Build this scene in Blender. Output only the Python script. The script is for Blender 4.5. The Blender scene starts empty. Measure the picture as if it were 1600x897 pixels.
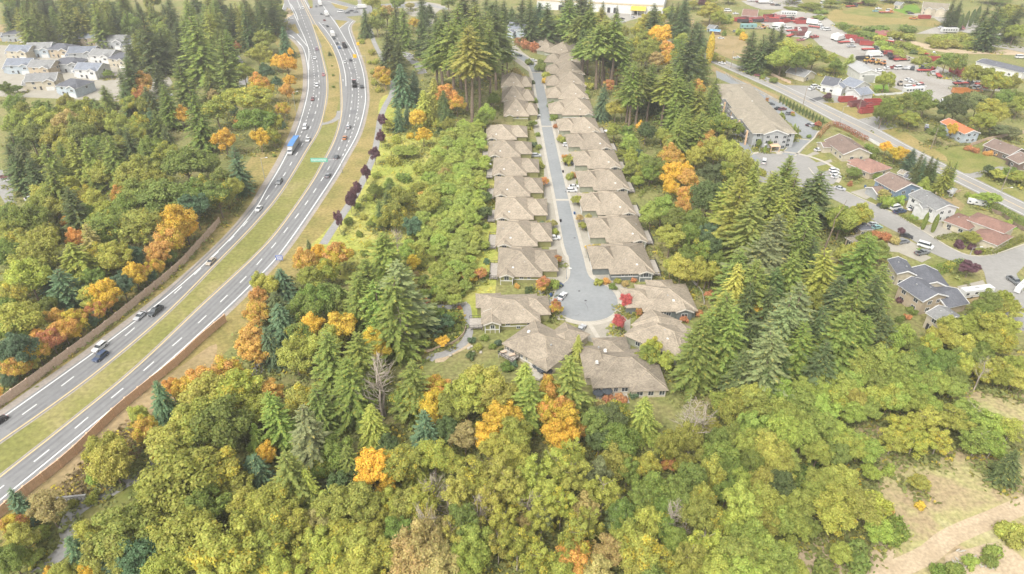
import bpy, bmesh, math, random
import numpy as np
from mathutils import Vector, Matrix
S = bpy.context.scene
COL = S.collection
D = bpy.data
R = math.radians
rnd = random.Random(7)
# ------------------------------------------------------------------ camera
FPX, HCAM = 1067.0, 125.0                       # focal length in pixels of a 1600 px wide frame, flying height
PITCH = math.atan((448.5 + 250) / FPX)
cam = D.cameras.new('camera'); co = D.objects.new('camera', cam); COL.objects.link(co)
cam.sensor_width = 36; cam.lens = 36 * FPX / 1600
cam.clip_start = 1; cam.clip_end = 6000
co.location = (0, 0, HCAM); co.rotation_euler = (math.pi / 2 - PITCH, 0, 0)
S.camera = co
# ------------------------------------------------------------------ sky and sun (high overcast)
SUN_EL, SUN_AZ = R(52), R(215)                  # azimuth clockwise from +Y
W = D.worlds.new('World'); S.world = W; W.use_nodes = True
nt = W.node_tree; bg = nt.nodes['Background']
sky = nt.nodes.new('ShaderNodeTexSky'); sky.sky_type = 'NISHITA'; sky.sun_disc = False
sky.sun_elevation = SUN_EL; sky.sun_rotation = SUN_AZ; sky.dust_density = 4.0; sky.air_density = 1.0; sky.ozone_density = 1.0
hs = nt.nodes.new('ShaderNodeHueSaturation'); hs.inputs['Saturation'].default_value = 0.08
nt.links.new(sky.outputs[0], hs.inputs['Color']); nt.links.new(hs.outputs[0], bg.inputs[0])
bg.inputs[1].default_value = 0.15
sl = D.lights.new('sun', 'SUN'); sl.energy = 1.05; sl.angle = R(26); sl.color = (1, .94, .82)
so = D.objects.new('sun', sl); COL.objects.link(so)
sd = Vector((math.sin(SUN_AZ) * math.cos(SUN_EL), math.cos(SUN_AZ) * math.cos(SUN_EL), math.sin(SUN_EL)))
so.rotation_euler = (-sd).to_track_quat('-Z', 'Y').to_euler()
S.view_settings.view_transform = 'Standard'; S.view_settings.look = 'None'
S.view_settings.gamma = 1; S.view_settings.exposure = 1.27
S.cycles.max_bounces = 6; S.cycles.diffuse_bounces = 3; S.cycles.transmission_bounces = 4; S.cycles.transparent_max_bounces = 4
S.cycles.volume_bounces = 0

# ------------------------------------------------------------------ survey: a sight line from the drone to a height above ground
def G(px, py, z=0.0):
    yc = (py - 448.5) / FPX; xc = (px - 800) / FPX
    d = math.sin(PITCH) + yc * math.cos(PITCH); fw = math.cos(PITCH) - yc * math.sin(PITCH)
    t = (HCAM - z) / d
    return Vector((xc * t, fw * t, z))
def depth(p):
    return p.y * math.cos(PITCH) + (HCAM - p.z) * math.sin(PITCH)
def PX(p):
    dz = depth(p)
    return 800 + FPX * p.x / dz, 448.5 + FPX * ((HCAM - p.z) * math.cos(PITCH) - p.y * math.sin(PITCH)) / dz
REG = {  # crops of the photograph used while surveying: x0, y0, scale
    'O': (0, 0, 1), 'A': (0, 0, 2.99), 'B': (400, 0, 2.99), 'C': (520, 0, 3.987), 'D': (0, 280, 2.99), 'E': (180, 0, 3.987),
    'F': (380, 280, 2.99), 'G': (0, 560, 2.6625), 'H': (380, 560, 2.6625), 'I': (840, 560, 2.6625), 'J': (1000, 280, 2.99),
    'K': (900, 60, 3.987), 'L': (880, 0, 8), 'M': (1050, 0, 3.987), 'N': (1300, 0, 3.987), 'Q': (1300, 180, 3.987), 'P': (1300, 330, 3.987),
    'T': (1200, 520, 2.38), 'U': (700, 0, 2.99), 'V': (1100, 180, 3.987), 'W': (1260, 80, 7.478), 'X': (740, 160, 3.987), 'Y': (740, 350, 3.987),
    'Z': (430, 0, 5.98), 'a': (420, 140, 5.98), 'b': (1130, 100, 5.98), 'c': (720, 420, 4), 'd': (600, 440, 5.98), 'e': (780, 50, 5.98),
    'f': (390, 0, 8.889), 'h': (1380, 640, 3.49), 'i': (1420, 80, 7.478), 'j': (1420, 0, 8.889), 'k': (1260, 0, 8.889), 'l': (1100, 0, 8.889), 'm': (1420, 190, 7.478)}
def g(r, x, y, z=0.0):
    a = REG[r]
    return G(a[0] + x / a[2], a[1] + y / a[2], z)

# ------------------------------------------------------------------ object helpers
def link(o, parent=None):
    COL.objects.link(o)
    if parent is not None: o.parent = parent
    return o
def tag(o, label=None, cat=None, group=None, kind=None):
    if label: o['label'] = label
    if cat: o['category'] = cat
    if group: o['group'] = group
    if kind: o['kind'] = kind
    return o
def empty(name, loc, rz=0, label=None, cat=None, group=None, sc=None):
    o = D.objects.new(name, None); o.empty_display_size = .5
    o.location = loc; o.rotation_euler = (0, 0, rz)
    if sc: o.scale = sc
    link(o); return tag(o, label, cat, group)
def copy_tree(o, parent=None, kids={}):
    c = o.copy(); COL.objects.link(c)
    if parent is not None: c.parent = parent
    for ch in o.children: copy_tree(ch, c)
    return c
class MB:
    """collects faces; build() links them as one mesh object"""
    def __init__(s): s.v = []; s.f = []; s.m = []; s.mats = []
    def mi(s, m):
        if m not in s.mats: s.mats.append(m)
        return s.mats.index(m)
    def face(s, pts, m=None):
        n = len(s.v); s.v += [tuple(p) for p in pts]; s.f.append(tuple(range(n, n + len(pts)))); s.m.append(s.mi(m)); return s
    def poly(s, vs, fs, m=None):
        n = len(s.v); s.v += [tuple(p) for p in vs]; k = s.mi(m)
        for f in fs: s.f.append(tuple(n + i for i in f)); s.m.append(k)
        return s
    def box(s, x0, y0, z0, x1, y1, z1, m=None, M=None, bottom=True):
        vs = [Vector(p) for p in ((x0, y0, z0), (x1, y0, z0), (x1, y1, z0), (x0, y1, z0), (x0, y0, z1), (x1, y0, z1), (x1, y1, z1), (x0, y1, z1))]
        if M is not None: vs = [M @ p for p in vs]
        fs = [(4, 5, 6, 7), (0, 1, 5, 4), (1, 2, 6, 5), (2, 3, 7, 6), (3, 0, 4, 7)]
        if bottom: fs.append((3, 2, 1, 0))
        return s.poly(vs, fs, m)
    def prism(s, prof, y0, y1, m=None, M=None, ty=0.0, zt=None):
        """side profile [(x, z)] swept across y; points above zt are drawn in by ty"""
        n = len(prof); vs = []
        for sy, y in ((-1, y0), (1, y1)):
            for x, z in prof:
                yy = y - sy * ty if (zt is not None and z > zt) else y
                vs.append(Vector((x, yy, z)))
        if M is not None: vs = [M @ p for p in vs]
        fs = [tuple(range(n)), tuple(range(2 * n - 1, n - 1, -1))]
        for i in range(n):
            j = (i + 1) % n; fs.append((i, i + n, j + n, j))
        return s.poly(vs, fs, m)
    def tube(s, a, b, r0, r1, n=6, m=None, cap=True):
        a = Vector(a); b = Vector(b); d = (b - a)
        if d.length < 1e-6: return s
        q = d.to_track_quat('Z', 'Y'); vs = []
        for p, r in ((a, r0), (b, r1)):
            for i in range(n):
                t = 2 * math.pi * i / n; vs.append(p + q @ Vector((math.cos(t) * r, math.sin(t) * r, 0)))
        fs = [(i, (i + 1) % n, n + (i + 1) % n, n + i) for i in range(n)]
        if cap: fs += [tuple(range(n, 2 * n)), tuple(range(n - 1, -1, -1))]
        return s.poly(vs, fs, m)
    def mesh(s, name):
        me = D.meshes.new(name); me.from_pydata(s.v, [], s.f)
        for m in s.mats:
            if m is not None: me.materials.append(m)
        if len(s.mats) > 1: me.polygons.foreach_set('material_index', s.m)
        me.update(); return me
    def build(s, name, parent=None, loc=None, rz=None, bevel=0, smooth=False):
        me = s.mesh(name)
        if bevel or smooth:
            b = bmesh.new(); b.from_mesh(me)
            if bevel:
                bmesh.ops.remove_doubles(b, verts=b.verts, dist=1e-4)
                bmesh.ops.recalc_face_normals(b, faces=b.faces)
                bmesh.ops.bevel(b, geom=[e for e in b.edges if e.calc_face_angle(0) > .5], offset=bevel, segments=1, affect='EDGES')
            b.to_mesh(me); b.free()
        o = D.objects.new(name, me)
        if loc is not None: o.location = loc
        if rz is not None: o.rotation_euler = (0, 0, rz)
        return link(o, parent)

# ------------------------------------------------------------------ materials
def new_mat(name, rough=.8, spec=.3):
    m = D.materials.new(name); m.use_nodes = True
    b = m.node_tree.nodes['Principled BSDF']
    b.inputs['Roughness'].default_value = rough; b.inputs['Specular IOR Level'].default_value = spec
    return m, m.node_tree, b
ALB = .7                                       # measured reflectances run a little under the swatches
def c2(c, k): return tuple(min(1, x * k) for x in c)
def noise_mat(name, cols, scale=.3, detail=6, rough=.85, bump=0, bscale=None, spec=.25, dist=0, fine=None, coord='Object'):
    """cols: [(pos, (r,g,b))] over a noise; fine: (scale, amount) of a second, small noise in brightness"""
    m, t, b = new_mat(name, rough, spec); N = t.nodes; L = t.links
    tc = N.new('ShaderNodeTexCoord'); n = N.new('ShaderNodeTexNoise')
    n.inputs['Scale'].default_value = scale; n.inputs['Detail'].default_value = detail; n.inputs['Roughness'].default_value = .62; n.inputs['Distortion'].default_value = dist
    L.new(tc.outputs[coord], n.inputs['Vector'])
    r = N.new('ShaderNodeValToRGB'); e = r.color_ramp.elements
    while len(e) < len(cols): e.new(.5)
    for k, (p, c) in zip(e, cols): k.position = p; k.color = (*c2(c, ALB), 1)
    L.new(n.outputs['Fac'], r.inputs['Fac']); out = r.outputs[0]
    if fine:
        n2 = N.new('ShaderNodeTexNoise'); n2.inputs['Scale'].default_value = fine[0]; n2.inputs['Detail'].default_value = 4
        L.new(tc.outputs[coord], n2.inputs['Vector'])
        mr = N.new('ShaderNodeMapRange'); mr.inputs[1].default_value = .3; mr.inputs[2].default_value = .7
        mr.inputs[3].default_value = 1 - fine[1]; mr.inputs[4].default_value = 1 + fine[1]
        L.new(n2.outputs['Fac'], mr.inputs[0])
        mx = N.new('ShaderNodeVectorMath'); mx.operation = 'SCALE'; L.new(out, mx.inputs[0]); L.new(mr.outputs[0], mx.inputs['Scale']); out = mx.outputs[0]
    L.new(out, b.inputs['Base Color'])
    if bump:
        n3 = N.new('ShaderNodeTexNoise'); n3.inputs['Scale'].default_value = bscale or scale * 6; n3.inputs['Detail'].default_value = 5
        L.new(tc.outputs[coord], n3.inputs['Vector'])
        bp = N.new('ShaderNodeBump'); bp.inputs['Strength'].default_value = bump; L.new(n3.outputs['Fac'], bp.inputs['Height']); L.new(bp.outputs[0], b.inputs['Normal'])
    return m
def c2(c, k): return tuple(min(1, x * k) for x in c)
def flat_mat(name, c, rough=.7, spec=.3, var=.12, scale=.6, metal=0):
    m = noise_mat(name, [(.3, c2(c, 1 - var)), (.7, c2(c, 1 + var))], scale, 4, rough, spec=spec)
    m.node_tree.nodes['Principled BSDF'].inputs['Metallic'].default_value = metal
    return m
def color_mat(name, rough=.4, spec=.5, var=.06, metal=0):
    """takes the object's own colour (Object Info) so one mesh can serve vehicles of many paints"""
    m, t, b = new_mat(name, rough, spec); N = t.nodes; L = t.links
    oi = N.new('ShaderNodeObjectInfo'); tc = N.new('ShaderNodeTexCoord'); n = N.new('ShaderNodeTexNoise'); n.inputs['Scale'].default_value = 1.3
    L.new(tc.outputs['Object'], n.inputs['Vector'])
    mr = N.new('ShaderNodeMapRange'); mr.inputs[3].default_value = .7 - var * 2; mr.inputs[4].default_value = .7 + var
    L.new(n.outputs['Fac'], mr.inputs[0])
    v = N.new('ShaderNodeVectorMath'); v.operation = 'SCALE'; L.new(oi.outputs['Color'], v.inputs[0]); L.new(mr.outputs[0], v.inputs['Scale'])
    L.new(v.outputs[0], b.inputs['Base Color']); b.inputs['Metallic'].default_value = metal
    return m
M = {}
M['ground'] = noise_mat('forest_ground', [(.25, (.17, .18, .065)), (.45, (.24, .25, .085)), (.6, (.29, .26, .11)), (.8, (.34, .27, .15))], .06, 9, .95, .5, 1.2, .1, .4, (.9, .35))
M['meadow'] = noise_mat('meadow_grass', [(.25, (.27, .32, .065)), (.45, (.38, .41, .09)), (.6, (.47, .44, .125)), (.78, (.52, .43, .17))], .05, 9, .95, .5, 1.5, .1, .5, (.7, .28))
M['median'] = noise_mat('median_grass', [(.3, (.2, .215, .06)), (.5, (.27, .26, .085)), (.7, (.36, .31, .14))], .045, 9, .95, .4, 2, .1, .3, (.8, .25))
M['verge'] = noise_mat('dry_verge', [(.28, (.2, .2, .06)), (.5, (.33, .27, .1)), (.72, (.42, .32, .14))], .07, 9, .95, .4, 2, .1, .3, (.9, .25))
M['lawn'] = noise_mat('lawn', [(.3, (.16, .2, .045)), (.5, (.25, .25, .075)), (.72, (.36, .31, .13))], .09, 8, .95, .3, 3, .1, .2, (1.2, .2))
M['lush'] = noise_mat('lush_lawn', [(.3, (.13, .25, .03)), (.7, (.22, .33, .05))], .1, 7, .95, .3, 3, .1, .2, (1.2, .2))
M['dry'] = noise_mat('dry_field', [(.28, (.26, .21, .09)), (.5, (.38, .29, .15)), (.7, (.46, .34, .2))], .05, 9, .95, .3, 2, .1, .4, (.8, .2))
M['clearing'] = noise_mat('clearing_earth', [(.3, (.34, .25, .15)), (.45, (.42, .33, .19)), (.58, (.42, .39, .17)), (.75, (.52, .46, .27))], .07, 10, .95, .4, 2.5, .1, .8, (1.1, .3))
M['dirt'] = noise_mat('dirt_track', [(.3, (.45, .345, .225)), (.7, (.6, .48, .33))], .12, 9, .95, .3, 3, .1, .4, (1.5, .2))
M['soil'] = noise_mat('garden_soil', [(.3, (.12, .075, .045)), (.7, (.22, .15, .09))], .3, 8, .95, .4, 4, .1, .3, (2, .3))
M['gravel'] = noise_mat('gravel_yard', [(.3, (.33, .3, .26)), (.5, (.41, .385, .35)), (.7, (.48, .45, .4))], .035, 10, .95, .2, 3, .1, .5, (.9, .15))
M['asphalt'] = noise_mat('highway_asphalt', [(.3, (.235, .235, .235)), (.7, (.3, .298, .292))], .03, 10, .9, .1, 6, .2, .2, (.6, .08))
M['asphalt_worn'] = noise_mat('wheel_worn_asphalt', [(.3, (.2, .2, .203)), (.7, (.255, .255, .255))], .08, 10, .9, .1, 6, .2, .6, (.5, .1))
M['asphalt_patch'] = noise_mat('repaired_asphalt', [(.3, (.19, .19, .195)), (.7, (.225, .225, .23))], .3, 10, .9, .1, 6, .2, .6, (1.5, .1))
M['street'] = noise_mat('street_asphalt', [(.3, (.27, .285, .29)), (.7, (.34, .35, .35))], .06, 10, .9, .1, 6, .2, .3, (.8, .07))
M['oldroad'] = noise_mat('worn_asphalt', [(.3, (.3, .29, .27)), (.7, (.39, .375, .35))], .05, 10, .9, .1, 6, .2, .3, (.8, .08))
M['path'] = noise_mat('path_asphalt', [(.3, (.3, .29, .28)), (.7, (.39, .38, .365))], .2, 8, .9, .1, 6, .2, .3, (1.5, .12))
M['shoulder'] = noise_mat('gravel_shoulder', [(.3, (.33, .29, .25)), (.7, (.45, .4, .35))], .12, 9, .95, .1, 6, .2, .3, (1.2, .14))
M['drive'] = noise_mat('aggregate_drive', [(.3, (.37, .34, .28)), (.7, (.46, .425, .355))], .2, 9, .9, .1, 8, .2, .2, (2, .1))
M['concrete'] = noise_mat('pale_concrete', [(.3, (.47, .43, .36)), (.7, (.58, .535, .455))], .3, 8, .9, .1, 8, .2, .2, (2, .08))
M['white_line'] = flat_mat('white_road_paint', (.82, .82, .8), .8, .2, .08, 1)
M['yellow_line'] = flat_mat('yellow_road_paint', (.72, .55, .3), .8, .2, .1, 1)
M['worn_line'] = flat_mat('worn_road_paint', (.6, .55, .45), .8, .2, .1, 1)
M['patch'] = flat_mat('dark_fresh_asphalt', (.12, .12, .125), .9, .2, .1, 1)
M['fence_wood'] = noise_mat('noise_wall_wood', [(.3, (.74, .47, .29)), (.7, (.88, .6, .4))], 1.2, 7, .85, .2, 9, .2, .3, (3, .12))
M['grey_wood'] = noise_mat('weathered_wood', [(.3, (.56, .41, .3)), (.7, (.74, .57, .43))], 1.2, 7, .85, .2, 9, .2, .3, (3, .12))
M['deck_wood'] = noise_mat('grey_deck_boards', [(.3, (.4, .36, .31)), (.7, (.55, .5, .44))], 1.2, 7, .85, .2, 9, .2, .3, (3, .12))
M['bark'] = noise_mat('bark', [(.3, (.17, .12, .085)), (.7, (.34, .27, .2))], 1.5, 6, .95, .4, 6, .1, .4)
M['pale_bark'] = noise_mat('pale_bark', [(.3, (.36, .3, .24)), (.7, (.54, .47, .39))], 1.2, 6, .95, .3, 6, .1, .4)
M['white'] = flat_mat('white_trim', (.8, .79, .76), .6, .3, .05)
M['glass'] = flat_mat('window_glass', (.05, .06, .07), .08, .6, .2)
M['dark'] = flat_mat('dark_metal', (.05, .05, .055), .5, .4, .2)
M['grey_metal'] = flat_mat('galvanised_metal', (.5, .5, .49), .45, .4, .1, metal=.3)
M['rubber'] = flat_mat('rubber', (.03, .03, .03), .9, .2, .2)
M['paint'] = color_mat('vehicle_paint')
M['matte'] = color_mat('coloured_surface', .75, .25, .08)
def wall_mat(name, c, lap=True):
    m, t, b = new_mat(name, .8, .2); N = t.nodes; L = t.links
    tc = N.new('ShaderNodeTexCoord'); n = N.new('ShaderNodeTexNoise'); n.inputs['Scale'].default_value = .8; n.inputs['Detail'].default_value = 6
    L.new(tc.outputs['Object'], n.inputs['Vector'])
    r = N.new('ShaderNodeValToRGB'); r.color_ramp.elements[0].color = (*c2(c, .86 * ALB), 1); r.color_ramp.elements[1].color = (*c2(c, 1.1 * ALB), 1)
    r.color_ramp.elements[0].position = .3; r.color_ramp.elements[1].position = .7
    L.new(n.outputs['Fac'], r.inputs['Fac']); L.new(r.outputs[0], b.inputs['Base Color'])
    w = N.new('ShaderNodeTexWave'); w.bands_direction = 'Z'; w.wave_profile = 'SAW'; w.inputs['Scale'].default_value = 1.6
    L.new(tc.outputs['Object'], w.inputs['Vector']); bp = N.new('ShaderNodeBump'); bp.inputs['Strength'].default_value = .35; bp.inputs['Distance'].default_value = .03
    L.new(w.outputs['Fac'], bp.inputs['Height']); L.new(bp.outputs[0], b.inputs['Normal'])
    return m
def roof_mat(name, c, mott=.16):
    m, t, b = new_mat(name, .9, .15); N = t.nodes; L = t.links
    tc = N.new('ShaderNodeTexCoord')
    n = N.new('ShaderNodeTexNoise'); n.inputs['Scale'].default_value = .35; n.inputs['Detail'].default_value = 8; n.inputs['Roughness'].default_value = .6
    n2 = N.new('ShaderNodeTexVoronoi'); n2.inputs['Scale'].default_value = 2.6
    mp = N.new('ShaderNodeMapping'); mp.inputs['Scale'].default_value = (1, 1, 2.2)
    L.new(tc.outputs['Object'], n.inputs['Vector']); L.new(tc.outputs['Object'], mp.inputs['Vector']); L.new(mp.outputs[0], n2.inputs['Vector'])
    r = N.new('ShaderNodeValToRGB'); e = r.color_ramp.elements
    e[0].position = .28; e[0].color = (*c2(c, (1 - mott) * ALB), 1); e[1].position = .74; e[1].color = (*c2(c, (1 + mott) * ALB), 1)
    L.new(n.outputs['Fac'], r.inputs['Fac'])
    sx = N.new('ShaderNodeSeparateColor'); L.new(n2.outputs['Color'], sx.inputs[0])
    mr = N.new('ShaderNodeMapRange'); mr.inputs[3].default_value = 1 - mott * .9; mr.inputs[4].default_value = 1 + mott * .9; L.new(sx.outputs[0], mr.inputs[0])
    oi = N.new('ShaderNodeObjectInfo'); m2 = N.new('ShaderNodeMapRange'); m2.inputs[3].default_value = .88; m2.inputs[4].default_value = 1.12; L.new(oi.outputs['Random'], m2.inputs[0])
    mm = N.new('ShaderNodeMath'); mm.operation = 'MULTIPLY'; L.new(mr.outputs[0], mm.inputs[0]); L.new(m2.outputs[0], mm.inputs[1])
    v = N.new('ShaderNodeVectorMath'); v.operation = 'SCALE'; L.new(r.outputs[0], v.inputs[0]); L.new(mm.outputs[0], v.inputs['Scale']); L.new(v.outputs[0], b.inputs['Base Color'])
    w = N.new('ShaderNodeTexWave'); w.bands_direction = 'Z'; w.wave_profile = 'SAW'; w.inputs['Scale'].default_value = 2.2; w.inputs['Distortion'].default_value = .6
    L.new(tc.outputs['Object'], w.inputs['Vector']); bp = N.new('ShaderNodeBump'); bp.inputs['Strength'].default_value = .5; bp.inputs['Distance'].default_value = .05
    L.new(w.outputs['Fac'], bp.inputs['Height']); L.new(bp.outputs[0], b.inputs['Normal'])
    return m
RCAP = roof_mat('ridge_cap_shingle', (.47, .395, .3), .12)
RM_ = {'taupe': roof_mat('taupe_shingle', (.36, .305, .235), .22), 'brown': roof_mat('brown_shingle', (.27, .2, .165)), 'slate': roof_mat('slate_shingle', (.15, .155, .175)),
       'pink': roof_mat('pinkish_shingle', (.32, .19, .15)), 'grey': roof_mat('grey_shingle', (.27, .27, .265)), 'orange': roof_mat('orange_metal', (.62, .19, .09), .08),
       'beige': roof_mat('beige_shingle', (.33, .29, .225)), 'bluegrey': roof_mat('bluegrey_shingle', (.24, .26, .3)), 'white': roof_mat('white_membrane', (.72, .72, .7), .05),
       'lightgrey': roof_mat('light_grey_metal', (.46, .46, .45), .06), 'blue': roof_mat('blue_tarp', (.2, .38, .55), .08)}
WM = {k: wall_mat(k + '_siding', c) for k, c in {
    'olive': (.3, .29, .12), 'slate': (.19, .21, .2), 'cream': (.62, .55, .42), 'beige': (.56, .46, .33), 'white': (.78, .77, .74), 'blue': (.25, .33, .43),
    'grey': (.45, .46, .46), 'brown': (.2, .15, .12), 'paleblue': (.5, .56, .6), 'sage': (.36, .37, .27)}.items()}
# ================================================================== ground, roads, paths
NS = [0]
def sheet(name, pts, z, mat, kind='structure', label=None, sub=None):
    """flat sheet from a ground outline (world points)"""
    NS[0] += 1; z += NS[0] * .0001
    b = bmesh.new(); vs = [b.verts.new((p[0], p[1], z)) for p in pts]
    f = b.faces.new(vs); b.normal_update()
    if f.normal.z < 0: f.normal_flip()
    bmesh.ops.triangulate(b, faces=b.faces[:])
    me = D.meshes.new(name); b.to_mesh(me); b.free(); me.materials.append(mat)
    o = link(D.objects.new(name, me)); o['kind'] = kind
    if label: o['label'] = label
    return o
def smooth(pts, step=3.0, closed=False):
    """Catmull-Rom through world points, resampled"""
    P = [Vector((p[0], p[1], 0)) for p in pts]; out = []
    n = len(P); segs = n if closed else n - 1
    for i in range(segs):
        if closed: p0, p1, p2, p3 = P[i - 1], P[i], P[(i + 1) % n], P[(i + 2) % n]
        else: p0, p1, p2, p3 = P[max(i - 1, 0)], P[i], P[i + 1], P[min(i + 2, n - 1)]
        k = max(2, int((p2 - p1).length / step))
        for j in range(k):
            t = j / k
            out.append(.5 * ((2 * p1) + (p2 - p0) * t + (2 * p0 - 5 * p1 + 4 * p2 - p3) * t * t + (3 * p1 - p0 - 3 * p2 + p3) * t ** 3))
    if not closed: out.append(P[-1])
    return out
def pts(r, s):
    """'x y, x y' in crop r -> ground points"""
    return [g(r, *map(float, q.split())) for q in s.split(',')]
def offset(L, d):
    out = []
    for i, p in enumerate(L):
        t = (L[min(i + 1, len(L) - 1)] - L[max(i - 1, 0)]); t.z = 0; t.normalize()
        out.append(p + Vector((-t.y, t.x, 0)) * d)
    return out
def ribbon(mb, L, w, z, mat):
    a = offset(L, w / 2); b = offset(L, -w / 2)
    for i in range(len(L) - 1):
        mb.face([(b[i].x, b[i].y, z), (b[i + 1].x, b[i + 1].y, z), (a[i + 1].x, a[i + 1].y, z), (a[i].x, a[i].y, z)], mat)
def strip(name, L, w, z, mat, label=None):
    NS[0] += 1; z += NS[0] * .0001
    mb = MB(); ribbon(mb, L, w, z, mat); o = mb.build(name); o['kind'] = 'structure'
    if label: o['label'] = label
    return o
def dashes(mb, L, on, off, w, z, mat, start=0):
    acc = [0]
    for i in range(len(L) - 1): acc.append(acc[-1] + (L[i + 1] - L[i]).length)
    def at(s):
        for i in range(len(L) - 1):
            if acc[i + 1] >= s: return L[i].lerp(L[i + 1], (s - acc[i]) / max(1e-6, acc[i + 1] - acc[i]))
        return L[-1]
    s = start
    while s + on < acc[-1]:
        ribbon(mb, [at(s), at(s + on / 2), at(s + on)], w, z, mat); s += on + off
def kerb(name, L, w, h, mat):
    mb = MB(); a = offset(L, w / 2); b = offset(L, -w / 2)
    for i in range(len(L) - 1):
        p, q, r_, s_ = b[i], b[i + 1], a[i + 1], a[i]
        mb.poly([(p.x, p.y, -.02), (q.x, q.y, -.02), (r_.x, r_.y, -.02), (s_.x, s_.y, -.02), (p.x, p.y, h), (q.x, q.y, h), (r_.x, r_.y, h), (s_.x, s_.y, h)],
                [(4, 5, 6, 7), (0, 1, 5, 4), (2, 3, 7, 6)], mat)
    o = mb.build(name); o['kind'] = 'structure'; return o
Z0 = .012
# the ground itself: one sheet to the horizon, gently uneven under the woods
gm = MB(); gm.face([(-5000, -3000, 0), (5000, -3000, 0), (5000, 6000, 0), (-5000, 6000, 0)], M['ground'])
tag(gm.build('ground'), kind='structure')

# --- highway edges, surveyed from the photograph ------------------------------------------------
LO = smooth([G(*p) for p in [(-90, 720), (0, 656), (107, 580), (167, 536), (281, 447), (361, 372), (400, 325), (416, 297.7), (445, 247.5), (467, 197), (480, 150), (482, 125), (480.5, 100), (473, 74), (456, 57), (449, 53.5)]])
LM = smooth([G(*p) for p in [(482, 125), (482.5, 100), (481, 73), (465, 35), (450, 0), (443, -16)]])
LI = smooth([G(*p) for p in [(-90, 755), (0, 690), (80, 634), (160, 574), (257, 492), (338, 411), (400, 347), (440, 298), (477, 237.5), (500, 197), (510, 150), (510, 120), (507, 105), (499, 73.6), (486, 33.4), (470, 0), (465, -12)]])
RY = smooth([G(*p) for p in [(-90, 818), (0, 746), (113, 657), (215, 573), (311, 482), (400, 399), (440, 354), (485, 290), (505, 255), (525, 214), (534, 174), (533, 130), (528, 100), (517, 73.6), (493.6, 38.5), (478, 10), (472, -5)]])
RW = smooth([G(*p) for p in [(-90, 852), (0, 782), (120, 684), (247.5, 579), (338, 497), (400, 437), (447, 383.7), (515, 285), (537, 248), (559, 207), (570, 165), (570.5, 140), (567, 112), (557, 80), (546, 50), (546, 40), (552, 33)]])
RM2 = smooth([G(*p) for p in [(557, 90), (548, 75), (538.7, 60), (527, 40), (516, 25), (503, 6), (495, -8)]])
def area(name, A, B, z, mat, ea=0, eb=0, label=None):
    a = offset(A, ea) if ea else A; b = offset(B, -eb) if eb else B
    return sheet(name, a + b[::-1], z, mat, label=label)
# verges and median first
area('highway_verge', offset(LO, 16), offset(RW, -13), Z0, M['verge'])
area('median_grass_strip', LI, RY, Z0 * 3, M['median'], -1.0, -1.0)
area('southbound_shoulder', LO, LI, Z0 * 2, M['shoulder'], 3.4, 1.3)
area('southbound_carriageway', LO, LI, Z0 * 4, M['asphalt'], 1.0, .6)
area('northbound_shoulder', RY, RW, Z0 * 2, M['shoulder'], 1.3, 2.4)
area('northbound_carriageway', RY, RW, Z0 * 4, M['asphalt'], .6, 1.1)
# junction with the cross road
sheet('junction_road', pts('O', '447 56, 481 74, 500 74, 517 74, 540 66, 523 28, 566 24, 604 14, 660 10, 660 4, 604 6, 560 10, 505 -6, 440 -10, 452 18, 430 27, 380 36, 330 44, 330 50, 380 44, 430 38, 456 32, 468 45'), Z0 * 5, M['asphalt'])
sheet('slip_road', pts('O', '400 33, 408 31, 429 23.5, 440 16, 444 6, 443 -4, 451 -4, 450 8, 446 18, 432 27, 410 33'), Z0 * 6, M['asphalt'])
for s in ('523 31, 543 33, 531 44', '449 42, 461 37, 468 52, 464 53', '488 38, 496 40, 520 74, 530 110, 531 150, 522 196, 504 191, 514 150, 513 110, 505 78'):
    sheet('traffic_island', pts('O', s), Z0 * 7, M['verge'], label='dry grass traffic island at the junction')
sheet('traffic_island', pts('O', '480 0, 488 0, 489 12, 486 13'), Z0 * 7, M['median'])
sheet('traffic_island', pts('O', '517 4, 545 11, 540 16, 524 12'), Z0 * 7, M['verge'])
sheet('traffic_island', pts('O', '433 26, 452 13, 460 22, 446 30'), Z0 * 7, M['dirt'])
strip('median_crossover', smooth(pts('a', '470 330, 540 315, 600 295, 650 255, 665 200')), 3.2, Z0 * 8, M['path'])
mk = MB(); yl = MB()
ribbon(mk, LO, .42, Z0 * 9, M['white_line']); ribbon(mk, LM[8:], .42, Z0 * 9, M['white_line'])
ribbon(yl, LI, .42, Z0 * 9, M['yellow_line']); ribbon(yl, RY, .42, Z0 * 9, M['yellow_line'])
ribbon(mk, RW, .42, Z0 * 9, M['white_line']); ribbon(mk, RM2, .42, Z0 * 9, M['white_line'])
RL = smooth([G(*p) for p in [(540.6, 135), (539.5, 117), (534, 93.6), (525, 72), (517, 58.5), (507, 45), (498, 35)]])
ribbon(mk, RL, .38, Z0 * 9, M['white_line'])
for s in ('455 27, 470 25, 490 24, 499 24', '449 31, 470 29, 482 28'): ribbon(mk, pts('O', s), .5, Z0 * 9, M['worn_line'])
for s in ('408 30.5, 429 23.5, 440 16, 444 6', '454 6, 462 20, 466 32', '464 53, 480 72', '449 53, 458 58, 470 71', '530 45, 536 40, 545 34', '476 0, 484 14', '464 0, 470 14', '512 2, 540 10, 575 13, 600 10'): ribbon(mk, smooth(pts('O', s)), .42, Z0 * 9, M['white_line'])
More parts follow.
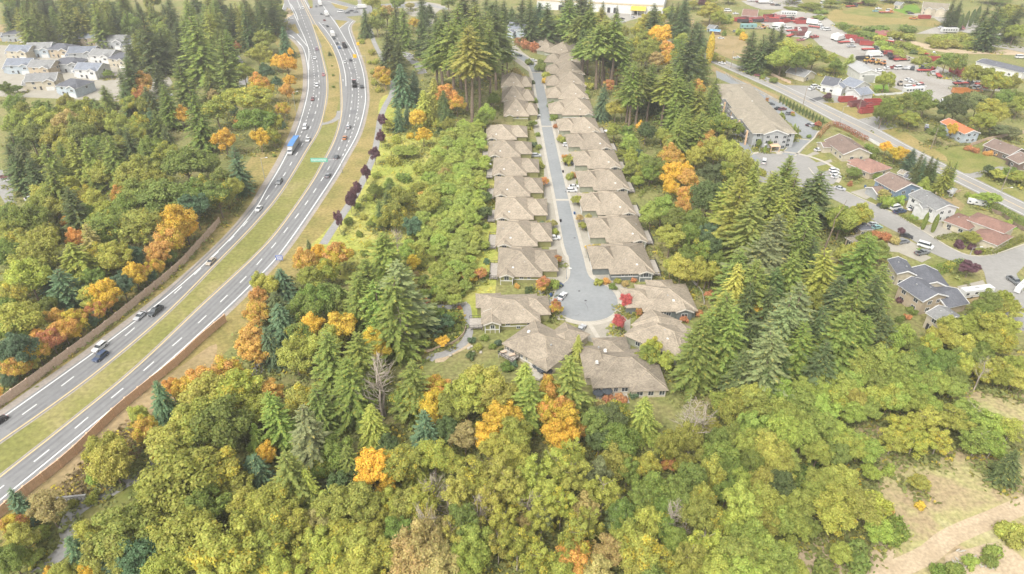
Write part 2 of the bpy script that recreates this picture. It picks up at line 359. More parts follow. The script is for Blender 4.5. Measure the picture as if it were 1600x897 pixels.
LD = smooth([G(*p) for p in [(-40, 702), (30, 652), (89, 609), (141, 569), (190, 530), (227, 498), (267, 464), (299, 434), (353, 382), (376, 358), (398, 333), (413, 315), (430, 293), (443, 275), (454, 257), (463.5, 241), (473.5, 224), (480, 211), (486, 197), (491, 182), (495.5, 168), (498, 152), (499, 135), (497.5, 115), (494, 90), (487, 67), (477, 40), (465, 8)]])
LD2 = smooth([G(*p) for p in [(462, 228), (470, 210), (477, 193), (483, 174), (488, 158), (490.5, 143), (491, 120), (489, 100), (484, 80), (481, 73)]])
RD1 = smooth([G(*p) for p in [(-40, 796), (15, 752), (84.6, 697), (146.6, 645), (201, 600), (247, 560), (288, 525), (325, 491), (357, 460), (386, 431), (411, 403), (432.5, 378), (452, 353), (469, 331), (484, 310), (497, 290), (509, 271), (527, 238), (533, 223), (538.7, 208.6), (543.7, 193), (548, 172), (550.5, 150), (550.4, 140), (548.7, 115), (545, 104), (540, 88), (530, 66), (515, 40)]])
RD2 = smooth([G(*p) for p in [(535.4, 243.7), (542, 228), (549, 211), (554, 193.5), (558, 176), (560, 160), (560.3, 145), (558.8, 124), (554.6, 104), (549.6, 88), (542, 72)]])
for L_ in (LD, RD1):
    for d_ in (-1.85, 1.85):
        for e_ in (-.8, .8): strip('wheel_track', offset(L_, d_ + e_)[2:-6], .75, Z0 * 6, M['asphalt_worn'])
for a_, b_, w_ in ((40, 47, 3.3), (70, 73, 3.2), (95, 99, 3.4)): strip('road_patch', offset(LD, 1.85)[a_:b_], w_, Z0 * 7, M['asphalt_patch']); strip('road_patch', offset(RD1, -1.85)[a_ + 9:b_ + 9], w_, Z0 * 7, M['asphalt_patch'])
dashes(mk, LD, 4.2, 7.6, .34, Z0 * 9, M['white_line'], 1); dashes(mk, RD1, 4.2, 7.6, .34, Z0 * 9, M['white_line'], 3)
dashes(mk, LD2, 2.6, 3.2, .36, Z0 * 9, M['white_line']); dashes(mk, RD2, 2.6, 3.2, .36, Z0 * 9, M['white_line'])
def arrow(x, y, dx, dy):
    p = G(x, y); q = G(x + dx, y + dy); t = (q - p); t.z = 0; t.normalize(); n = Vector((-t.y, t.x, 0)); z = Vector((0, 0, Z0 * 9))
    for a in ([p - t * 2 - n * .12, p - t * 2 + n * .12, p + t * 1 + n * .12, p + t * 1 - n * .12], [p + t * 1 - n * .5, p + t * 1 + n * .5, p + t * 2.4]):
        mk.face([v + z for v in a][::-1], M['white_line'])
for a in ((565, 152, 1, -12), (559.5, 186, 3, -12), (556, 98, -3, -12), (536, 126, -1, -12), (518, 70, -4, -10), (561, 122, 0, -12), (494, 150, 0, 12)): arrow(*a)
tag(mk.build('road_markings'), 'white lane lines, dashes and arrows painted on the highway', kind='structure')
tag(yl.build('median_edge_lines'), 'yellow edge lines beside the grass median', kind='structure')

# --- path beside the highway and underpass path ------------------------------------------------
PATH = smooth(pts('O', '560 -6, 566 20, 577 43, 585 67, 596 88, 608 110, 613 135, 612 147, 601 167, 594 187, 592 200, 586 235, 575 265, 564 288, 552 310, 537 333, 520 358, 505 382'))
strip('cycle_path', PATH, 3.2, Z0 * 5, M['path'])
strip('underpass_path', smooth(pts('O', '430 545, 405 577, 380 598, 345 628, 300 672, 255 712, 220 742, 200 752, 165 773, 140 785, 118 800, 105 818, 108 838, 100 858, 78 880, 40 905')), 3.4, Z0 * 5, M['path'])
# footpath below the row of houses
strip('garden_path', smooth(pts('d', '250 210, 330 215, 500 230, 620 240, 700 225, 755 215, 775 250, 785 330, 795 430, 785 510, 740 580, 640 640, 560 680, 470 700, 420 735')), 2.6, Z0 * 6, M['path'])
sheet('gravel_bank', pts('d', '470 700, 560 690, 650 655, 740 590, 800 540, 820 600, 720 650, 620 700, 560 750, 480 760'), Z0 * 5, M['dirt'])

# --- townhouse street ---------------------------------------------------------------------------
SL = [G(*p) for p in [(778, 80), (805, 89), (823, 100), (831, 113.5), (838, 145), (846.3, 197.6), (857, 255), (868.4, 312.5), (881.7, 385), (888, 412)]]
SR = [G(*p) for p in [(782, 73), (812, 83), (834, 97), (844.4, 113.5), (852, 145), (862.4, 197.6), (875, 255), (888.5, 312.5), (906.8, 385), (913, 412)]]
BULB = smooth([G(*p) for p in [(889, 404), (891, 426), (887, 438), (876, 447), (867, 459), (865, 474), (871, 487), (886, 496.5), (904, 501.5), (921, 502.5), (940, 500), (955, 493), (963.5, 482), (965, 470), (959, 457), (945, 446), (927, 437.5), (918, 427), (912, 404)]], 1.5)
SL[-1] = G(888, 400); SR[-1] = G(911, 400)
sheet('driveway_paving', pts('O', '800 62, 800 92, 826 112, 838 180, 833 200, 850 260, 850 330, 862 420, 840 455, 870 500, 905 500, 900 528, 945 540, 985 545, 985 500, 1000 470, 970 440, 925 405, 935 320, 905 255, 890 195, 872 150, 858 118, 840 98, 815 80'), Z0 * 2, M['drive'])
sheet('street_road', smooth(SL) + BULB + smooth(SR)[::-1], Z0 * 4, M['street'])
kerb('street_kerb', offset(smooth(SL) + BULB + smooth(SR)[::-1], -.2), .4, .12, M['concrete'])
strip('street_gutter', offset(smooth(SL) + BULB[:9], -.75), .9, Z0 * 5, M['concrete']); strip('street_gutter', offset(smooth(SR), .75), .9, Z0 * 5, M['concrete'])
nb_ = len(BULB); strip('street_gutter', offset(BULB[int(nb_ * .36):], -1.1), 1.7, Z0 * 5, M['concrete'])
cv = MB()
for x, y in ((898, 372), (884, 300), (862, 225), (915, 470), (905, 455)):
    p = G(x, y); cv.poly([(p.x + math.cos(i * .7854) * .42, p.y + math.sin(i * .7854) * .42, Z0 * 6 + .004) for i in range(8)], [tuple(range(8))], M['dark'])
tag(cv.build('manhole_covers'), 'dark manhole covers set in the street', kind='structure')
ck = MB()
for x0, y0, x1, y1 in ((914, 474, 918, 480), (918, 480, 919, 486), (914, 474, 917, 473), (902, 493, 907, 490), (898, 494, 902, 493)): ribbon(ck, [G(x0, y0), G(x1, y1)], .16, Z0 * 6 + .002, M['asphalt_patch'])
tag(ck.build('street_cracks'), 'dark sealed cracks in the turning circle', kind='structure')
for a, b in (((831, 113.5), (844.4, 113.5)), ((846.3, 197.6), (862.4, 197.6)), ((868.4, 312.5), (888.5, 312.5))):
    strip('crossing_band', [G(*a), G(*b)], 1.6, Z0 * 6, M['concrete'])
strip('drive_band', [g('Y', 722, 622), g('Y', 775, 708)], 1.4, Z0 * 4, M['concrete'])

# --- arterial road at upper right ----------------------------------------------------------------
AU = smooth(pts('O', '1040 62, 1080 76, 1112.7, 1112.7 87'.replace('1112.7, ', '') + ', 1200 122, 1238 139, 1288 163, 1337.6 186, 1372.7 202.6, 1425 231, 1505.7 271.5, 1600 316.7, 1680 356'))
AD = smooth(pts('O', '1036 70, 1075 84, 1110 96.6, 1170 122.5, 1220.6 145.5, 1262 167, 1308 192, 1352 214, 1400 237.7, 1500.7 288, 1600 337, 1670 372'))
area('arterial_road', AU, AD, Z0 * 5, M['oldroad'], .6, .6)
ac = [a.lerp(min(AD, key=lambda q: (q - a).length), .5) for a in AU]
am = MB(); ribbon(am, offset(AU, -.7), .28, Z0 * 8, M['white_line']); ribbon(am, offset(AD, .7), .28, Z0 * 8, M['white_line'])
ribbon(am, smooth(ac[::6]),   .4, Z0 * 8, M['yellow_line']); am.build('arterial_markings')['kind'] = 'structure'
sheet('orange_verge', pts('O', '1112 102, 1150 120, 1218 151, 1216 157, 1180 142, 1130 121, 1110 108'), Z0 * 3, M['dry'])
sheet('roadside_verge', pts('M', '540 430, 600 420, 740 500, 760 530, 690 528, 620 490, 520 440'), Z0 * 6, M['verge'])
sheet('roadside_verge', pts('M', '930 640, 1196 600, 1260 680, 1250 760, 1150 745, 1000 680'), Z0 * 3, M['verge'])
sheet('roadside_verge', pts('Q', '290 95, 420 80, 560 170, 700 210, 720 290, 640 270, 520 215'), Z0 * 3, M['verge'])
sheet('mown_field', pts('Q', '640 215, 720 190, 840 190, 960 230, 1070 290, 1040 320, 860 362, 800 360, 740 300, 700 250'), Z0 * 4, M['lawn'])
sheet('roadside_verge', pts('Q', '890 390, 980 370, 1100 450, 1210 500, 1210 540, 1100 500, 960 425'), Z0 * 3, M['lawn'])
sheet('side_road', pts('Q', '780 360, 860 365, 1040 320, 1150 330, 1196 350, 980 375, 890 392, 830 380'), Z0 * 6, M['oldroad'])
sheet('side_road', pts('M', '440 400, 560 395, 620 420, 540 445, 500 460, 420 430'), Z0 * 6, M['oldroad'])
sheet('driveway_apron', pts('M', '690 530, 860 535, 950 590, 1196 600, 1196 640, 930 640, 850 600, 760 560'), Z0 * 4, M['oldroad'])
sheet('asphalt_patch', pts('b', '800 330, 905 305, 945 325, 850 355'), Z0 * 6, M['patch'])
sheet('driveway_apron', pts('N', '160 745, 290 720, 420 790, 300 815'), Z0 * 4, M['oldroad'])
# yards
sheet('machinery_yard', pts('N', '-480 120, -300 60, -60 90, 20 150, 210 190, 330 300, 480 350, 620 395, 700 430, 900 480, 1100 520, 1060 570, 900 560, 760 580, 680 610, 640 660, 560 620, 420 560, 310 520, 180 400, 60 350, -60 300, -120 240, -240 230, -400 170'), Z0 * 3, M['gravel'])
sheet('machinery_yard', pts('M', '430 5, 700 0, 820 15, 760 60, 560 60, 470 30'), Z0 * 3, M['gravel'])
sheet('gravel_road', pts('j', '-60 200, 250 180, 560 215, 700 250, 900 300, 1100 400, 1250 520, 1400 590, 1640 670, 1640 740, 1400 690, 1150 640, 1060 560, 900 470, 700 440, 500 470, 100 470, 300 400, 480 340, 350 250'), Z0 * 4, M['gravel'])
sheet('gravel_road', pts('j', '20 560, 150 590, 420 650, 700 690, 950 720, 1150 700, 1400 690, 1640 750, 1640 770, 900 750, 500 730, 200 670, 40 610'), Z0 * 4, M['dirt'])
sheet('dry_field', pts('N', '-90 110, 20 60, 200 30, 400 20, 520 80, 700 150, 640 170, 420 150, 200 160, 60 145'), Z0 * 2, M['verge'])
sheet('mown_field', pts('N', '60 70, 220 45, 420 90, 440 115, 240 105, 80 85'), Z0 * 3, M['lawn'])
sheet('lush_lawn', pts('N', '370 60, 520 20, 560 75, 460 90'), Z0 * 4, M['lush'])
sheet('lush_lawn', pts('W', '790 400, 950 385, 965 480, 790 500'), Z0 * 4, M['lush'])
sheet('dry_field', pts('M', '240 210, 440 230, 560 330, 560 390, 380 375, 250 320'), Z0 * 2, M['dry'])
sheet('dry_field', pts('M', '140 150, 200 120, 420 130, 460 220, 300 220, 220 190'), Z0 * 2, M['verge'])
sheet('dry_field', pts('L', '1250 250, 1640 230, 1640 420, 1420 430, 1300 320'), Z0 * 2, M['dry'])
sheet('car_park', pts('L', '540 80, 1010 130, 1010 210, 820 260, 690 310, 540 200'), Z0 * 3, M['gravel'])
# apartment building parking and lanes
sheet('parking_lot', pts('b', '-70 60, 100 130, 300 220, 520 340, 700 470, 860 560, 940 600, 830 705, 690 690, 640 560, 480 470, 330 300, 100 200, -60 130'), Z0 * 4, M['street'])
sheet('parking_lane', pts('b', '690 700, 825 712, 690 860, 548 842'), Z0 * 5, M['street'])
strip('parking_band', pts('b', '682 698, 815 712'), 1.2, Z0 * 6, M['concrete'])
kerb('parking_kerb', smooth(pts('b', '545 838, 640 740, 715 655')), .5, .12, M['concrete'])
kerb('parking_kerb', smooth(pts('b', '670 862, 760 770, 850 690, 900 620, 1000 565')), .8, .12, M['concrete'])
sheet('garden_bed', pts('b', '350 760, 470 720, 620 640, 700 650, 580 790, 500 840, 400 830'), Z0 * 5, M['lawn'])
strip('entrance_walk', pts('b', '475 730, 490 790, 525 845'), 2.4, Z0 * 6, M['concrete'])
strip('service_lane', smooth(pts('V', '210 120, 235 160, 250 220, 300 270, 350 300')), 7, Z0 * 5, M['street'])
# residential street: round end, street and junction
cc = g('V', 525, 340); RC_ = [cc + Vector((math.cos(t) * 21, math.sin(t) * 21, 0)) for t in [i * math.pi / 24 for i in range(48)]]
sheet('residential_road', RC_, Z0 * 4, M['oldroad'])
k2 = [cc + Vector((math.cos(t) * 21.6, math.sin(t) * 21.6, 0)) for t in [R(-40 + i * 230 / 40) for i in range(41)]]
kerb('residential_kerb', k2, 1.5, .12, M['concrete'])
CU = smooth(pts('O', '1262 262, 1280 281, 1318 298, 1350 313, 1400 336, 1463 375, 1488 389.5, 1515.7 400, 1551 399, 1600 383, 1680 355'))
CD = smooth(pts('O', '1225 285, 1262 298, 1300.6 311, 1360 342, 1430 378, 1455 395, 1500.6 413, 1533 419, 1541 440, 1548 462, 1570 520'))
sheet('residential_road', CU + pts('O', '1680 395, 1600 416, 1588 428, 1598 450, 1630 520') + CD[::-1], Z0 * 5, M['oldroad'])
kerb('residential_kerb', offset(CU, .4), .5, .1, M['concrete'])
# front lawns and drives along the street
for r_, s, m in (('V', '650 260, 740 235, 780 275, 700 295', 'lawn'), ('V', '700 320, 840 290, 860 330, 720 355', 'lawn'), ('V', '820 410, 960 420, 1000 450, 900 470', 'lawn'), ('V', '600 250, 680 190, 720 210, 640 250', 'lawn'),
                 ('Q', '210 535, 300 500, 340 560, 300 570', 'lawn'), ('Q', '430 620, 560 600, 680 650, 560 690, 500 690', 'lawn'), ('Q', '640 500, 720 480, 830 560, 800 600, 760 560', 'dry'),
                 ('P', '660 180, 800 160, 1010 180, 1050 210, 940 270, 850 270', 'lawn'), ('P', '1040 80, 1130 85, 1165 110, 1060 130', 'lush'), ('P', '540 350, 640 310, 760 330, 700 370, 580 390', 'lawn'),
                 ('P', '620 430, 800 385, 910 430, 780 470', 'lawn'), ('P', '810 540, 960 520, 1010 560, 900 590', 'dry'), ('P', '520 230, 580 240, 560 260', 'lush'), ('V', '740 90, 800 90, 1000 170, 990 190, 870 110', 'lawn')):
    sheet('front_lawn', pts(r_, s), Z0 * 4, M[m])
for r_, s in (('V', '610 250, 700 225, 720 240, 640 270'), ('V', '690 305, 790 275, 800 290, 710 320'), ('V', '710 355, 830 335, 850 370, 740 400'), ('V', '910 480, 1030 450, 1080 490, 1010 525'),
              ('Q', '530 700, 680 665, 750 730, 640 770'), ('Q', '340 770, 440 760, 540 810, 470 860, 360 850'), ('P', '400 180, 520 200, 560 260, 620 290, 560 320, 420 260'), ('P', '780 470, 940 430, 990 510, 820 540')):
    sheet('house_drive', pts(r_, s), Z0 * 3, M['drive'])
# clearing and track at lower right
sheet('forest_clearing', smooth(pts('T', '330 330, 420 320, 480 350, 520 440, 600 480, 640 430, 720 420, 860 440, 1000 560, 1000 900, 640 960, 400 960, 380 800, 470 680, 420 600, 390 480'), closed=True), Z0, M['clearing'])
sheet('forest_clearing', smooth(pts('T', '660 280, 720 180, 740 120, 830 110, 900 190, 980 220, 980 360, 860 340, 780 270'), closed=True), Z0, M['clearing'])
strip('dirt_track', smooth(pts('T', '1020 620, 930 650, 840 690, 740 730, 660 770, 600 820, 520 860, 430 900, 330 960')), 4.0, Z0 * 2, M['dirt'])
sheet('bare_patch', smooth(pts('T', '660 830, 760 800, 850 780, 940 830, 960 900, 700 920'), closed=True), Z0 * 2, M['dirt'])
sheet('bare_patch', smooth(pts('T', '100 870, 180 760, 260 790, 330 860, 420 760, 470 820, 430 880, 300 930'), closed=True), Z0 * 2, M['dirt'])
# grassy slope between path and houses, bank under the noise wall, grass by the underpass path
sheet('meadow', smooth(pts('O', '600 150, 690 160, 705 200, 768 230, 772 470, 700 480, 640 470, 540 440, 470 400, 500 370, 560 300, 590 230'), closed=True), Z0, M['meadow'])
sheet('garden_grass', pts('d', '290 235, 500 245, 700 250, 750 330, 770 480, 660 590, 460 660, 260 640'), Z0 * 2, M['meadow'])
sheet('embankment', smooth(pts('G', '60 600, 300 380, 520 200, 800 0, 900 -60, 860 60, 600 300, 420 450, 330 580, 200 640'), closed=True), Z0 * 2, M['dry'])
sheet('path_verge', smooth(pts('G', '320 640, 400 580, 590 500, 640 560, 480 660, 330 720'), closed=True), Z0 * 2, M['lawn'])
sheet('path_verge', smooth(pts('G', '0 800, 120 770, 240 780, 220 850, 120 900, -20 920'), closed=True), Z0 * 2, M['lawn'])
sheet('bare_patch', smooth(pts('C', '430 20, 560 10, 700 40, 640 90, 600 300, 580 330, 570 130, 470 90'), closed=True), Z0 * 3, M['drive'])
strip('side_lane', smooth(pts('C', '440 320, 490 370, 540 420, 560 460')), 6, Z0 * 4, M['path'])
strip('side_lane', smooth(pts('C', '560 20, 640 40, 720 60')), 7, Z0 * 4, M['path'])
# suburb at upper left
sheet('suburb_street', pts('O', '-20 50, 60 52, 215 54, 240 58, 240 64, 215 62, 60 60, -20 58'), Z0 * 4, M['oldroad'])
sheet('dry_field', pts('O', '-20 38, 100 40, 240 44, 240 72, 130 78, -20 62'), Z0 * 2, M['dry'])
sheet('suburb_street', pts('O', '-20 70, 240 80, 270 130, 240 160, -20 150'), Z0 * 3, M['drive'])
sheet('side_lane', pts('A', '-20 790, 40 800, 70 850, 60 900, 80 960, 30 960, -20 880'), Z0 * 4, M['oldroad'])
strip('side_lane', smooth(pts('E', '740 340, 780 400, 800 500, 770 560')), 5, Z0 * 4, M['path'])
# ================================================================== buildings
M['cream_trim'] = flat_mat('cream_trim', (.62, .58, .5), .7, .3, .05)
M['taupe_trim'] = flat_mat('taupe_trim', (.4, .34, .27), .7, .3, .05)
TRIM = [M['white'], M['white']]
def roof_block(rf, tr, x0, y0, x1, y1, ze, kind, pitch, oh, axis, rm, wall=None, wm=None, hipf=1.0):
    """one roof over a rectangle; wall triangles of gables go to `wall`; returns ridge height"""
    X0, Y0, X1, Y1 = x0 - oh, y0 - oh, x1 + oh, y1 + oh
    sw = axis == 'y'
    if sw: X0, Y0, X1, Y1 = Y0, X0, Y1, X1
    def T(p): return (p[1], p[0], p[2]) if sw else p
    w = (Y1 - Y0) / 2; zr = ze + w * pitch; ym = (Y0 + Y1) / 2; th = .22
    if kind == 'flat':
        zr = ze + .3
        rf.box(x0 - oh, y0 - oh, ze, x1 + oh, y1 + oh, zr, rm)
        if tr is not None: tr.box(x0 - oh - .05, y0 - oh - .05, ze - .1, x1 + oh + .05, y1 + oh + .05, ze + .12, M['white'])
        return zr
    h = w * hipf if kind == 'hip' else 0
    h = min(h, (X1 - X0) / 2 - .05)
    a, b, c, d = (X0, Y0, ze), (X1, Y0, ze), (X1, Y1, ze), (X0, Y1, ze)
    e, f = (X0 + h, ym, zr), (X1 - h, ym, zr)
    lo = lambda p: (p[0], p[1], p[2] - th)
    vs = [T(p) for p in (a, b, c, d, e, f)] + [T(lo(p)) for p in (a, b, c, d)] + [T(lo(e)), T(lo(f))]
    fs = [(0, 1, 5, 4), (2, 3, 4, 5)]
    und = [(7, 6, 10, 11), (9, 8, 11, 10)]
    if h: fs += [(1, 2, 5), (3, 0, 4)]; und += [(8, 7, 11), (6, 9, 10)]
    if sw: fs = [q[::-1] for q in fs]; und = [q[::-1] for q in und]
    rf.poly(vs, fs + und, rm)
    fa = [(6, 7, 1, 0), (8, 9, 3, 2)] + ([(7, 8, 2, 1), (9, 6, 0, 3)] if h else [(7, 11, 5, 1), (11, 8, 2, 5), (9, 10, 4, 3), (10, 6, 0, 4)])
    if sw: fa = [q[::-1] for q in fa]
    (tr if tr is not None else rf).poly(vs, fa, TRIM[0] if tr is not None else rm)
    if rm is RM_['taupe']:                                    # ridge and hip caps
        for p, q_ in ([(e, f), (a, e), (d, e), (b, f), (c, f)] if h else [(e, f)]):
            if (Vector(p) - Vector(q_)).length > .3: rf.tube(T(p), T(q_), .13, .13, 5, RCAP, cap=False)
    if tr is not None and not h:                              # rake boards
        for (p, q) in ((a, e), (d, e), (b, f), (c, f)):
            sx = -.06 if p[0] == X0 else .06
            P = Vector((p[0] + sx, p[1], p[2] - .3)); Q = Vector((q[0] + sx, q[1], q[2] - .3)); u = Vector((0, 0, .42))
            o2 = Vector((-sx * 2.6, 0, 0))
            tr.poly([T(v) for v in (P, Q, Q + u, P + u, P + o2, Q + o2, Q + u + o2, P + u + o2)], [(0, 1, 2, 3), (7, 6, 5, 4), (3, 2, 6, 7), (0, 4, 5, 1)], TRIM[1])
    if wall is not None and not h:
        zz = zr - oh * pitch - .15
        for xx in ((X0 + oh), (X1 - oh)):
            q = [T((xx, Y0 + oh, ze - .1)), T((xx, Y1 - oh, ze - .1)), T((xx, ym, zz))]
            wall.face(q if (xx == X1 - oh) != sw else q[::-1], wm)
    return zr
def window(parent, x, y, z, w, h, face, fm=None):
    """framed window: frame part with its pane; face in '+x -x +y -y' = outward side"""
    f = MB(); t = .09; d = .08
    s = 1 if face[0] == '+' else -1
    def bar(a0, b0, a1, b1, m, d0=0, d1=d, mb=f):
        if face[1] == 'x': mb.box(min(x + s * d0, x + s * d1), y + a0, z + b0, max(x + s * d0, x + s * d1), y + a1, z + b1, m)
        else: mb.box(x + a0, min(y + s * d0, y + s * d1), z + b0, x + a1, max(y + s * d0, y + s * d1), z + b1, m)
    fm = fm or M['white']
    bar(-w / 2 - t, -t, -w / 2, h + t, fm); bar(w / 2, -t, w / 2 + t, h + t, fm); bar(-w / 2, h, w / 2, h + t, fm); bar(-w / 2, -t, w / 2, 0, fm)
    bar(-.03, 0, .03, h, fm)
    fr = f.build('window', parent)
    p = MB(); bar(-w / 2, 0, w / 2, h, M['glass'], -.05, .03, p); p.build('pane', fr)
def building(name, label, org, rz, blocks, wall, roof, wins=(), doors=(), garages=(), trim=True, cat='house', group=None, ex=None):
    """blocks: (x0, y0, x1, y1, z0, eave height, roof kind, pitch, overhang, ridge axis [, wall key, roof key])"""
    root = empty(name, org, rz, label, cat, group)
    wb, rb = MB(), MB(); tb = MB() if trim else None
    for k, bl in enumerate(blocks):
        x0, y0, x1, y1, z0, ze, kind, pitch, oh, ax = bl[:10]
        wm = WM[bl[10] if len(bl) > 10 and bl[10] else wall]; rm = RM_[bl[11] if len(bl) > 11 else roof]
        e = .004 * k
        wb.box(x0 + e, y0 + e, z0 - .1, x1 - e, y1 - e, ze, wm, bottom=False)
        roof_block(rb, tb, x0 + e, y0 + e, x1 - e, y1 - e, ze + e, kind, pitch, oh, ax, rm, wb, wm)
    wb.build('wall', root); rb.build('roof', root)
    if tb is not None and tb.f: tb.build('trim', root)
    for w in wins: window(root, *w)
    for (x, y, z, w, h, face) in doors:
        m = MB(); s = .07 if face[0] == '+' else -.07
        if face[1] == 'x': m.box(min(x, x + s), y - w / 2, z, max(x, x + s), y + w / 2, z + h, M['dark'])
        else: m.box(x - w / 2, min(y, y + s), z, x + w / 2, max(y, y + s), z + h, M['dark'])
        m.build('door', root)
    for (x, y, z, w, h, face) in garages:
        m = MB(); s = .07 if face[0] == '+' else -.07; n = 4
        for i in range(n):
            a, b = z + h * i / n + .03, z + h * (i + 1) / n - .03
            if face[1] == 'x': m.box(min(x, x + s), y - w / 2, a, max(x, x + s), y + w / 2, b, M['white'])
            else: m.box(x - w / 2, min(y, y + s), a, x + w / 2, max(y, y + s), b, M['white'])
        m.build('garage_door', root)
    if ex: ex(root)
    return root
def railing(mb, x0, y0, x1, y1, z, h=1.0, m=None):
    m = m or M['dark']; L = math.hypot(x1 - x0, y1 - y0); n = max(2, int(L / 1.2))
    for i in range(n + 1):
        t = i / n; x, y = x0 + (x1 - x0) * t, y0 + (y1 - y0) * t
        mb.box(x - .05, y - .05, z, x + .05, y + .05, z + h, m)
    dx, dy = (x1 - x0) / L, (y1 - y0) / L
    for zz in (z + .12, z + h):
        mb.poly([(x0 - dy * .04, y0 + dx * .04, zz), (x1 - dy * .04, y1 + dx * .04, zz), (x1 + dy * .04, y1 - dx * .04, zz), (x0 + dy * .04, y0 - dx * .04, zz),
                 (x0 - dy * .04, y0 + dx * .04, zz + .08), (x1 - dy * .04, y1 + dx * .04, zz + .08), (x1 + dy * .04, y1 - dx * .04, zz + .08), (x0 + dy * .04, y0 - dx * .04, zz + .08)],
                [(4, 5, 6, 7), (0, 1, 5, 4), (2, 3, 7, 6), (1, 2, 6, 5), (3, 0, 4, 7)], m)
    for i in range(1, n * 4):
        t = i / (n * 4); x, y = x0 + (x1 - x0) * t, y0 + (y1 - y0) * t
        mb.box(x - .015, y - .015, z + .15, x + .015, y + .015, z + h, m)
def dome(root, pts_, name='skylight'):
    for (x, y, z) in pts_:
        m = MB(); a = .45; zt = z + .35
        m.poly([(x - a, y - a, z - .3), (x + a, y - a, z - .3), (x + a, y + a, z - .3), (x - a, y + a, z - .3), (x - a * .7, y - a * .7, zt), (x + a * .7, y - a * .7, zt), (x + a * .7, y + a * .7, zt), (x - a * .7, y + a * .7, zt)],
               [(4, 5, 6, 7), (0, 1, 5, 4), (1, 2, 6, 5), (2, 3, 7, 6), (3, 0, 4, 7)], M['white'])
        m.build(name, root)
def vents(root, spots):
    m = None
    for (x, y, z) in spots:
        m = MB(); m.box(x - .2, y - .2, z - .2, x + .2, y + .2, z + .22, M['grey_metal']); m.build('roof_vent', root)

# --- the row houses: x from street (0) to rear (20), y across (-7.5 .. 7.5), gable on the near (-y) side at the rear
HB = 2.9
TRIM[:] = [M['taupe_trim'], M['cream_trim']]
def row_house(yb=11.0):
    return [(5.0, -7.4, 19.2, yb, 0, HB, 'hip', .42, .55, 'x'),
            (-.5, -3.6, 8.5, yb - 1, 0, HB - .1, 'hip', .46, .5, 'x'),
            (14.4, -8.6, 18.6, -2, 0, HB + .25, 'gable', .42, .45, 'y'),
            (8.0, 2.0, 15.0, yb + .7, 0, HB + .05, 'hip', .46, .45, 'y')]
def deck(root, x0, y0, x1, y1, z=.9):
    m = MB(); n = max(3, int((y1 - y0) / .5))
    d = MB(); d.box(x0, y0, z - .18, x1, y1, z, M['deck_wood'])
    for px in (x0 + .15, x1 - .15):
        for py in (y0 + .15, y1 - .15): d.box(px - .08, py - .08, 0, px + .08, py + .08, z - .18, M['deck_wood'])
    dk = d.build('deck', root)
    r = MB(); railing(r, x1, y0, x1, y1, z); railing(r, x0, y0, x1, y0, z); railing(r, x0, y1, x1, y1, z); r.build('railing', dk)
def row_extras(wallkey, mirror=False, seed=0):
    def ex(root):
        q = random.Random(seed)
        dome(root, [(14.2 + q.uniform(-.4, .4), -4.4, HB + 1.25)])
        vents(root, [(10.5, -2.2, HB + 2.2), (17.2, -3.4 + 6, HB + 1.4)][:1 + seed % 2])
        b = MB(); b.box(4.95, -7.44, 1.35, 14.35, -7.36, 1.6, M['white']); b.box(14.36, -8.66, 1.5, 18.64, -8.58, 1.72, M['white'])
        for xx in (14.42, 18.42): b.box(xx - .0, -8.68, 0, xx + .18, -8.56, HB + .1, M['white'])
        b.build('trim_band', root)
        deck(root, 19.6, -6, 22.4, 4)
    return ex
ROW_WIN = [(16.5, -8.6, 1.9, 1.5, 1.5, '-y'), (9.0, -7.4, 1.75, 1.0, 1.0, '-y'), (11.5, -7.4, 1.75, 1.2, 1.0, '-y'), (19.5, -3.5, .9, 2.2, 1.7, '+x'), (19.5, 3.5, .9, 2.4, 1.7, '+x'), (5.5, -5.4, .9, 1.5, 1.5, '-x')]
def place_row(label, peak_px, ang, mirror, wall, k, zp=5.0, w=1.0):
    """peak_px: photograph position of the near gable's ridge end"""
    p = G(*peak_px, zp)
    # local gable peak is at (16.5, -9.05); mirrored houses face the street on the other side
    bl = row_house(11.0 if mirror else 12.2)
    if mirror:
        fl = lambda b: (-b[2], b[1], -b[0], b[3], *b[4:])
        bl = [fl(b) for b in bl]
        wins = [(-a, b, c, d, e, f.replace('x', 'x') if f[1] == 'y' else ('-x' if f == '+x' else '+x')) for a, b, c, d, e, f in ROW_WIN]
        gx = -16.5
    else:
        wins = ROW_WIN; gx = 16.5
    org = p - Matrix.Rotation(ang, 3, 'Z') @ Vector((gx, -9.05, 0)); org.z = 0
    sgn = -1 if mirror else 1
    exf = row_extras(wall, seed=k)
    def ex(root):
        before = set(D.objects); exf(root)
        if mirror:
            for o in set(D.objects) - before:
                if o.type == 'MESH': o.data.transform(Matrix.Scale(-1, 4, (1, 0, 0))); o.data.flip_normals()
    return building('row_house', label, org, ang, bl, wall, 'taupe', wins, [(sgn * 5.5, -6.6, .1, 1, 2.1, '+x' if mirror else '-x')],
                    [(sgn * -.5, 1.7, .05, 5.2, 2.3, '+x' if mirror else '-x')], group='brown roofed row houses along the street', ex=ex)
ORD = 'first second third fourth fifth sixth seventh eighth ninth tenth eleventh twelfth thirteenth fourteenth fifteenth sixteenth seventeenth eighteenth nineteenth twentieth'.split()
# photograph: row on the left of the street, street side to the right -> mirrored blocks
left_peaks = [(768.5, 213), (772.6, 239.8), (780, 268.6), (782.6, 301.2), (785, 337), (787.7, 378.7), (791.4, 426.5)]
for k, p in enumerate(left_peaks):
    far = k == 0
    place_row(f'brown roofed house left of the street, {ORD[6 - k]} one up from the round road end', p, R(-1 + (0 if k > 1 else 1)), True, 'olive', k)
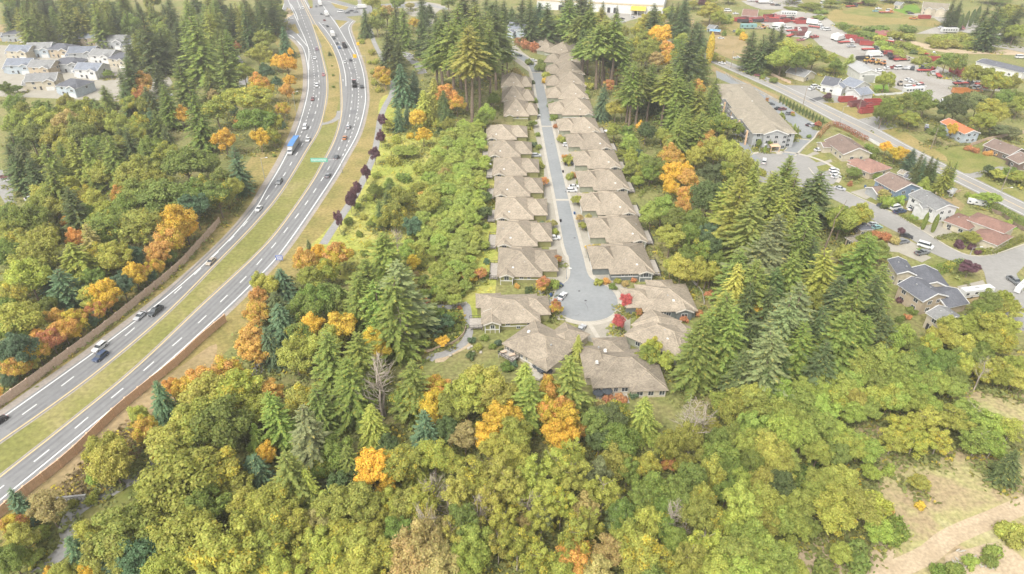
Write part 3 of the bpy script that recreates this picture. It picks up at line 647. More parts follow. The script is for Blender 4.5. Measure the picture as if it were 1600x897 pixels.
# the row: local +x is the rear; for the left row the rear points to -X, which is what the mirrored blocks give
right_peaks = [(930, 202.1), (948, 227.7), (962, 257.3), (974, 291), (983, 329.3), (1001, 372), (1011, 421.5)]
for k, p in enumerate(right_peaks):
    place_row(f'brown roofed house right of the street, {ORD[6 - k]} one up from the round road end', p, R(2.5), False, 'sage' if k != 6 else 'slate', k + 10)
# narrower houses higher up the street, hip roofs turned the other way
def upper(label, px, ang, mirror, L=17, Wd=14, wall='olive', k=0):
    """px: near eave corner away from the street"""
    p = G(*px, 3.0)
    s = -1 if mirror else 1
    bl = [(0, 0, L * .72, Wd, 0, HB, 'hip', .46, .5, 'x'), (L * .6, 2.5, L, Wd - 5, 0, HB - .1, 'hip', .48, .5, 'x'), (1.0, -.9, 4.6, 4, 0, HB + .2, 'gable', .42, .4, 'y')]
    wins = [(7, 0, 1.6, 1.2, 1.0, '-y'), (0, 5, .9, 2, 1.5, '-x'), (0, 10, .9, 2, 1.5, '-x')]
    if not mirror:
        bl = [(-b[2], b[1], -b[0], b[3], *b[4:]) for b in bl]
        wins = [(-a, b, c, d, e, '+x' if f == '-x' else f) for a, b, c, d, e, f in wins]
    sg = 1 if mirror else -1
    def ex(root):
        dome(root, [(sg * 7, 3.6, HB + 1.6)]); 
        b = MB(); b.box(min(sg * 4.7, sg * L * .72), -.05, 1.35, max(sg * 4.7, sg * L * .72), .03, 1.6, M['white']); b.build('trim_band', root)
    org = p.copy(); org.z = 0
    return building('row_house', label, org, ang, bl, wall, 'taupe', wins, (), [(sg * L, Wd / 2 - .7, .05, 5, 2.3, '+x' if mirror else '-x')], group='brown roofed row houses along the street', ex=ex)
for k, (x, y) in enumerate([(784, 136.5), (785, 158.5), (788, 181)]):
    upper(f'narrow brown roofed house beside the tall firs, {("farthest", "middle", "nearest")[k]} of the three', (x, y), R(0), True, 17.5, 23, 'olive', k)
for k, (x, y) in enumerate([(913, 116), (915.5, 134.5), (919.5, 154), (928, 179)]):
    upper(f'brown roofed house below the pines, {("fourth", "third", "second", "first")[k]} above the crossing band', (x, y), R(1), False, 23, 23, 'sage', k)
for k, (x, y, a) in enumerate([(909, 101, 12), (889, 85.5, 26), (857, 73, 32)]):
    upper(('brown roofed house on the bend beside the red parked car', 'brown roofed house on the bend of the street, second from its top', 'topmost brown roofed house at the bend, beside the grey house')[k], (x, y), R(-a), False, 25, 23, 'sage', k)

# --- five houses round the turning circle
def quadframe(r, A, B, C, z):
    """roof corner A, corner B along the ridge, corner C across: origin, angle, length, width at eave height z"""
    a, b, c = g(r, *A, z), g(r, *B, z), g(r, *C, z)
    u = b - a; u.z = 0; L = u.length; u.normalize(); v = Vector((-u.y, u.x, 0)); w = (c - a).dot(v)
    if w < 0:                                                   # keep local +y on the house side
        a = b; u = -u; w = -w
    return Vector((a.x, a.y, 0)), math.atan2(u.y, u.x), L, w
# A: green gabled house on the left of the circle
oA = g('c', 170, 335, 3.1); oA.z = 0
def exA(root):
    dome(root, [(4.6, 4.2, HB + 1.5)]); vents(root, [(8, 6, HB + 2.5), (11, 4, HB + 1.7)])
    b = MB(); b.box(3.9, -.06, 1.3, 15.5, .02, 1.55, M['white']); b.box(-1.04, -1.36, 1.2, 3.54, -1.28, 1.45, M['white'])
    for x in (-.9, 3.4): b.box(x - .1, -1.4, 0, x + .1, -1.26, HB + .2, M['white'])
    b.box(.5, -1.4, 0, .65, -1.26, 2.6, M['white']); b.box(2.0, -1.4, 0, 2.15, -1.26, 2.6, M['white']); b.build('trim_band', root)
    deck(root, -5.6, 0, -1.6, 5, 1.2)
building('turning_circle_house', 'green gabled house with a deck left of the turning circle, beside the footpath', oA, R(3), [
    (-1.5, 0, 15.5, 14.5, 0, HB, 'hip', .42, .55, 'x'), (11, 4, 19, 13.5, 0, HB - .1, 'hip', .45, .5, 'x'), (-1, -1.3, 3.5, 5, 0, HB + .3, 'gable', .42, .45, 'y'), (-3.2, 8.5, 4, 15.5, 0, HB + .1, 'hip', .45, .45, 'x')],
    'olive', 'taupe', [(1.3, -1.3, 1.7, 1.1, 1.3, '-y'), (9.2, 0, .5, 1.0, 1.1, '-y'), (6, 0, 1.75, 1.2, .8, '-y'), (12.5, 0, 1.75, 1.2, .8, '-y')], (), [(19, 8.7, .05, 5, 2.3, '+x')], group='houses round the turning circle', ex=exA)
# B: cream house at the foot of the circle, turned
oB, aB, LB, wB = quadframe('c', (262, 462), (560, 622), (470, 318), 3.2)
aB = aB
def exB(root):
    dome(root, [(9, 5, HB + 2.1), (4, 7, HB + 2.3)]); vents(root, [(7.5, 7.5, HB + 3), (13, 6, HB + 2.6)])
    deck(root, 1, -3.2, 6.5, -.05, 1.6); m = MB(); m.box(10.5, -3.5, .1, LB - 1, -.05, .9, M['concrete']); m.build('patio', root)
    b = MB(); b.box(.6, -.05, 1.0, LB - .6, .02, 1.25, M['white']); b.build('trim_band', root)
building('turning_circle_house', 'cream house with a long rear deck and dark patio umbrellas below the turning circle', oB, aB, [
    (.6, 0, LB - .6, 14, 0, HB + .4, 'hip', .42, .55, 'x'), (LB * .45, 9, LB * .93, 19.5, 0, HB + .2, 'hip', .44, .5, 'y'), (LB * .72, -1.2, LB - .3, 6, 0, HB + .5, 'hip', .44, .5, 'y')],
    'cream', 'taupe', [(2, 0, 1.7, .8, 1.0, '-y'), (3.6, 0, 1.5, 1.4, 1.3, '-y'), (7.2, 0, 1.6, .8, 1.1, '-y'), (9, 0, 1.6, .6, 1.0, '-y'), (LB * .86, -1.2, .8, 2.4, 1.7, '-y'), (LB * .75, -1.2, 1.5, .9, 1.2, '-y')], (), [(LB * .7, 19.5, .05, 5, 2.3, '+y')], group='houses round the turning circle', ex=exB)
# C: cream house straight below the circle
oC = g('c', 835, 735, 3.0); oC.z = 0
def exC(root):
    dome(root, [(1.6, 7.0, HB + 2.6), (4.5, 11, HB + 3.4)], 'skylight'); vents(root, [(12, 8, HB + 2.3), (3, 13, HB + 3)])
    m = MB(); m.box(.5, -3.8, -.05, 9, -.05, .25, M['concrete']); m.build('patio', root)
    b = MB(); b.box(.1, -.05, 2.55, 9.9, .02, 2.8, M['white']); b.build('trim_band', root)
building('turning_circle_house', 'cream house with a paved rear patio at the foot of the turning circle drive', oC, R(3), [
    (0, 0, 18.6, 15, 0, HB, 'hip', .44, .55, 'x'), (-1.5, 4, 8, 17, 0, HB + .1, 'hip', .4, .5, 'y'), (9.8, -1.8, 19, 8, 0, HB - .15, 'hip', .42, .5, 'x'), (3, 11, 12, 20.5, 0, HB + .2, 'hip', .42, .5, 'y')],
    'cream', 'taupe', [(1.2, 0, .9, 1.0, 1.4, '-y'), (3.6, 0, .4, 2.0, 2.0, '-y'), (5.9, 0, .9, 1.0, 1.4, '-y'), (8.3, 0, .9, 1.6, 1.3, '-y'), (12, -1.8, .8, 1.6, 1.4, '-y'), (15, -1.8, .8, 1.4, 1.4, '-y'), (18, -1.8, .8, 1.4, 1.4, '-y')], (), [(7.5, 20.5, .05, 5, 2.3, '+y')], group='houses round the turning circle', ex=exC)
# D: turned the other way
oD, aD, LD_, wD = quadframe('c', (1035, 410), (1385, 565), (1230, 275), 3.1)
building('turning_circle_house', 'turned brown roofed house behind the lower red maple, half hidden by firs', oD, aD, [
    (0, 0, LD_, 13, 0, HB, 'hip', .42, .55, 'x'), (-1, 5.5, LD_ * .5, 16, 0, HB + .1, 'hip', .44, .5, 'x'), (LD_ * .55, 2, LD_ * .98, 15, 0, HB + .15, 'hip', .42, .5, 'y')], 'sage', 'taupe',
    [(4, 0, .9, 1.4, 1.3, '-y'), (9, 0, .9, 1.4, 1.3, '-y')], (), [(-1, 11, .05, 5, 2.3, '-x')], group='houses round the turning circle', ex=lambda r_: (dome(r_, [(LD_ * .62, 4, HB + 1.6)]), vents(r_, [(LD_ * .5, 6, HB + 2.6)])))
# E: slate house right of the circle
oE = g('c', 1150, 262, 3.0); oE.z = 0
def exE(root):
    dome(root, [(9.5, 3.2, HB + 1.4)]); vents(root, [(8, 5, HB + 2.2)])
    b = MB()
    for x in (.3, 3, 6): b.box(x - .1, -.1, 0, x + .1, 0, HB, M['white'])
    b.build('trim_band', root)
building('turning_circle_house', 'dark slate walled house right of the turning circle, behind the upper red maple', oE, R(2), [
    (0, 0, 16, 14.5, 0, HB, 'hip', .42, .55, 'x'), (-5, 2.5, 4, 12.5, 0, HB - .1, 'hip', .44, .5, 'x'), (9.8, -1.3, 14.6, 5, 0, HB + .25, 'gable', .42, .45, 'y'), (4, 8, 12, 17, 0, HB + .1, 'hip', .44, .5, 'y')],
    'slate', 'taupe', [(12.2, -1.3, .8, 1.8, 1.6, '-y'), (4.5, 0, .9, 1.4, 1.3, '-y'), (7.6, 0, .9, 1.4, 1.3, '-y')], [(1.6, 0, .1, 1, 2.1, '-y')], [(-5, 7.5, .05, 5, 2.3, '-x')], group='houses round the turning circle', ex=exE)

TRIM[:] = [M['white'], M['white']]
# --- neighbourhood on the right ------------------------------------------------------------------
def qhouse(name, label, r, A, B, C, ze, wall, roof, kind='gable', pitch=.4, oh=.5, extra=(), wmax=14, group=None, wins=None, cat='house', ax='x', ex=None):
    o, a, L, w = quadframe(r, A, B, C, ze); w = min(w, wmax)
    bl = [(oh, oh, L - oh, w - oh, 0, ze, kind, pitch, oh, ax)] + list(extra)
    if wins is None:
        wins = []
        n = max(1, int(L / 4.5)); lv = [.9] if ze < 4.2 else [.9, 3.5]
        for z in lv:
            if z + 1.3 > ze: continue
            for i in range(n):
                x = oh + (L - 2 * oh) * (i + .5) / n
                wins.append((x, oh, z, 1.5, 1.2, '-y'))
                if (i + 1) % 2: wins.append((x, w - oh, z, 1.4, 1.1, '+y'))
            wins += [(L - oh, w * .35, z, 1.5, 1.2, '+x'), (L - oh, w * .68, z, 1.2, 1.2, '+x'), (oh, w * .5, z, 1.5, 1.2, '-x')]
    def exx(root):
        vents(root, [(L * .35, w * .36, ze + w * .36 * pitch), (L * .62, w * .62, ze + w * .38 * pitch)])
        if ex: ex(root, L, w)
    return building(name, label, o, a, bl, wall, roof, wins, [(L * .3, oh, .1, 1, 2.1, '-y')] if wins and ze < 9 else (), (), group=group, cat=cat, ex=exx)
gd = lambda x, y, w, face, z=.05: (lambda root, L, W_: building_garage(root, x, y, w, face))
def garage_at(fx, fy, w, face):
    def f(root, L, W_):
        x, y = fx * L, fy * W_; m = MB(); s = .07 if face[0] == '+' else -.07
        if face[1] == 'x': m.box(min(x, x + s), y - w / 2, .05, max(x, x + s), y + w / 2, 2.3, M['white'])
        else: m.box(x - w / 2, min(y, y + s), .05, x + w / 2, max(y, y + s), 2.3, M['white'])
        m.build('garage_door', root)
    return f
qhouse('bungalow', 'beige house with a long brown roof below the red hedge by the main road', 'V', (748, 155), (868, 246), (890, 112), 3.6, 'cream', 'brown', 'gable', .42, extra=[(1, -3.4, 7, 3, 0, 2.8, 'gable', .42, .4, 'y')])
qhouse('bungalow', 'brick red roofed bungalow with leafy bushes at its front', 'Q', (95, 300), (240, 364), (255, 268), 3.1, 'beige', 'pink', 'hip', .42, extra=[(-3, 4, 3, 10, 0, 2.6, 'hip', .4, .4, 'x')])
qhouse('two_storey_house', 'blue sided house with a grey brown roof on the residential street', 'Q', (262, 402), (396, 478), (388, 358), 5.2, 'blue', 'brown', 'gable', .4, extra=[(1.5, -4.2, 8, 1.5, 0, 2.8, 'gable', .42, .4, 'y', 'grey')], ex=None)
qhouse('two_storey_house', 'white two storey house with pillars and a grey roof', 'Q', (475, 494), (648, 596), (602, 470), 5.6, 'white', 'grey', 'gable', .36, extra=[(7, -2.4, 11, 2, 0, 5.0, 'gable', .45, .3, 'y')])
qhouse('bungalow', 'pinkish roofed corner bungalow with a wide tan drive', 'Q', (690, 655), (850, 716), (770, 600), 3.0, 'cream', 'pink', 'hip', .36, extra=[(6, 5, 19, 14, 0, 4.6, 'hip', .36, .5, 'x'), (12, -3, 21, 8, 0, 3.0, 'hip', .36, .5, 'y')], wmax=12)
qhouse('cottage', 'low dark roofed house half hidden by trees beside the residential street', 'Q', (130, 672), (178, 716), (190, 652), 3.2, 'beige', 'slate', 'hip', .35)
qhouse('cottage', 'tan flat roofed house behind firs, beside the low dark roofed house', 'Q', (80, 760), (150, 800), (130, 720), 3.0, 'beige', 'beige', 'hip', .25)
qhouse('two_storey_house', 'dark roofed house with a cream gable above the curving hedge', 'P', (345, 300), (405, 392), (440, 270), 4.6, 'cream', 'slate', 'gable', .42, extra=[(4, 6, 14, 15, 0, 3.4, 'gable', .42, .5, 'x')])
qhouse('two_storey_house', 'beige two storey house with a dark roof beside the white motorhome trailer', 'P', (405, 455), (568, 566), (520, 395), 5.4, 'beige', 'slate', 'gable', .4, extra=[(3, 8, 13, 16, 0, 3.2, 'gable', .4, .5, 'y')])
qhouse('two_storey_house', 'cream two storey house with a grey roof at the edge of the lower trees', 'P', (582, 632), (692, 706), (705, 588), 5.2, 'cream', 'grey', 'gable', .4, extra=[(3, 8, 12, 17, 0, 3.0, 'gable', .4, .5, 'y', None, 'slate')])
qhouse('barn', 'long pale blue building with a bright orange roof', 'N', (672, 758), (828, 836), (728, 732), 5.0, 'paleblue', 'orange', 'gable', .36, wmax=11, cat='building')
qhouse('bungalow', 'large brown bungalow at the edge of the mown field', 'Q', (940, 186), (1110, 250), (1130, 156), 3.2, 'brown', 'brown', 'gable', .35, wmax=13)
qhouse('bungalow', 'dark timber house with a gable beside the side road', 'Q', (1085, 262), (1165, 305), (1230, 232), 3.2, 'brown', 'brown', 'gable', .42, wmax=12)
qhouse('garden_shed', 'small white garden shed behind the white pillared house', 'Q', (716, 470), (758, 482), (745, 448), 2.6, 'white', 'lightgrey', 'hip', .4, .3, cat='shed', wins=[(2, .3, .8, 1, 1, '-y')])
qhouse('garden_shed', 'grey garden shed behind the blue house', 'Q', (405, 358), (445, 372), (430, 335), 2.6, 'grey', 'beige', 'gable', .3, .3, cat='shed', wins=[])
qhouse('garden_shed', 'low dark roofed shed beside the row of four spruces', 'Q', (440, 385), (485, 400), (470, 365), 2.4, 'grey', 'slate', 'gable', .25, .3, cat='shed', wins=[])
qhouse('two_storey_house', 'white house with a blue grey roof and arched window beside the junkyard', 'W', (385, 372), (560, 432), (455, 275), 4.8, 'white', 'bluegrey', 'gable', .42, wmax=14, extra=[(11, -6, 21, 4, 0, 4.2, 'gable', .42, .5, 'y')])
qhouse('two_storey_house', 'white gabled cottage with dark roof planes and parked cars in front', 'W', (165, 385), (350, 420), (260, 310), 4.2, 'white', 'slate', 'gable', .6, wmax=12, extra=[(8, -1.5, 13, 4, 0, 4.6, 'gable', .6, .4, 'y', 'white', 'bluegrey')])
def shop(root, L, w):
    m = MB(); m.box(L / 2 - 3.2, -.0, .05, L / 2 + 3.2, .43, 4.6, M['grey_metal']); m.build('roller_door', root)
qhouse('workshop', 'white workshop with a large grey roller door in the junkyard', 'W', (630, 262), (868, 262), (640, 150), 5.6, 'white', 'lightgrey', 'gable', .35, .4, cat='building', ax='y', wmax=24, wins=[(2.5, .4, 3.5, 1.2, 1, '-y')], ex=shop)
qhouse('cottage', 'small yellow gabled cottage with a grey roof under the big trees', 'M', (826, 482), (900, 462), (795, 425), 3.0, 'cream', 'grey', 'gable', .5, ax='y', wmax=14, wins=[(4, .5, .9, 1.6, 1.3, '-y')])
qhouse('cottage', 'small grey house beside the blue tarp shelter above the dry field', 'M', (215, 175), (262, 182), (230, 145), 3, 'grey', 'grey', 'gable', .4, wmax=10)
qhouse('tarp_shelter', 'open shelter under a bright blue tarp beside the dry field', 'M', (232, 192), (300, 198), (250, 178), 2.6, 'brown', 'blue', 'gable', .3, cat='shelter', wmax=6, wins=[])
qhouse('equipment_shed', 'wide low shed with a dark roof beside the gravel road', 'N', (895, 385), (1190, 455), (905, 352), 4.2, 'white', 'slate', 'gable', .16, .4, cat='building', wmax=26)
qhouse('mansion', 'large beige house with dormers beyond the gravel road', 'N', (560, 48), (725, 62), (590, 8), 5.6, 'cream', 'beige', 'gable', .45, wmax=16, extra=[(3, -2.5, 8, 4, 0, 5.2, 'gable', .6, .4, 'y'), (11, -3, 18, 5, 0, 5.2, 'gable', .6, .4, 'y')])
qhouse('cottage', 'small cottage beyond the mown mound in the junkyard', 'N', (385, 28), (430, 34), (395, 12), 3.4, 'cream', 'grey', 'gable', .4, wmax=10)
qhouse('two_storey_house', 'blue grey house with white trim at the top of the street', 'C', (1080, 178), (1188, 188), (1075, 125), 6.0, 'paleblue', 'bluegrey', 'gable', .45, wmax=15, extra=[(1, -3.5, 7, 3, 0, 4.2, 'gable', .5, .4, 'y'), (10, -3, 17, 3, 0, 5.4, 'gable', .5, .4, 'y')])
# apartment building
def apartments():
    o, a, L, w = quadframe('M', (258, 520), (505, 828), (420, 490), 7.6); w = 21
    root = empty('apartment_building', o, a, 'long beige roofed apartment building with timber balconies beside the parking lot', 'building')
    bl = [(.6, .6, L - .6, w - .6, 0, 7.4, 'hip', .27, .8, 'x'), (L * .15, -1.6, L * .35, 8, 0, 7.7, 'hip', .22, .6, 'y'), (L * .55, -1.6, L * .75, 8, 0, 7.7, 'hip', .22, .6, 'y'), (L - 9, 5, L + 1.6, w - 5, 0, 7.6, 'gable', .36, .5, 'x')]
    wb, rb, tb = MB(), MB(), MB()
    for k, b in enumerate(bl):
        e = .004 * k; wb.box(b[0] + e, b[1] + e, -.1, b[2] - e, b[3] - e, b[5], WM['grey'], bottom=False)
        roof_block(rb, tb, b[0] + e, b[1] + e, b[2] - e, b[3] - e, b[5] + e, b[6], b[7], b[8], b[9], RM_['beige'], wb, WM['grey'])
    wb.build('wall', root); rb.build('roof', root); tb.build('trim', root)
    for fl in range(3):
        n = int(L / 5)
        for i in range(n):
            x = 3 + i * (L - 5) / n
            if abs(x - L * .25) < L * .11 or abs(x - L * .65) < L * .11: y = -1.6
            else: y = .6
            window(root, x, y, fl * 2.5 + .8, 1.8, 1.6, '-y')
            if i % 2:
                m = MB(); m.box(x + 1.3, y - 1.6, fl * 2.5 + .1, x + 4.2, y - .02, fl * 2.5 + .28, M['white']); bo = m.build('balcony', root)
                r = MB(); railing(r, x + 1.3, y - 1.55, x + 4.2, y - 1.55, fl * 2.5 + .28); r.build('railing', bo)
        for y in (3, 7, 11, 15, 18): window(root, L + (1.6 if 4.5 < y < w - 4.5 else -.6), y, fl * 2.45 + .6, 1.5, 1.4, '+x')
        for i in range(8): window(root, 4 + i * (L - 8) / 7, w - .6, fl * 2.5 + .8, 1.6, 1.4, '+y')
    for k in range(6):
        m = MB(); x = 4 + k * (L - 8) / 5; m.box(x - .35, -.2 - 1.6, 0, x + .35, .5 - 1.6, 7.3, M['fence_wood']); m.build('timber_post', root)
    dome(root, [(L * .5, w * .5, 10), (L * .8, w * .45, 9.6), (L * .2, w * .55, 9.8)], 'roof_hatch')
    m = MB(); m.box(L + 1.7, 8, 2.6, L + 5.4, 12.5, 2.9, M['fence_wood'])
    for y in (8.3, 12.2): m.box(L + 5, y - .15, 0, L + 5.3, y + .15, 2.6, M['fence_wood'])
    m.build('porch', root)
apartments()
# industrial building at the top
def industrial():
    a = g('L', -330, 115); b = g('L', 1240, 195); u = (b - a); u.z = 0; L = u.length; rz = math.atan2(u.y, u.x)
    root = empty('warehouse', Vector((a.x, a.y, 0)), rz, 'long white warehouse with a yellow entrance canopy at the top', 'building')
    m = MB(); m.box(0, 0, -.1, L, 60, 9, WM['white']); m.box(-.2, -.2, 8.2, L + .2, 60.2, 9.5, M['white']); m.build('wall', root)
    r = MB(); r.box(.5, .5, 9.4, L - .5, 59.5, 9.8, RM_['white']); r.build('roof', root)
    t = MB(); t.box(-.26, -.3, 7.2, L + .26, -.2, 7.8, M['yellow_line']); t.build('yellow_band', root)
    for x, w in ((L * .58, 2.6), (L * .6 + 3, 2.2), (L * .8, 4), (L * .35, 5), (L * .2, 5)):
        d = MB(); d.box(x - w / 2, -.08, .1, x + w / 2, .02, 4.4, M['dark']); d.build('door', root)
    c = MB(); n = 10; x0, x1 = L * .755, L * .87
    sec = [(-7 + 7 * (1 - math.cos(math.pi / 2 * i / n)), 4.2 + 2.4 * math.sin(math.pi / 2 * i / n)) for i in range(n + 1)]
    for i in range(n):
        (ya, za), (yb, zb) = sec[i], sec[i + 1]; c.poly([(x0, ya, za), (x1, ya, za), (x1, yb, zb), (x0, yb, zb)], [(0, 1, 2, 3)], M['canopy'])
    c.poly([(x0, y, z) for y, z in sec] + [(x0, -.1, 4.2)], [tuple(range(n + 2))], M['canopy']); c.poly([(x1, y, z) for y, z in sec] + [(x1, -.1, 4.2)], [tuple(range(n + 1, -1, -1))], M['canopy'])
    c.poly([(x0, -7, 4.19), (x1, -7, 4.19), (x1, -.1, 4.19), (x0, -.1, 4.19)], [(3, 2, 1, 0)], M['canopy'])
    cp = c.build('canopy', root)
    for x in (x0 + .5, (x0 + x1) / 2, x1 - .5):
        p = MB(); p.box(x - .2, -6.8, 0, x + .2, -6.4, 4.18, M['white']); p.build('post', cp)
M['canopy'] = flat_mat('yellow_canopy', (.75, .55, .08), .5, .3, .06)
industrial()
# suburb at the upper left: grey roofed houses of one builder
SUB = [(8, 66, 5), (36, 64, -8), (66, 63, 6), (98, 66, 0), (128, 72, 10), (160, 76, -5), (196, 82, 8), (14, 92, -6), (44, 90, 6), (76, 90, -3), (110, 96, 8), (143, 99, -12), (172, 104, -20), (12, 116, 4), (48, 118, -6), (84, 114, 5), (120, 122, -8), (44, 142, 12), (92, 148, -15), (203, 104, 10)]
WH = ['grey', 'white', 'cream', 'paleblue', 'beige']
for k, (x, y, a) in enumerate(SUB):
    q = random.Random(k); c = G(x, y); L, w = q.uniform(15, 18), q.uniform(11, 13)
    wall = WH[k % 5]; rowname = 'first' if y < 85 else ('second' if y < 108 else ('third' if y < 130 else 'fourth'))
    rank = sorted([s[0] for s in SUB if (s[1] < 85) == (y < 85) and (85 <= s[1] < 108) == (85 <= y < 108) and (108 <= s[1] < 130) == (108 <= y < 130)]).index(x)
    wins = [(L * .25, 0, z, 1.5, 1.3, '-y') for z in (.8, 3.6)] + [(L * .6, 0, 3.6, 1.5, 1.3, '-y'), (L, w * .5, 3.4, 1.5, 1.3, '+x'), (L * .82, -2.2, 3.4, 1.8, 1.2, '-y')]
    building('suburban_house', f'{wall} house with a grey roof, {ORD[rank]} from left, {rowname} row below suburb road'.replace('paleblue', 'pale blue'), c, R(a), [
        (0, 0, L, w, 0, 5.4, 'gable' if k % 3 else 'hip', .45, .5, 'x'), (L * .62, -2.2, L * .98, 4, 0, 5.2, 'gable', .5, .4, 'y'), (-3, 2, 2, w - 2, 0, 3, 'gable', .4, .4, 'x')],
        wall, ('slate', 'bluegrey', 'grey')[k % 3], wins, [(L * .45, 0, .1, 1.1, 2.1, '-y')], [(L * .8, -2.2, .05, 4.4, 2.3, '-y')], group='grey roofed houses of the suburb')
# ================================================================== vehicles
CARC = {'white': (.78, .78, .77), 'silver': (.52, .53, .54), 'grey': (.24, .25, .26), 'black': (.03, .03, .035), 'dark': (.07, .08, .09), 'red': (.42, .075, .07), 'maroon': (.26, .1, .1),
        'blue': (.08, .16, .34), 'navy': (.06, .09, .17), 'tan': (.5, .43, .34), 'orange': (.62, .25, .08), 'pink': (.52, .22, .22), 'yellow': (.7, .45, .1), 'teal': (.25, .45, .45), 'brown': (.22, .13, .09), 'green': (.3, .5, .4), 'mauve': (.34, .22, .28)}
HEADL = flat_mat('headlight_lens', (.8, .8, .78), .2, .5, .04); TAILL = flat_mat('tail_light_lens', (.45, .03, .03), .3, .5, .05)
PROTO = {}
def car_mesh(L, Wd, H, prof, glass, roof, wheel_x, wr=.33, extra=None):
    """meshes of one vehicle kind: profiles in (x, z), x forward"""
    out = {}
    b = MB(); b.prism(prof, -Wd / 2, Wd / 2, M['paint'], ty=.08, zt=H * .45); out['body'] = b
    gl = MB(); gl.prism(glass, -Wd / 2 + .1, Wd / 2 - .1, M['glass'], ty=.14, zt=min(z for _, z in glass) + .1); out['window_glass'] = gl
    rf = MB(); x0, x1, zr = roof; w = Wd / 2 - .2
    rf.poly([(x0, -w, zr), (x1, -w, zr), (x1, w, zr), (x0, w, zr), (x0 + .1, -w + .08, zr + .06), (x1 - .1, -w + .08, zr + .06), (x1 - .1, w - .08, zr + .06), (x0 + .1, w - .08, zr + .06)],
            [(4, 5, 6, 7), (0, 1, 5, 4), (1, 2, 6, 5), (2, 3, 7, 6), (3, 0, 4, 7), (3, 2, 1, 0)], M['paint'])
    for sx in (x0 + .02, x1 - .14):                              # pillars
        for y in (-w - .07, w - .01): rf.box(sx, y, zr - .42, sx + .12, y + .08, zr + .01, M['paint'])
    out['roof'] = rf
    whl = MB(); whl.tube((0, -.11, 0), (0, .11, 0), wr, wr, 10, M['rubber']); whl.tube((0, -.12, 0), (0, .12, 0), wr * .55, wr * .55, 8, M['grey_metal'])
    out['wheel'] = (whl, [(x, s * (Wd / 2 - .06), wr) for x in wheel_x for s in (-1, 1)])
    hl = MB(); hl.box(-.04, -.2, -.07, .05, .2, .07, HEADL); tl = MB(); tl.box(-.05, -.18, -.09, .04, .18, .09, TAILL)
    fx = max(x for x, z in prof); bx = min(x for x, z in prof)
    out['headlight'] = (hl, [(fx - .06, s * (Wd / 2 - .32), .66) for s in (-1, 1)]); out['tail_light'] = (tl, [(bx + .04, s * (Wd / 2 - .28), .8) for s in (-1, 1)])
    if extra: out.update(extra)
    return out
KIND = {}
KIND['sedan'] = ('car', car_mesh(4.6, 1.8, 1.42, [(-2.3, .3), (2.25, .28), (2.3, .62), (2.1, .78), (.95, .92), (-1.5, .98), (-2.2, .95), (-2.32, .7)],
                                 [(1.1, .88), (.25, 1.36), (-1.0, 1.38), (-1.9, .94)], (-1.0, .25, 1.37), (1.42, -1.38)))
KIND['suv'] = ('car', car_mesh(4.7, 1.9, 1.72, [(-2.3, .36), (2.28, .34), (2.34, .8), (2.15, .98), (1.0, 1.08), (-2.2, 1.12), (-2.35, .8)],
                               [(1.15, 1.04), (.4, 1.62), (-1.95, 1.64), (-2.24, 1.06)], (-1.95, .4, 1.63), (1.45, -1.4), .37))
KIND['van'] = ('van', car_mesh(5.4, 2.0, 2.2, [(-2.7, .4), (2.55, .36), (2.7, .8), (2.45, 1.15), (1.7, 1.3), (-2.66, 1.3), (-2.72, .8)],
                               [(1.85, 1.24), (1.15, 2.0), (-2.45, 2.1), (-2.62, 1.26)], (-2.5, 1.2, 2.06), (1.75, -1.65), .37))
_pk = car_mesh(5.6, 2.0, 1.85, [(-2.8, .5), (2.7, .46), (2.8, .95), (2.6, 1.12), (1.2, 1.2), (-.4, 1.22), (-.42, .75), (-2.7, .75), (-2.82, .7)],
               [(1.35, 1.15), (.75, 1.78), (-.35, 1.8), (-.5, 1.18)], (-.42, .75, 1.79), (1.8, -1.75), .4)
_bed = MB()
for y in (-.98, .88): _bed.box(-2.8, y, .7, -.42, y + .1, 1.2, M['paint'])
_bed.box(-2.82, -.88, .7, -2.7, .88, 1.18, M['paint']); _bed.box(-2.7, -.88, .74, -.42, .88, .8, M['rubber']); _pk['cargo_bed'] = _bed
KIND['pickup'] = ('pickup', _pk)
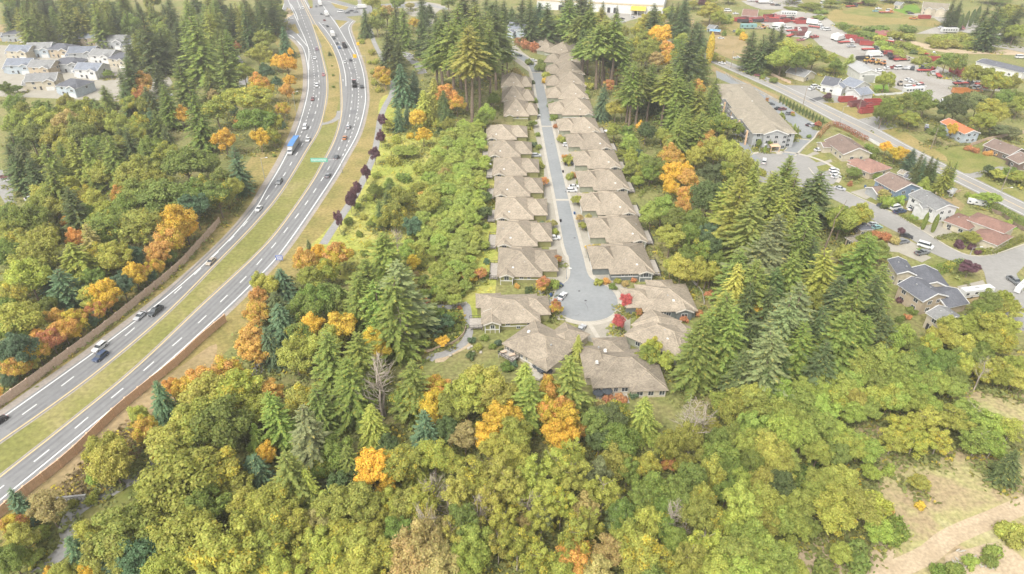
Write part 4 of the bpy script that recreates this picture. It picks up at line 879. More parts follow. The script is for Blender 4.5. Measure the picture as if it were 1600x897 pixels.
def truck_mesh(box_len, box_h, boxmat, cabmat=None, flat=False, tip=False):
    cabmat = cabmat or M['paint']; out = {}
    xr = -box_len + 1.4
    ch = MB(); ch.box(xr - .2, -.45, .55, 4.2, .45, .85, M['dark']); out['chassis'] = ch
    cb = MB(); cb.prism([(1.9, .6), (4.25, .6), (4.3, 1.35), (3.5, 1.6), (3.1, 2.55), (1.9, 2.6)], -1.1, 1.1, cabmat, ty=.12, zt=1.7); out['cab'] = cb
    wg = MB(); wg.prism([(3.5, 1.62), (3.6, 1.62), (3.2, 2.45), (3.1, 2.45)], -.95, .95, M['glass'])
    for y in (-1.1, 1.03): wg.box(2.2, y, 1.7, 3.0, y + .07, 2.35, M['glass'])
    out['windscreen'] = wg
    bx = MB()
    if flat: bx.box(xr, -1.2, .9, 1.6, 1.2, 1.1, boxmat)
    elif tip:
        for y in (-1.2, 1.08): bx.box(xr, y, .9, 1.6, y + .12, .9 + box_h, boxmat)
        bx.box(xr, -1.2, .9, xr + .12, 1.2, .9 + box_h, boxmat); bx.box(1.48, -1.2, .9, 1.6, 1.2, 1.2 + box_h, boxmat); bx.box(xr, -1.08, .9, 1.48, 1.08, 1.5, M['rubber'])
    else: bx.box(xr, -1.25, .95, 1.6, 1.25, .95 + box_h, boxmat)
    out['cargo_box' if not flat else 'flat_bed'] = bx
    w = MB(); w.tube((0, -.15, 0), (0, .15, 0), .5, .5, 10, M['rubber']); w.tube((0, -.16, 0), (0, .16, 0), .28, .28, 8, M['grey_metal'])
    out['wheel'] = (w, [(x, s, .5) for x in (3.1, xr + 1.2, xr + 2.4) for s in (-1.0, 1.0)])
    return out
M['steel_red'] = flat_mat('red_steel', (.5, .07, .06), .6, .3, .25, .8)
KIND['box_truck'] = ('truck', truck_mesh(7.5, 2.6, M['white'])); KIND['dump_truck'] = ('truck', truck_mesh(7.5, 1.4, M['dark'], tip=True)); KIND['flat_truck'] = ('truck', truck_mesh(7.5, 0, M['steel_red'], flat=True))
M['blue_tarp'] = flat_mat('blue_tarp', (.1, .27, .6), .5, .3, .12, .7)
def semi():
    o = truck_mesh(2.5, 1, M['dark'], flat=True); o.pop('flat_bed')
    t = MB(); t.box(-12.2, -1.28, 1.0, 1.2, 1.28, 3.7, M['grey_metal'])
    for i in range(14): x = -12 + i * .98; t.box(x, -1.33, 1.05, x + .12, 1.33, 3.65, M['grey_metal'])
    o['trailer'] = t
    tp = MB(); tp.prism([(-12.3, 3.55), (1.3, 3.55), (1.3, 3.75), (-5.5, 3.95), (-12.3, 3.75)], -1.36, 1.36, M['blue_tarp']); o['tarpaulin'] = tp
    sl_ = MB(); sl_.box(1.5, -1.1, .9, 2.0, 1.1, 3.2, M['paint']); o['sleeper'] = sl_
    w, pos = o['wheel']; o['wheel'] = (w, [(x, s, .5) for x in (3.1, 1.0, -.2, -9.4, -10.6) for s in (-1.05, 1.05)])
    return o
KIND['semi'] = ('truck', semi())
def bus(L=11, H=3.0, trailer=False):
    o = {}; b = MB(); b.box(-L / 2, -1.25, .55, L / 2, 1.25, H, M['paint']); b.box(-L / 2 + .3, -1.15, H, L / 2 - .3, 1.15, H + .12, M['paint']); o['body'] = b
    n = int(L / 1.8); g_ = MB()
    for i in range(n):
        x = -L / 2 + .5 + i * (L - 1) / n
        if trailer and i % 2: continue
        for y in (-1.28, 1.24): g_.box(x, y, 1.6, x + 1.1, y + .04, 2.4, M['glass'])
    g_.box(L / 2 - .02, -1.05, 1.5, L / 2 + .03, 1.05, 2.5, M['glass']); o['window_glass'] = g_
    st = MB()
    for y in (-1.27, 1.24): st.box(-L / 2 + .1, y, 1.05, L / 2 - .1, y + .03, 1.25, M['taupe_trim'])
    o['stripe'] = st
    u = MB(); u.box(-1, -.4, H + .12, .2, .4, H + .35, M['grey_metal']); o['roof_unit'] = u
    w = MB(); w.tube((0, -.15, 0), (0, .15, 0), .45, .45, 10, M['rubber']); o['wheel'] = (w, [(x, s, .45) for x in (L * .3, -L * .22) for s in (-1.1, 1.1)])
    return o
KIND['motorhome'] = ('trailer', bus(11, 3.1, True)); KIND['bus'] = ('bus', bus(11, 3.0))
def bin_():
    o = {}; b = MB(); L, w, h = 7, 2.4, 1.9
    for y in (-w / 2, w / 2 - .12): b.box(-L / 2, y, .2, L / 2, y + .12, h, M['paint'])
    for x in (-L / 2, L / 2 - .12): b.box(x, -w / 2 + .12, .2, x + .12, w / 2 - .12, h, M['paint'])
    o['body'] = b; f = MB(); f.box(-L / 2 + .12, -w / 2 + .12, .2, L / 2 - .12, w / 2 - .12, .45, M['rubber']); o['floor_plate'] = f
    r = MB()
    for i in range(8):
        x = -L / 2 + .2 + i * (L - .5) / 7
        for y in (-w / 2 - .1, w / 2): r.box(x, y, .2, x + .12, y + .1, h - .1, M['paint'])
    for y in (-w / 2 - .12, w / 2 - .02): r.box(-L / 2, y, h, L / 2, y + .16, h + .12, M['paint'])
    o['rib'] = r; s = MB()
    for y in (-.6, .5): s.box(-L / 2, y, -.02, L / 2, y + .12, .2, M['dark'])
    o['skid'] = s
    return o
KIND['steel_bin'] = ('skip', bin_())
def plough():
    o = {}; b = MB(); b.prism([(-1.6, .7), (1.2, .7), (1.5, 1.3), (.4, 1.6), (-1.5, 1.6)], -.8, .8, M['paint']); o['body'] = b
    c = MB(); c.box(-1.0, -.7, 1.6, .2, .7, 2.7, M['glass']); c.box(-1.1, -.78, 2.7, .3, .78, 2.85, M['paint']); o['cab'] = c
    a = MB(); a.tube((1.0, 0, 1.3), (3.0, 0, 2.4), .18, .15, 6, M['paint']); a.tube((3.0, 0, 2.4), (4.0, 0, .6), .14, .12, 6, M['paint']); o['boom'] = a
    k = MB(); k.prism([(3.7, .1), (4.6, .1), (4.5, .8), (3.9, .9)], -.6, .6, M['dark']); o['bucket'] = k
    w = MB(); w.tube((0, -.2, 0), (0, .2, 0), .6, .6, 10, M['rubber']); o['wheel'] = (w, [(x, s, .6) for x in (-1.0, .9) for s in (-.95, .95)])
    return o
KIND['digger'] = ('digger', plough())
MESHES = {}
def vehicle(kind, p, ang, color, label, group=None, name=None, lights=True, sc=1, cat=None):
    cat0, parts = KIND[kind]
    key = (kind, lights)
    if kind not in MESHES:
        MESHES[kind] = {k: (v[0].mesh(k), v[1]) if isinstance(v, tuple) else (v.mesh(k), [(0, 0, 0)]) for k, v in parts.items()}
    nm = name or {'sedan': 'parked_car', 'suv': 'parked_car', 'van': 'white_van', 'pickup': 'pickup_truck', 'semi': 'semi_truck'}.get(kind, kind)
    root = empty(nm, Vector((p.x, p.y, .075)), ang, label, cat or cat0, group, (sc,) * 3)
    for k, (me, spots) in MESHES[kind].items():
        if not lights and k in ('headlight', 'tail_light'): continue
        for s in spots:
            o = D.objects.new(k, me); o.location = s; o.color = (*CARC[color], 1); link(o, root)
    return root
def tangent(L, p):
    i = min(range(len(L)), key=lambda i: (L[i] - p).length); t = L[min(i + 1, len(L) - 1)] - L[max(i - 1, 0)]
    return math.atan2(t.y, t.x)
flat = lambda L: [Vector((q.x, q.y, 0)) for q in L]
# southbound traffic comes down the picture (tangent reversed: edges were surveyed from the bottom up)
HW = [  # x, y, kind, colour, carriageway, label
    (495.3, 78, 'suv', 'mauve', 'L', 'mauve car nearest the junction on the southbound lanes'), (491.5, 92, 'sedan', 'white', 'L', 'small white car southbound just below the mauve car'),
    (505.4, 118, 'sedan', 'pink', 'L', 'pinkish red car beside the median shrubs'), (495.3, 135, 'suv', 'white', 'L', 'white car southbound between the pink car and the dull red car'),
    (488.6, 156, 'sedan', 'maroon', 'L', 'dull red car southbound above the white van'), (477, 201, 'van', 'white', 'L', 'white van on the southbound lanes behind the blue tarp truck'),
    (481.6, 220, 'sedan', 'white', 'L', 'white car passing the blue tarp truck'), (436.8, 286, 'suv', 'grey', 'L', 'grey car southbound below the blue tarp truck'),
    (405, 328, 'sedan', 'white', 'L', 'white car alone on the bend of the southbound lanes'), (330, 411, 'sedan', 'tan', 'L', 'tan car alone near the yellow median line'),
    (244, 489, 'pickup', 'dark', 'L', 'dark pickup overtaking a silver car'), (219.7, 496, 'sedan', 'silver', 'L', 'silver car beside the dark pickup'),
    (157, 545, 'suv', 'white', 'L', 'white car beside the dark blue car near the left noise wall'), (158, 560, 'suv', 'navy', 'L', 'dark blue car beside the white car near the left noise wall'),
    (-2, 662, 'sedan', 'black', 'L', 'black car cut off by the left edge'),
    (522, 61, 'sedan', 'dark', 'R', 'dark car behind the white box truck'), (526.5, 69, 'sedan', 'dark', 'R', 'dark car between box truck and blue car'), (530.4, 75.5, 'sedan', 'blue', 'R', 'blue car in the queue for the junction'),
    (538.8, 98.5, 'sedan', 'white', 'R', 'white car northbound beside the black car'), (548, 95, 'sedan', 'black', 'R', 'black car northbound beside the white car'),
    (565.5, 137, 'suv', 'black', 'R', 'black car in the exit lane beside the red dump truck'), (544.5, 200, 'suv', 'silver', 'R', 'silver car northbound above the orange car'),
    (538.8, 217, 'sedan', 'orange', 'R', 'orange car on the northbound lanes'), (526, 248, 'suv', 'dark', 'R', 'dark car just above the green road sign'), (512.7, 276, 'sedan', 'grey', 'R', 'grey car just below the green road sign'),
    (473.5, 14, 'suv', 'white', 'L', 'white car waiting at the far side of the junction'), (494, 11, 'sedan', 'grey', 'R', 'grey car leaving the junction at the top'), (502, 22.5, 'sedan', 'grey', 'R', 'grey car inside the junction'),
    (507, 32.5, 'sedan', 'maroon', 'R', 'maroon car at the junction stop line'), (511.6, 42, 'sedan', 'dark', 'R', 'dark car second at the junction stop line'), (505, 40, 'sedan', 'silver', 'R', 'silver car in the turning lane')]
TL, TR = flat(LD), flat(RD1)
for x, y, k, c, cw, lab in HW:
    p = G(x, y); a = tangent(TL, p) + math.pi if cw == 'L' else tangent(TR, p)
    vehicle(k, p, a, c, lab, 'traffic on the highway', name='moving_car' if k != 'pickup' else 'pickup_truck', lights=y > 180)
p = G(456, 238); vehicle('semi', p, tangent(TL, p) + math.pi, 'white', 'white semi truck hauling a grey trailer under a blue tarp')
p = G(519.7, 56); vehicle('box_truck', p, tangent(TR, p), 'white', 'white box truck queuing northbound below the junction')
p = G(510, 24); vehicle('box_truck', p, tangent(TR, p), 'white', 'white box truck crossing the junction')
p = G(500, 8); vehicle('box_truck', p, tangent(TR, p), 'white', 'white box truck beyond the junction at the top')
p = G(538, 73); vehicle('dump_truck', p, tangent(TR, p), 'brown', 'brown dump truck beside the blue car')
p = G(554, 133); vehicle('dump_truck', p, tangent(TR, p) + math.pi * 0, 'pink', 'red dump truck with a dark load northbound')
for x, y, k, c, a, lab in [(532, 19.5, 'van', 'white', 10, 'white van in the right arm of the junction'), (543, 21, 'sedan', 'dark', 12, 'dark car behind the white van at the junction'), (548.7, 18, 'sedan', 'black', 14, 'black car third in the right arm of the junction'),
                           (556, 19.5, 'sedan', 'grey', 14, 'grey car in the right arm of the junction'), (562, 14, 'box_truck', 'white', 16, 'white truck last in the right arm of the junction'), (436.7, 35.5, 'suv', 'black', 8, 'black car entering the junction from the left arm'), (454, 30.5, 'sedan', 'white', 10, 'white car on the left arm of the junction')]:
    vehicle(k, G(x, y), R(a + 180 if x > 500 else a), c, lab, 'traffic on the highway', name='moving_car' if k in ('sedan', 'suv') else None, lights=False)
# parked cars and others: crop, x, y, kind, colour, heading in degrees, label
PK = [('Y', 553, 458, 'sedan', 'white', 62, 'white car parked on the turning circle'), ('Y', 515, 394, 'suv', 'navy', 25, 'dark blue car at the mouth of the turning circle'), ('Y', 456, 528, 'sedan', 'white', 10, 'white car half hidden by the red leaved tree'),
      ('Y', 670, 662, 'sedan', 'silver', 62, 'silver car on the drive below the turning circle'), ('Y', 502, 96, 'suv', 'white', 5, 'white car with a blue tint outside the second house left'), ('X', 390, 338, 'suv', 'silver', 4, 'silver car on a left drive of the street'),
      ('X', 592, 252, 'suv', 'white', 3, 'white car behind another on a right drive'), ('X', 583, 272, 'suv', 'white', 3, 'white car in front of another on a right drive'), ('X', 602, 372, 'suv', 'white', 3, 'white car beside a black pickup on a right drive'),
      ('X', 602, 392, 'pickup', 'black', 3, 'black pickup on a right drive of the street'), ('X', 625, 532, 'sedan', 'white', 3, 'white car on the right drive below the black pickup'), ('X', 612, 556, 'suv', 'white', 3, 'white car nearest the road on a right drive'),
      ('U', 330, 264, 'suv', 'dark', 10, 'dark car at the top of the street'), ('U', 433, 320, 'sedan', 'red', 5, 'red car at the bend of the street'), ('U', 400, 288, 'suv', 'white', 5, 'white car on a drive at the bend'),
      ('U', 412, 545, 'suv', 'white', 5, 'white car above the lower crossing band'), ('U', 310, 262, 'sedan', 'white', 10, 'white car beside the dark car at the top of the street'),
      ('b', 292, 283, 'sedan', 'grey', -32, 'grey car driving into the apartment parking lot'), ('b', 442, 382, 'sedan', 'dark', -14, 'dark car parked by the red shrub at the apartments'), ('b', 512, 424, 'sedan', 'black', 24, 'black car in the apartment parking lot'),
      ('b', 552, 432, 'suv', 'maroon', 24, 'red brown car beside the black car in the parking lot'), ('b', 618, 472, 'suv', 'grey', 24, 'grey car in the apartment parking lot'), ('b', 838, 586, 'suv', 'silver', 24, 'silver car at the end of the parking lot'),
      ('b', 806, 578, 'sedan', 'black', 24, 'black car beside the silver car at the end of the parking lot'), ('b', 890, 812, 'sedan', 'white', 15, 'white car on the drive of the long brown roofed house'), ('b', 912, 236, 'suv', 'white', 20, 'white car outside the dark roofed cottage'),
      ('b', 1052, 268, 'suv', 'white', 10, 'white car in the forecourt of the white house'), ('b', 330, 118, 'pickup', 'maroon', -30, 'dark red pickup on the main road'), ('M', 265, 364, 'suv', 'black', -28, 'black car on the main road beside the dry field'),
      ('M', 312, 398, 'sedan', 'white', -28, 'white car on the main road following the black car'), ('M', 405, 368, 'pickup', 'white', -10, 'white pickup on the edge of the dry field'), ('V', 372, 298, 'van', 'white', 70, 'white van on the round end of the residential street'),
      ('V', 808, 350, 'suv', 'white', 15, 'white car, farthest of three on the brick bungalow drive'), ('V', 812, 370, 'suv', 'white', 15, 'white car, middle of three on the brick bungalow drive'), ('V', 820, 390, 'sedan', 'white', 15, 'white car, nearest of three on the brick bungalow drive'),
      ('V', 846, 464, 'sedan', 'silver', -38, 'silver car parked along the residential street'), ('Q', 395, 586, 'van', 'white', 20, 'white van beside the white pillared house'), ('Q', 418, 610, 'pickup', 'navy', 20, 'dark blue pickup beside the white van'),
      ('Q', 492, 588, 'sedan', 'white', 40, 'white car under the white pillared house'), ('Q', 313, 574, 'sedan', 'dark', -35, 'dark car beside the front bushes of the blue house'), ('Q', 250, 686, 'sedan', 'silver', 20, 'silver car beside the low dark roofed house'),
      ('Q', 275, 706, 'sedan', 'teal', 20, 'teal car beside the low dark roofed house'), ('Q', 440, 796, 'suv', 'grey', 15, 'grey car on the drive above the curving hedge'), ('Q', 462, 760, 'sedan', 'black', -35, 'black car beside the small purple tree'),
      ('Q', 578, 824, 'van', 'white', -40, 'white van driving on the residential street'), ('Q', 558, 866, 'pickup', 'grey', 18, 'grey pickup on the drive of the dark roofed house'), ('P', 1132, 446, 'pickup', 'grey', -80, 'grey pickup towing a white trailer at the street corner'),
      ('P', 810, 328, 'sedan', 'black', -20, 'black car behind the purple tree'), ('A', 38, 832, 'pickup', 'maroon', 15, 'dark red pickup on the side lane at the left edge'), ('A', 48, 845, 'sedan', 'white', 15, 'white car on the side lane at the left edge'),
      ('D', 145, 95, 'sedan', 'white', 40, 'white car between the trees at the left'), ('E', 335, 600, 'suv', 'silver', 30, 'silver car among the firs left of the highway'), ('E', 140, 440, 'suv', 'white', 20, 'white car below the suburb beside the orange maple'),
      ('C', 485, 352, 'suv', 'white', 30, 'white car on the side lane beside the firs'), ('C', 600, 190, 'suv', 'silver', 80, 'silver car behind the firs, upper of a line'), ('C', 602, 150, 'van', 'white', 80, 'white van behind the firs at the top'),
      ('L', 885, 158, 'sedan', 'black', 10, 'black car under the yellow canopy'), ('L', 735, 243, 'sedan', 'black', 10, 'black car in the warehouse car park'), ('L', 745, 280, 'suv', 'white', 10, 'white car at the edge of the warehouse car park'), ('L', 870, 225, 'suv', 'silver', 60, 'silver car in the warehouse car park'),
      ('m', 205, 68, 'suv', 'silver', 60, 'silver car parked beside the orange roofed building'), ('m', 205, 110, 'pickup', 'navy', 60, 'dark pickup parked beside the orange roofed building'), ('l', 235, 540, 'sedan', 'white', 10, 'white car on the dry field'), ('l', 440, 450, 'suv', 'grey', 10, 'grey car beside the blue tarp shelter')]
for r_, x, y, k, c, a, lab in PK: vehicle(k, g(r_, x, y), R(a), c, lab, 'parked cars', lights=REG[r_][1] + y / REG[r_][2] > 180)
vehicle('motorhome', g('P', 888, 528), R(12), 'white', 'long white motorhome trailer parked beside the beige house')
vehicle('motorhome', g('P', 1172, 488), R(40), 'white', 'white trailer behind the grey pickup at the street corner', sc=.7)
vehicle('motorhome', g('Q', 905, 560), R(-25), 'white', 'white caravan with a yellow roof stripe beside the round green bush', sc=.7)
# junkyard
JK = [('k', 420, 540, 'box_truck', 'white', 40), ('k', 470, 560, 'box_truck', 'white', 40), ('k', 560, 600, 'flat_truck', 'white', 10), ('k', 120, 350, 'box_truck', 'white', -35), ('k', 70, 330, 'flat_truck', 'white', -35), ('k', 150, 395, 'flat_truck', 'silver', -35),
      ('k', 235, 415, 'suv', 'white', 20), ('k', 290, 425, 'van', 'white', 20), ('k', 30, 510, 'van', 'white', 50), ('k', 110, 525, 'pickup', 'red', 20), ('k', 600, 540, 'steel_bin', 'red', -20), ('k', 690, 570, 'steel_bin', 'red', -22), ('k', 770, 605, 'steel_bin', 'maroon', -22),
      ('k', 830, 630, 'steel_bin', 'red', -15), ('k', 620, 655, 'pickup', 'silver', 5), ('k', 960, 790, 'box_truck', 'white', 10), ('k', 1010, 770, 'dump_truck', 'red', 10), ('k', 1150, 800, 'dump_truck', 'pink', 75), ('k', 1180, 760, 'steel_bin', 'red', 5), ('k', 1290, 830, 'steel_bin', 'maroon', 10), ('k', 1340, 845, 'flat_truck', 'tan', 10),
      ('k', 900, 700, 'flat_truck', 'dark', 5), ('k', 920, 425, 'pickup', 'pink', 10), ('k', 1040, 480, 'steel_bin', 'pink', -25), ('k', 1090, 515, 'flat_truck', 'white', -25), ('k', 1150, 575, 'van', 'white', -20), ('k', 1240, 600, 'flat_truck', 'tan', -25), ('k', 1300, 625, 'steel_bin', 'maroon', -25),
      ('W', 700, 130, 'digger', 'yellow', 10), ('W', 760, 140, 'digger', 'orange', 200), ('W', 830, 150, 'digger', 'yellow', 30), ('W', 890, 165, 'digger', 'orange', 160), ('W', 950, 208, 'sedan', 'white', 10), ('W', 1020, 205, 'pickup', 'red', 15), ('W', 1075, 212, 'van', 'white', 20), ('W', 1150, 210, 'suv', 'grey', 60),
      ('W', 1190, 208, 'suv', 'silver', 60), ('W', 1240, 205, 'suv', 'black', 60), ('W', 690, 105, 'dump_truck', 'white', 10), ('W', 1090, 400, 'digger', 'tan', 70), ('W', 1190, 345, 'sedan', 'white', 20), ('W', 1240, 370, 'sedan', 'white', 20), ('W', 1190, 440, 'van', 'white', 15), ('W', 1280, 425, 'flat_truck', 'red', 10), ('W', 1330, 425, 'van', 'white', 12),
      ('W', 1240, 490, 'bus', 'white', 12), ('W', 850, 235, 'sedan', 'white', 0), ('W', 100, 425, 'suv', 'white', 10), ('W', 190, 450, 'suv', 'white', 15), ('W', 345, 490, 'sedan', 'white', 10), ('W', 60, 450, 'sedan', 'white', 40),
      ('W', 470, 590, 'steel_bin', 'red', 5), ('W', 575, 640, 'steel_bin', 'maroon', 20), ('W', 700, 720, 'steel_bin', 'red', 15), ('W', 790, 690, 'steel_bin', 'red', 15), ('W', 770, 620, 'steel_bin', 'red', 5), ('W', 690, 670, 'steel_bin', 'maroon', 15), ('W', 800, 650, 'steel_bin', 'red', 10),
      ('i', 600, 270, 'steel_bin', 'red', 5), ('i', 560, 245, 'steel_bin', 'red', 5), ('i', 660, 300, 'steel_bin', 'red', 5), ('i', 330, 285, 'flat_truck', 'white', 75), ('i', 280, 270, 'pickup', 'white', 70), ('i', 570, 385, 'pickup', 'grey', 10), ('i', 650, 390, 'flat_truck', 'dark', 5), ('i', 820, 360, 'bus', 'white', 5), ('i', 900, 400, 'flat_truck', 'brown', 5),
      ('i', 960, 430, 'steel_bin', 'red', 15), ('i', 1060, 440, 'digger', 'orange', 10), ('i', 1110, 445, 'digger', 'yellow', 160), ('i', 790, 445, 'van', 'white', 30), ('i', 790, 478, 'pickup', 'orange', 10), ('i', 600, 490, 'steel_bin', 'orange', 0), ('i', 40, 215, 'pickup', 'dark', 60), ('i', 155, 225, 'digger', 'dark', 0), ('i', 220, 240, 'flat_truck', 'red', 0),
      ('i', 225, 50, 'flat_truck', 'white', -30), ('i', 310, 115, 'steel_bin', 'red', -5), ('i', 375, 115, 'pickup', 'red', 0), ('i', 1210, 230, 'suv', 'grey', 70), ('i', 1290, 260, 'suv', 'white', 70), ('i', 390, 610, 'van', 'white', 70), ('i', 350, 640, 'suv', 'white', 70),
      ('j', 555, 455, 'bus', 'white', 0), ('j', 680, 420, 'dump_truck', 'pink', 5), ('j', 450, 400, 'suv', 'white', 10), ('j', 980, 690, 'digger', 'yellow', 0), ('j', 1080, 690, 'digger', 'orange', 180), ('j', 210, 260, 'steel_bin', 'red', 0), ('j', 60, 270, 'pickup', 'orange', 0), ('j', 290, 165, 'sedan', 'silver', 20), ('j', 25, 195, 'sedan', 'black', 0), ('j', 1540, 810, 'van', 'white', 0),
      ('k', 640, 100, 'flat_truck', 'dark', 15), ('k', 740, 60, 'flat_truck', 'maroon', 15), ('k', 960, 165, 'sedan', 'teal', 0), ('k', 1150, 165, 'van', 'white', 10), ('k', 1120, 185, 'flat_truck', 'orange', 0), ('k', 1000, 130, 'sedan', 'white', 0), ('k', 230, 50, 'van', 'white', 30), ('k', 190, 115, 'van', 'white', 30), ('k', 420, 40, 'van', 'tan', 0), ('k', 1070, 15, 'van', 'white', 0)]
for i, (x, y) in enumerate([(480, 300), (530, 285), (580, 320), (600, 275), (640, 310), (700, 300), (740, 285), (790, 310), (840, 295), (900, 305), (960, 310), (890, 250), (940, 245), (1010, 270), (1070, 290), (1050, 260), (1120, 315), (1180, 290), (1240, 310), (1290, 320), (1350, 330), (1330, 300), (1390, 310), (1440, 305)]):
    JK.append(('l', x, y, ('steel_bin', 'steel_bin', 'dump_truck', 'flat_truck', 'pickup')[i % 5], ('red', 'red', 'maroon', 'pink', 'red')[(i * 2 + i // 5) % 5], (i * 37) % 60 - 20))
JK += [('l', 1170, 220, 'bus', 'white', -5), ('l', 610, 400, 'motorhome', 'teal', 0), ('l', 990, 400, 'van', 'white', 0), ('l', 1060, 390, 'box_truck', 'white', 10), ('l', 1180, 420, 'van', 'white', 20), ('l', 1260, 440, 'flat_truck', 'white', 10), ('l', 1340, 430, 'steel_bin', 'maroon', 0), ('l', 1300, 490, 'steel_bin', 'brown', 0), ('l', 1370, 495, 'steel_bin', 'maroon', 5),
       ('l', 1210, 500, 'flat_truck', 'dark', 50), ('l', 1440, 520, 'box_truck', 'white', 60), ('l', 1390, 550, 'pickup', 'white', 40), ('l', 1530, 530, 'pickup', 'red', 20), ('l', 1340, 570, 'pickup', 'pink', 20), ('l', 860, 50, 'box_truck', 'white', 0), ('l', 920, 45, 'van', 'white', 10), ('l', 960, 75, 'sedan', 'brown', 0), ('l', 690, 20, 'bus', 'white', 0), ('l', 760, 35, 'pickup', 'maroon', 0), ('l', 1020, 80, 'sedan', 'dark', 0), ('l', 1220, 20, 'bus', 'white', 0), ('l', 1310, 35, 'van', 'white', 20), ('l', 440, 200, 'sedan', 'white', 0), ('l', 330, 160, 'van', 'white', 0), ('l', 820, 400, 'digger', 'orange', 0), ('l', 760, 405, 'pickup', 'tan', 0)]
JN = {'box_truck': 'box truck', 'flat_truck': 'flat bed truck', 'dump_truck': 'tipper truck', 'suv': 'car', 'sedan': 'car', 'van': 'van', 'pickup': 'pickup', 'steel_bin': 'open steel bin', 'digger': 'wheeled digger', 'bus': 'bus', 'motorhome': 'caravan'}
JPLACE = [('l', 900, 280, 'in the top left row of red machinery'), ('l', 1300, 470, 'in the scrap heap behind the dark spruces'), ('k', 100, 380, 'beside the bushy bank of the junkyard'), ('k', 700, 580, 'along the green bank in mid yard'), ('k', 1100, 500, 'half sunk in the brambles'), ('k', 1100, 800, 'behind the tall thuja'),
          ('W', 800, 150, 'behind the white workshop'), ('W', 1130, 205, 'in the row right of the workshop'), ('W', 1220, 430, 'beside the round yellow bush'), ('W', 200, 450, 'on the forecourt of the white house'), ('W', 700, 680, 'on the grass beside the main road'), ('i', 600, 270, 'under the tall hedge in the yard'), ('i', 750, 390, 'at the far end of the yard'),
          ('i', 1040, 440, 'among the trees at the yard edge'), ('i', 560, 490, 'behind the dark leafy trees'), ('i', 300, 110, 'beside the bramble thicket'), ('i', 1250, 245, 'by the wide dark shed'), ('j', 560, 440, 'beside the green mound'), ('j', 1030, 690, 'below the green mound'), ('j', 130, 250, 'by the gravel road'), ('k', 700, 80, 'above the mown mound'), ('k', 1080, 160, 'on the mown mound'), ('k', 300, 70, 'in the bushes above the yard'), ('l', 900, 50, 'in the upper yard'), ('l', 1250, 30, 'at the top of the upper yard'), ('l', 400, 180, 'beside the pink roofed plot'), ('i', 370, 620, 'between the leafy trees'), ('l', 790, 400, 'below the row of red machinery')]
JP = [(g(a, b, c), t) for a, b, c, t in JPLACE]
seen = {}; todo = []
for r_, x, y, k, c, a in JK:
    p = g(r_, x, y); pl = min(JP, key=lambda q: (q[0] - p).length)[1]
    todo.append((p, k, c, a, f'{c} {JN[k]} {pl}'))
    seen.setdefault(todo[-1][4], []).append(p.x)
for p, k, c, a, lab in todo:
    xs = sorted(seen[lab])
    if len(xs) > 1: lab += f', {ORD[xs.index(p.x)]} from left'
    vehicle(k, p, R(a), c, lab, 'machines and vehicles of the junkyard', lights=False, name=JN[k].replace(' ', '_'), sc=1.35 if k == 'steel_bin' else 1.15)
# leaning white container with legs
c_ = g('j', 1320, 560); root = empty('tilted_container', Vector((c_.x, c_.y, 0)), R(-8), 'white tilted container on legs beside the gravel road', 'container')
b = MB(); mt = Matrix.Translation((0, 0, 3)) @ Matrix.Rotation(R(-35), 4, 'X'); b.box(-6, -2.6, -.2, 6, 2.6, 1.2, M['white'], mt); b.build('body', root)
for x in (2.5, 4.5):
    b = MB(); b.box(x, -2.6, 0, x + .3, -2.3, 2.2, M['grey_metal']); b.build('leg', root)
# pink roofed plot (large low orange-pink roof by the machinery)
qhouse('low_building', 'low building with a faded salmon pink roof above the row of red machinery', 'l', (520, 215), (740, 230), (540, 120), 3.0, 'cream', 'pink', 'gable', .12, wmax=30, cat='building', wins=[])
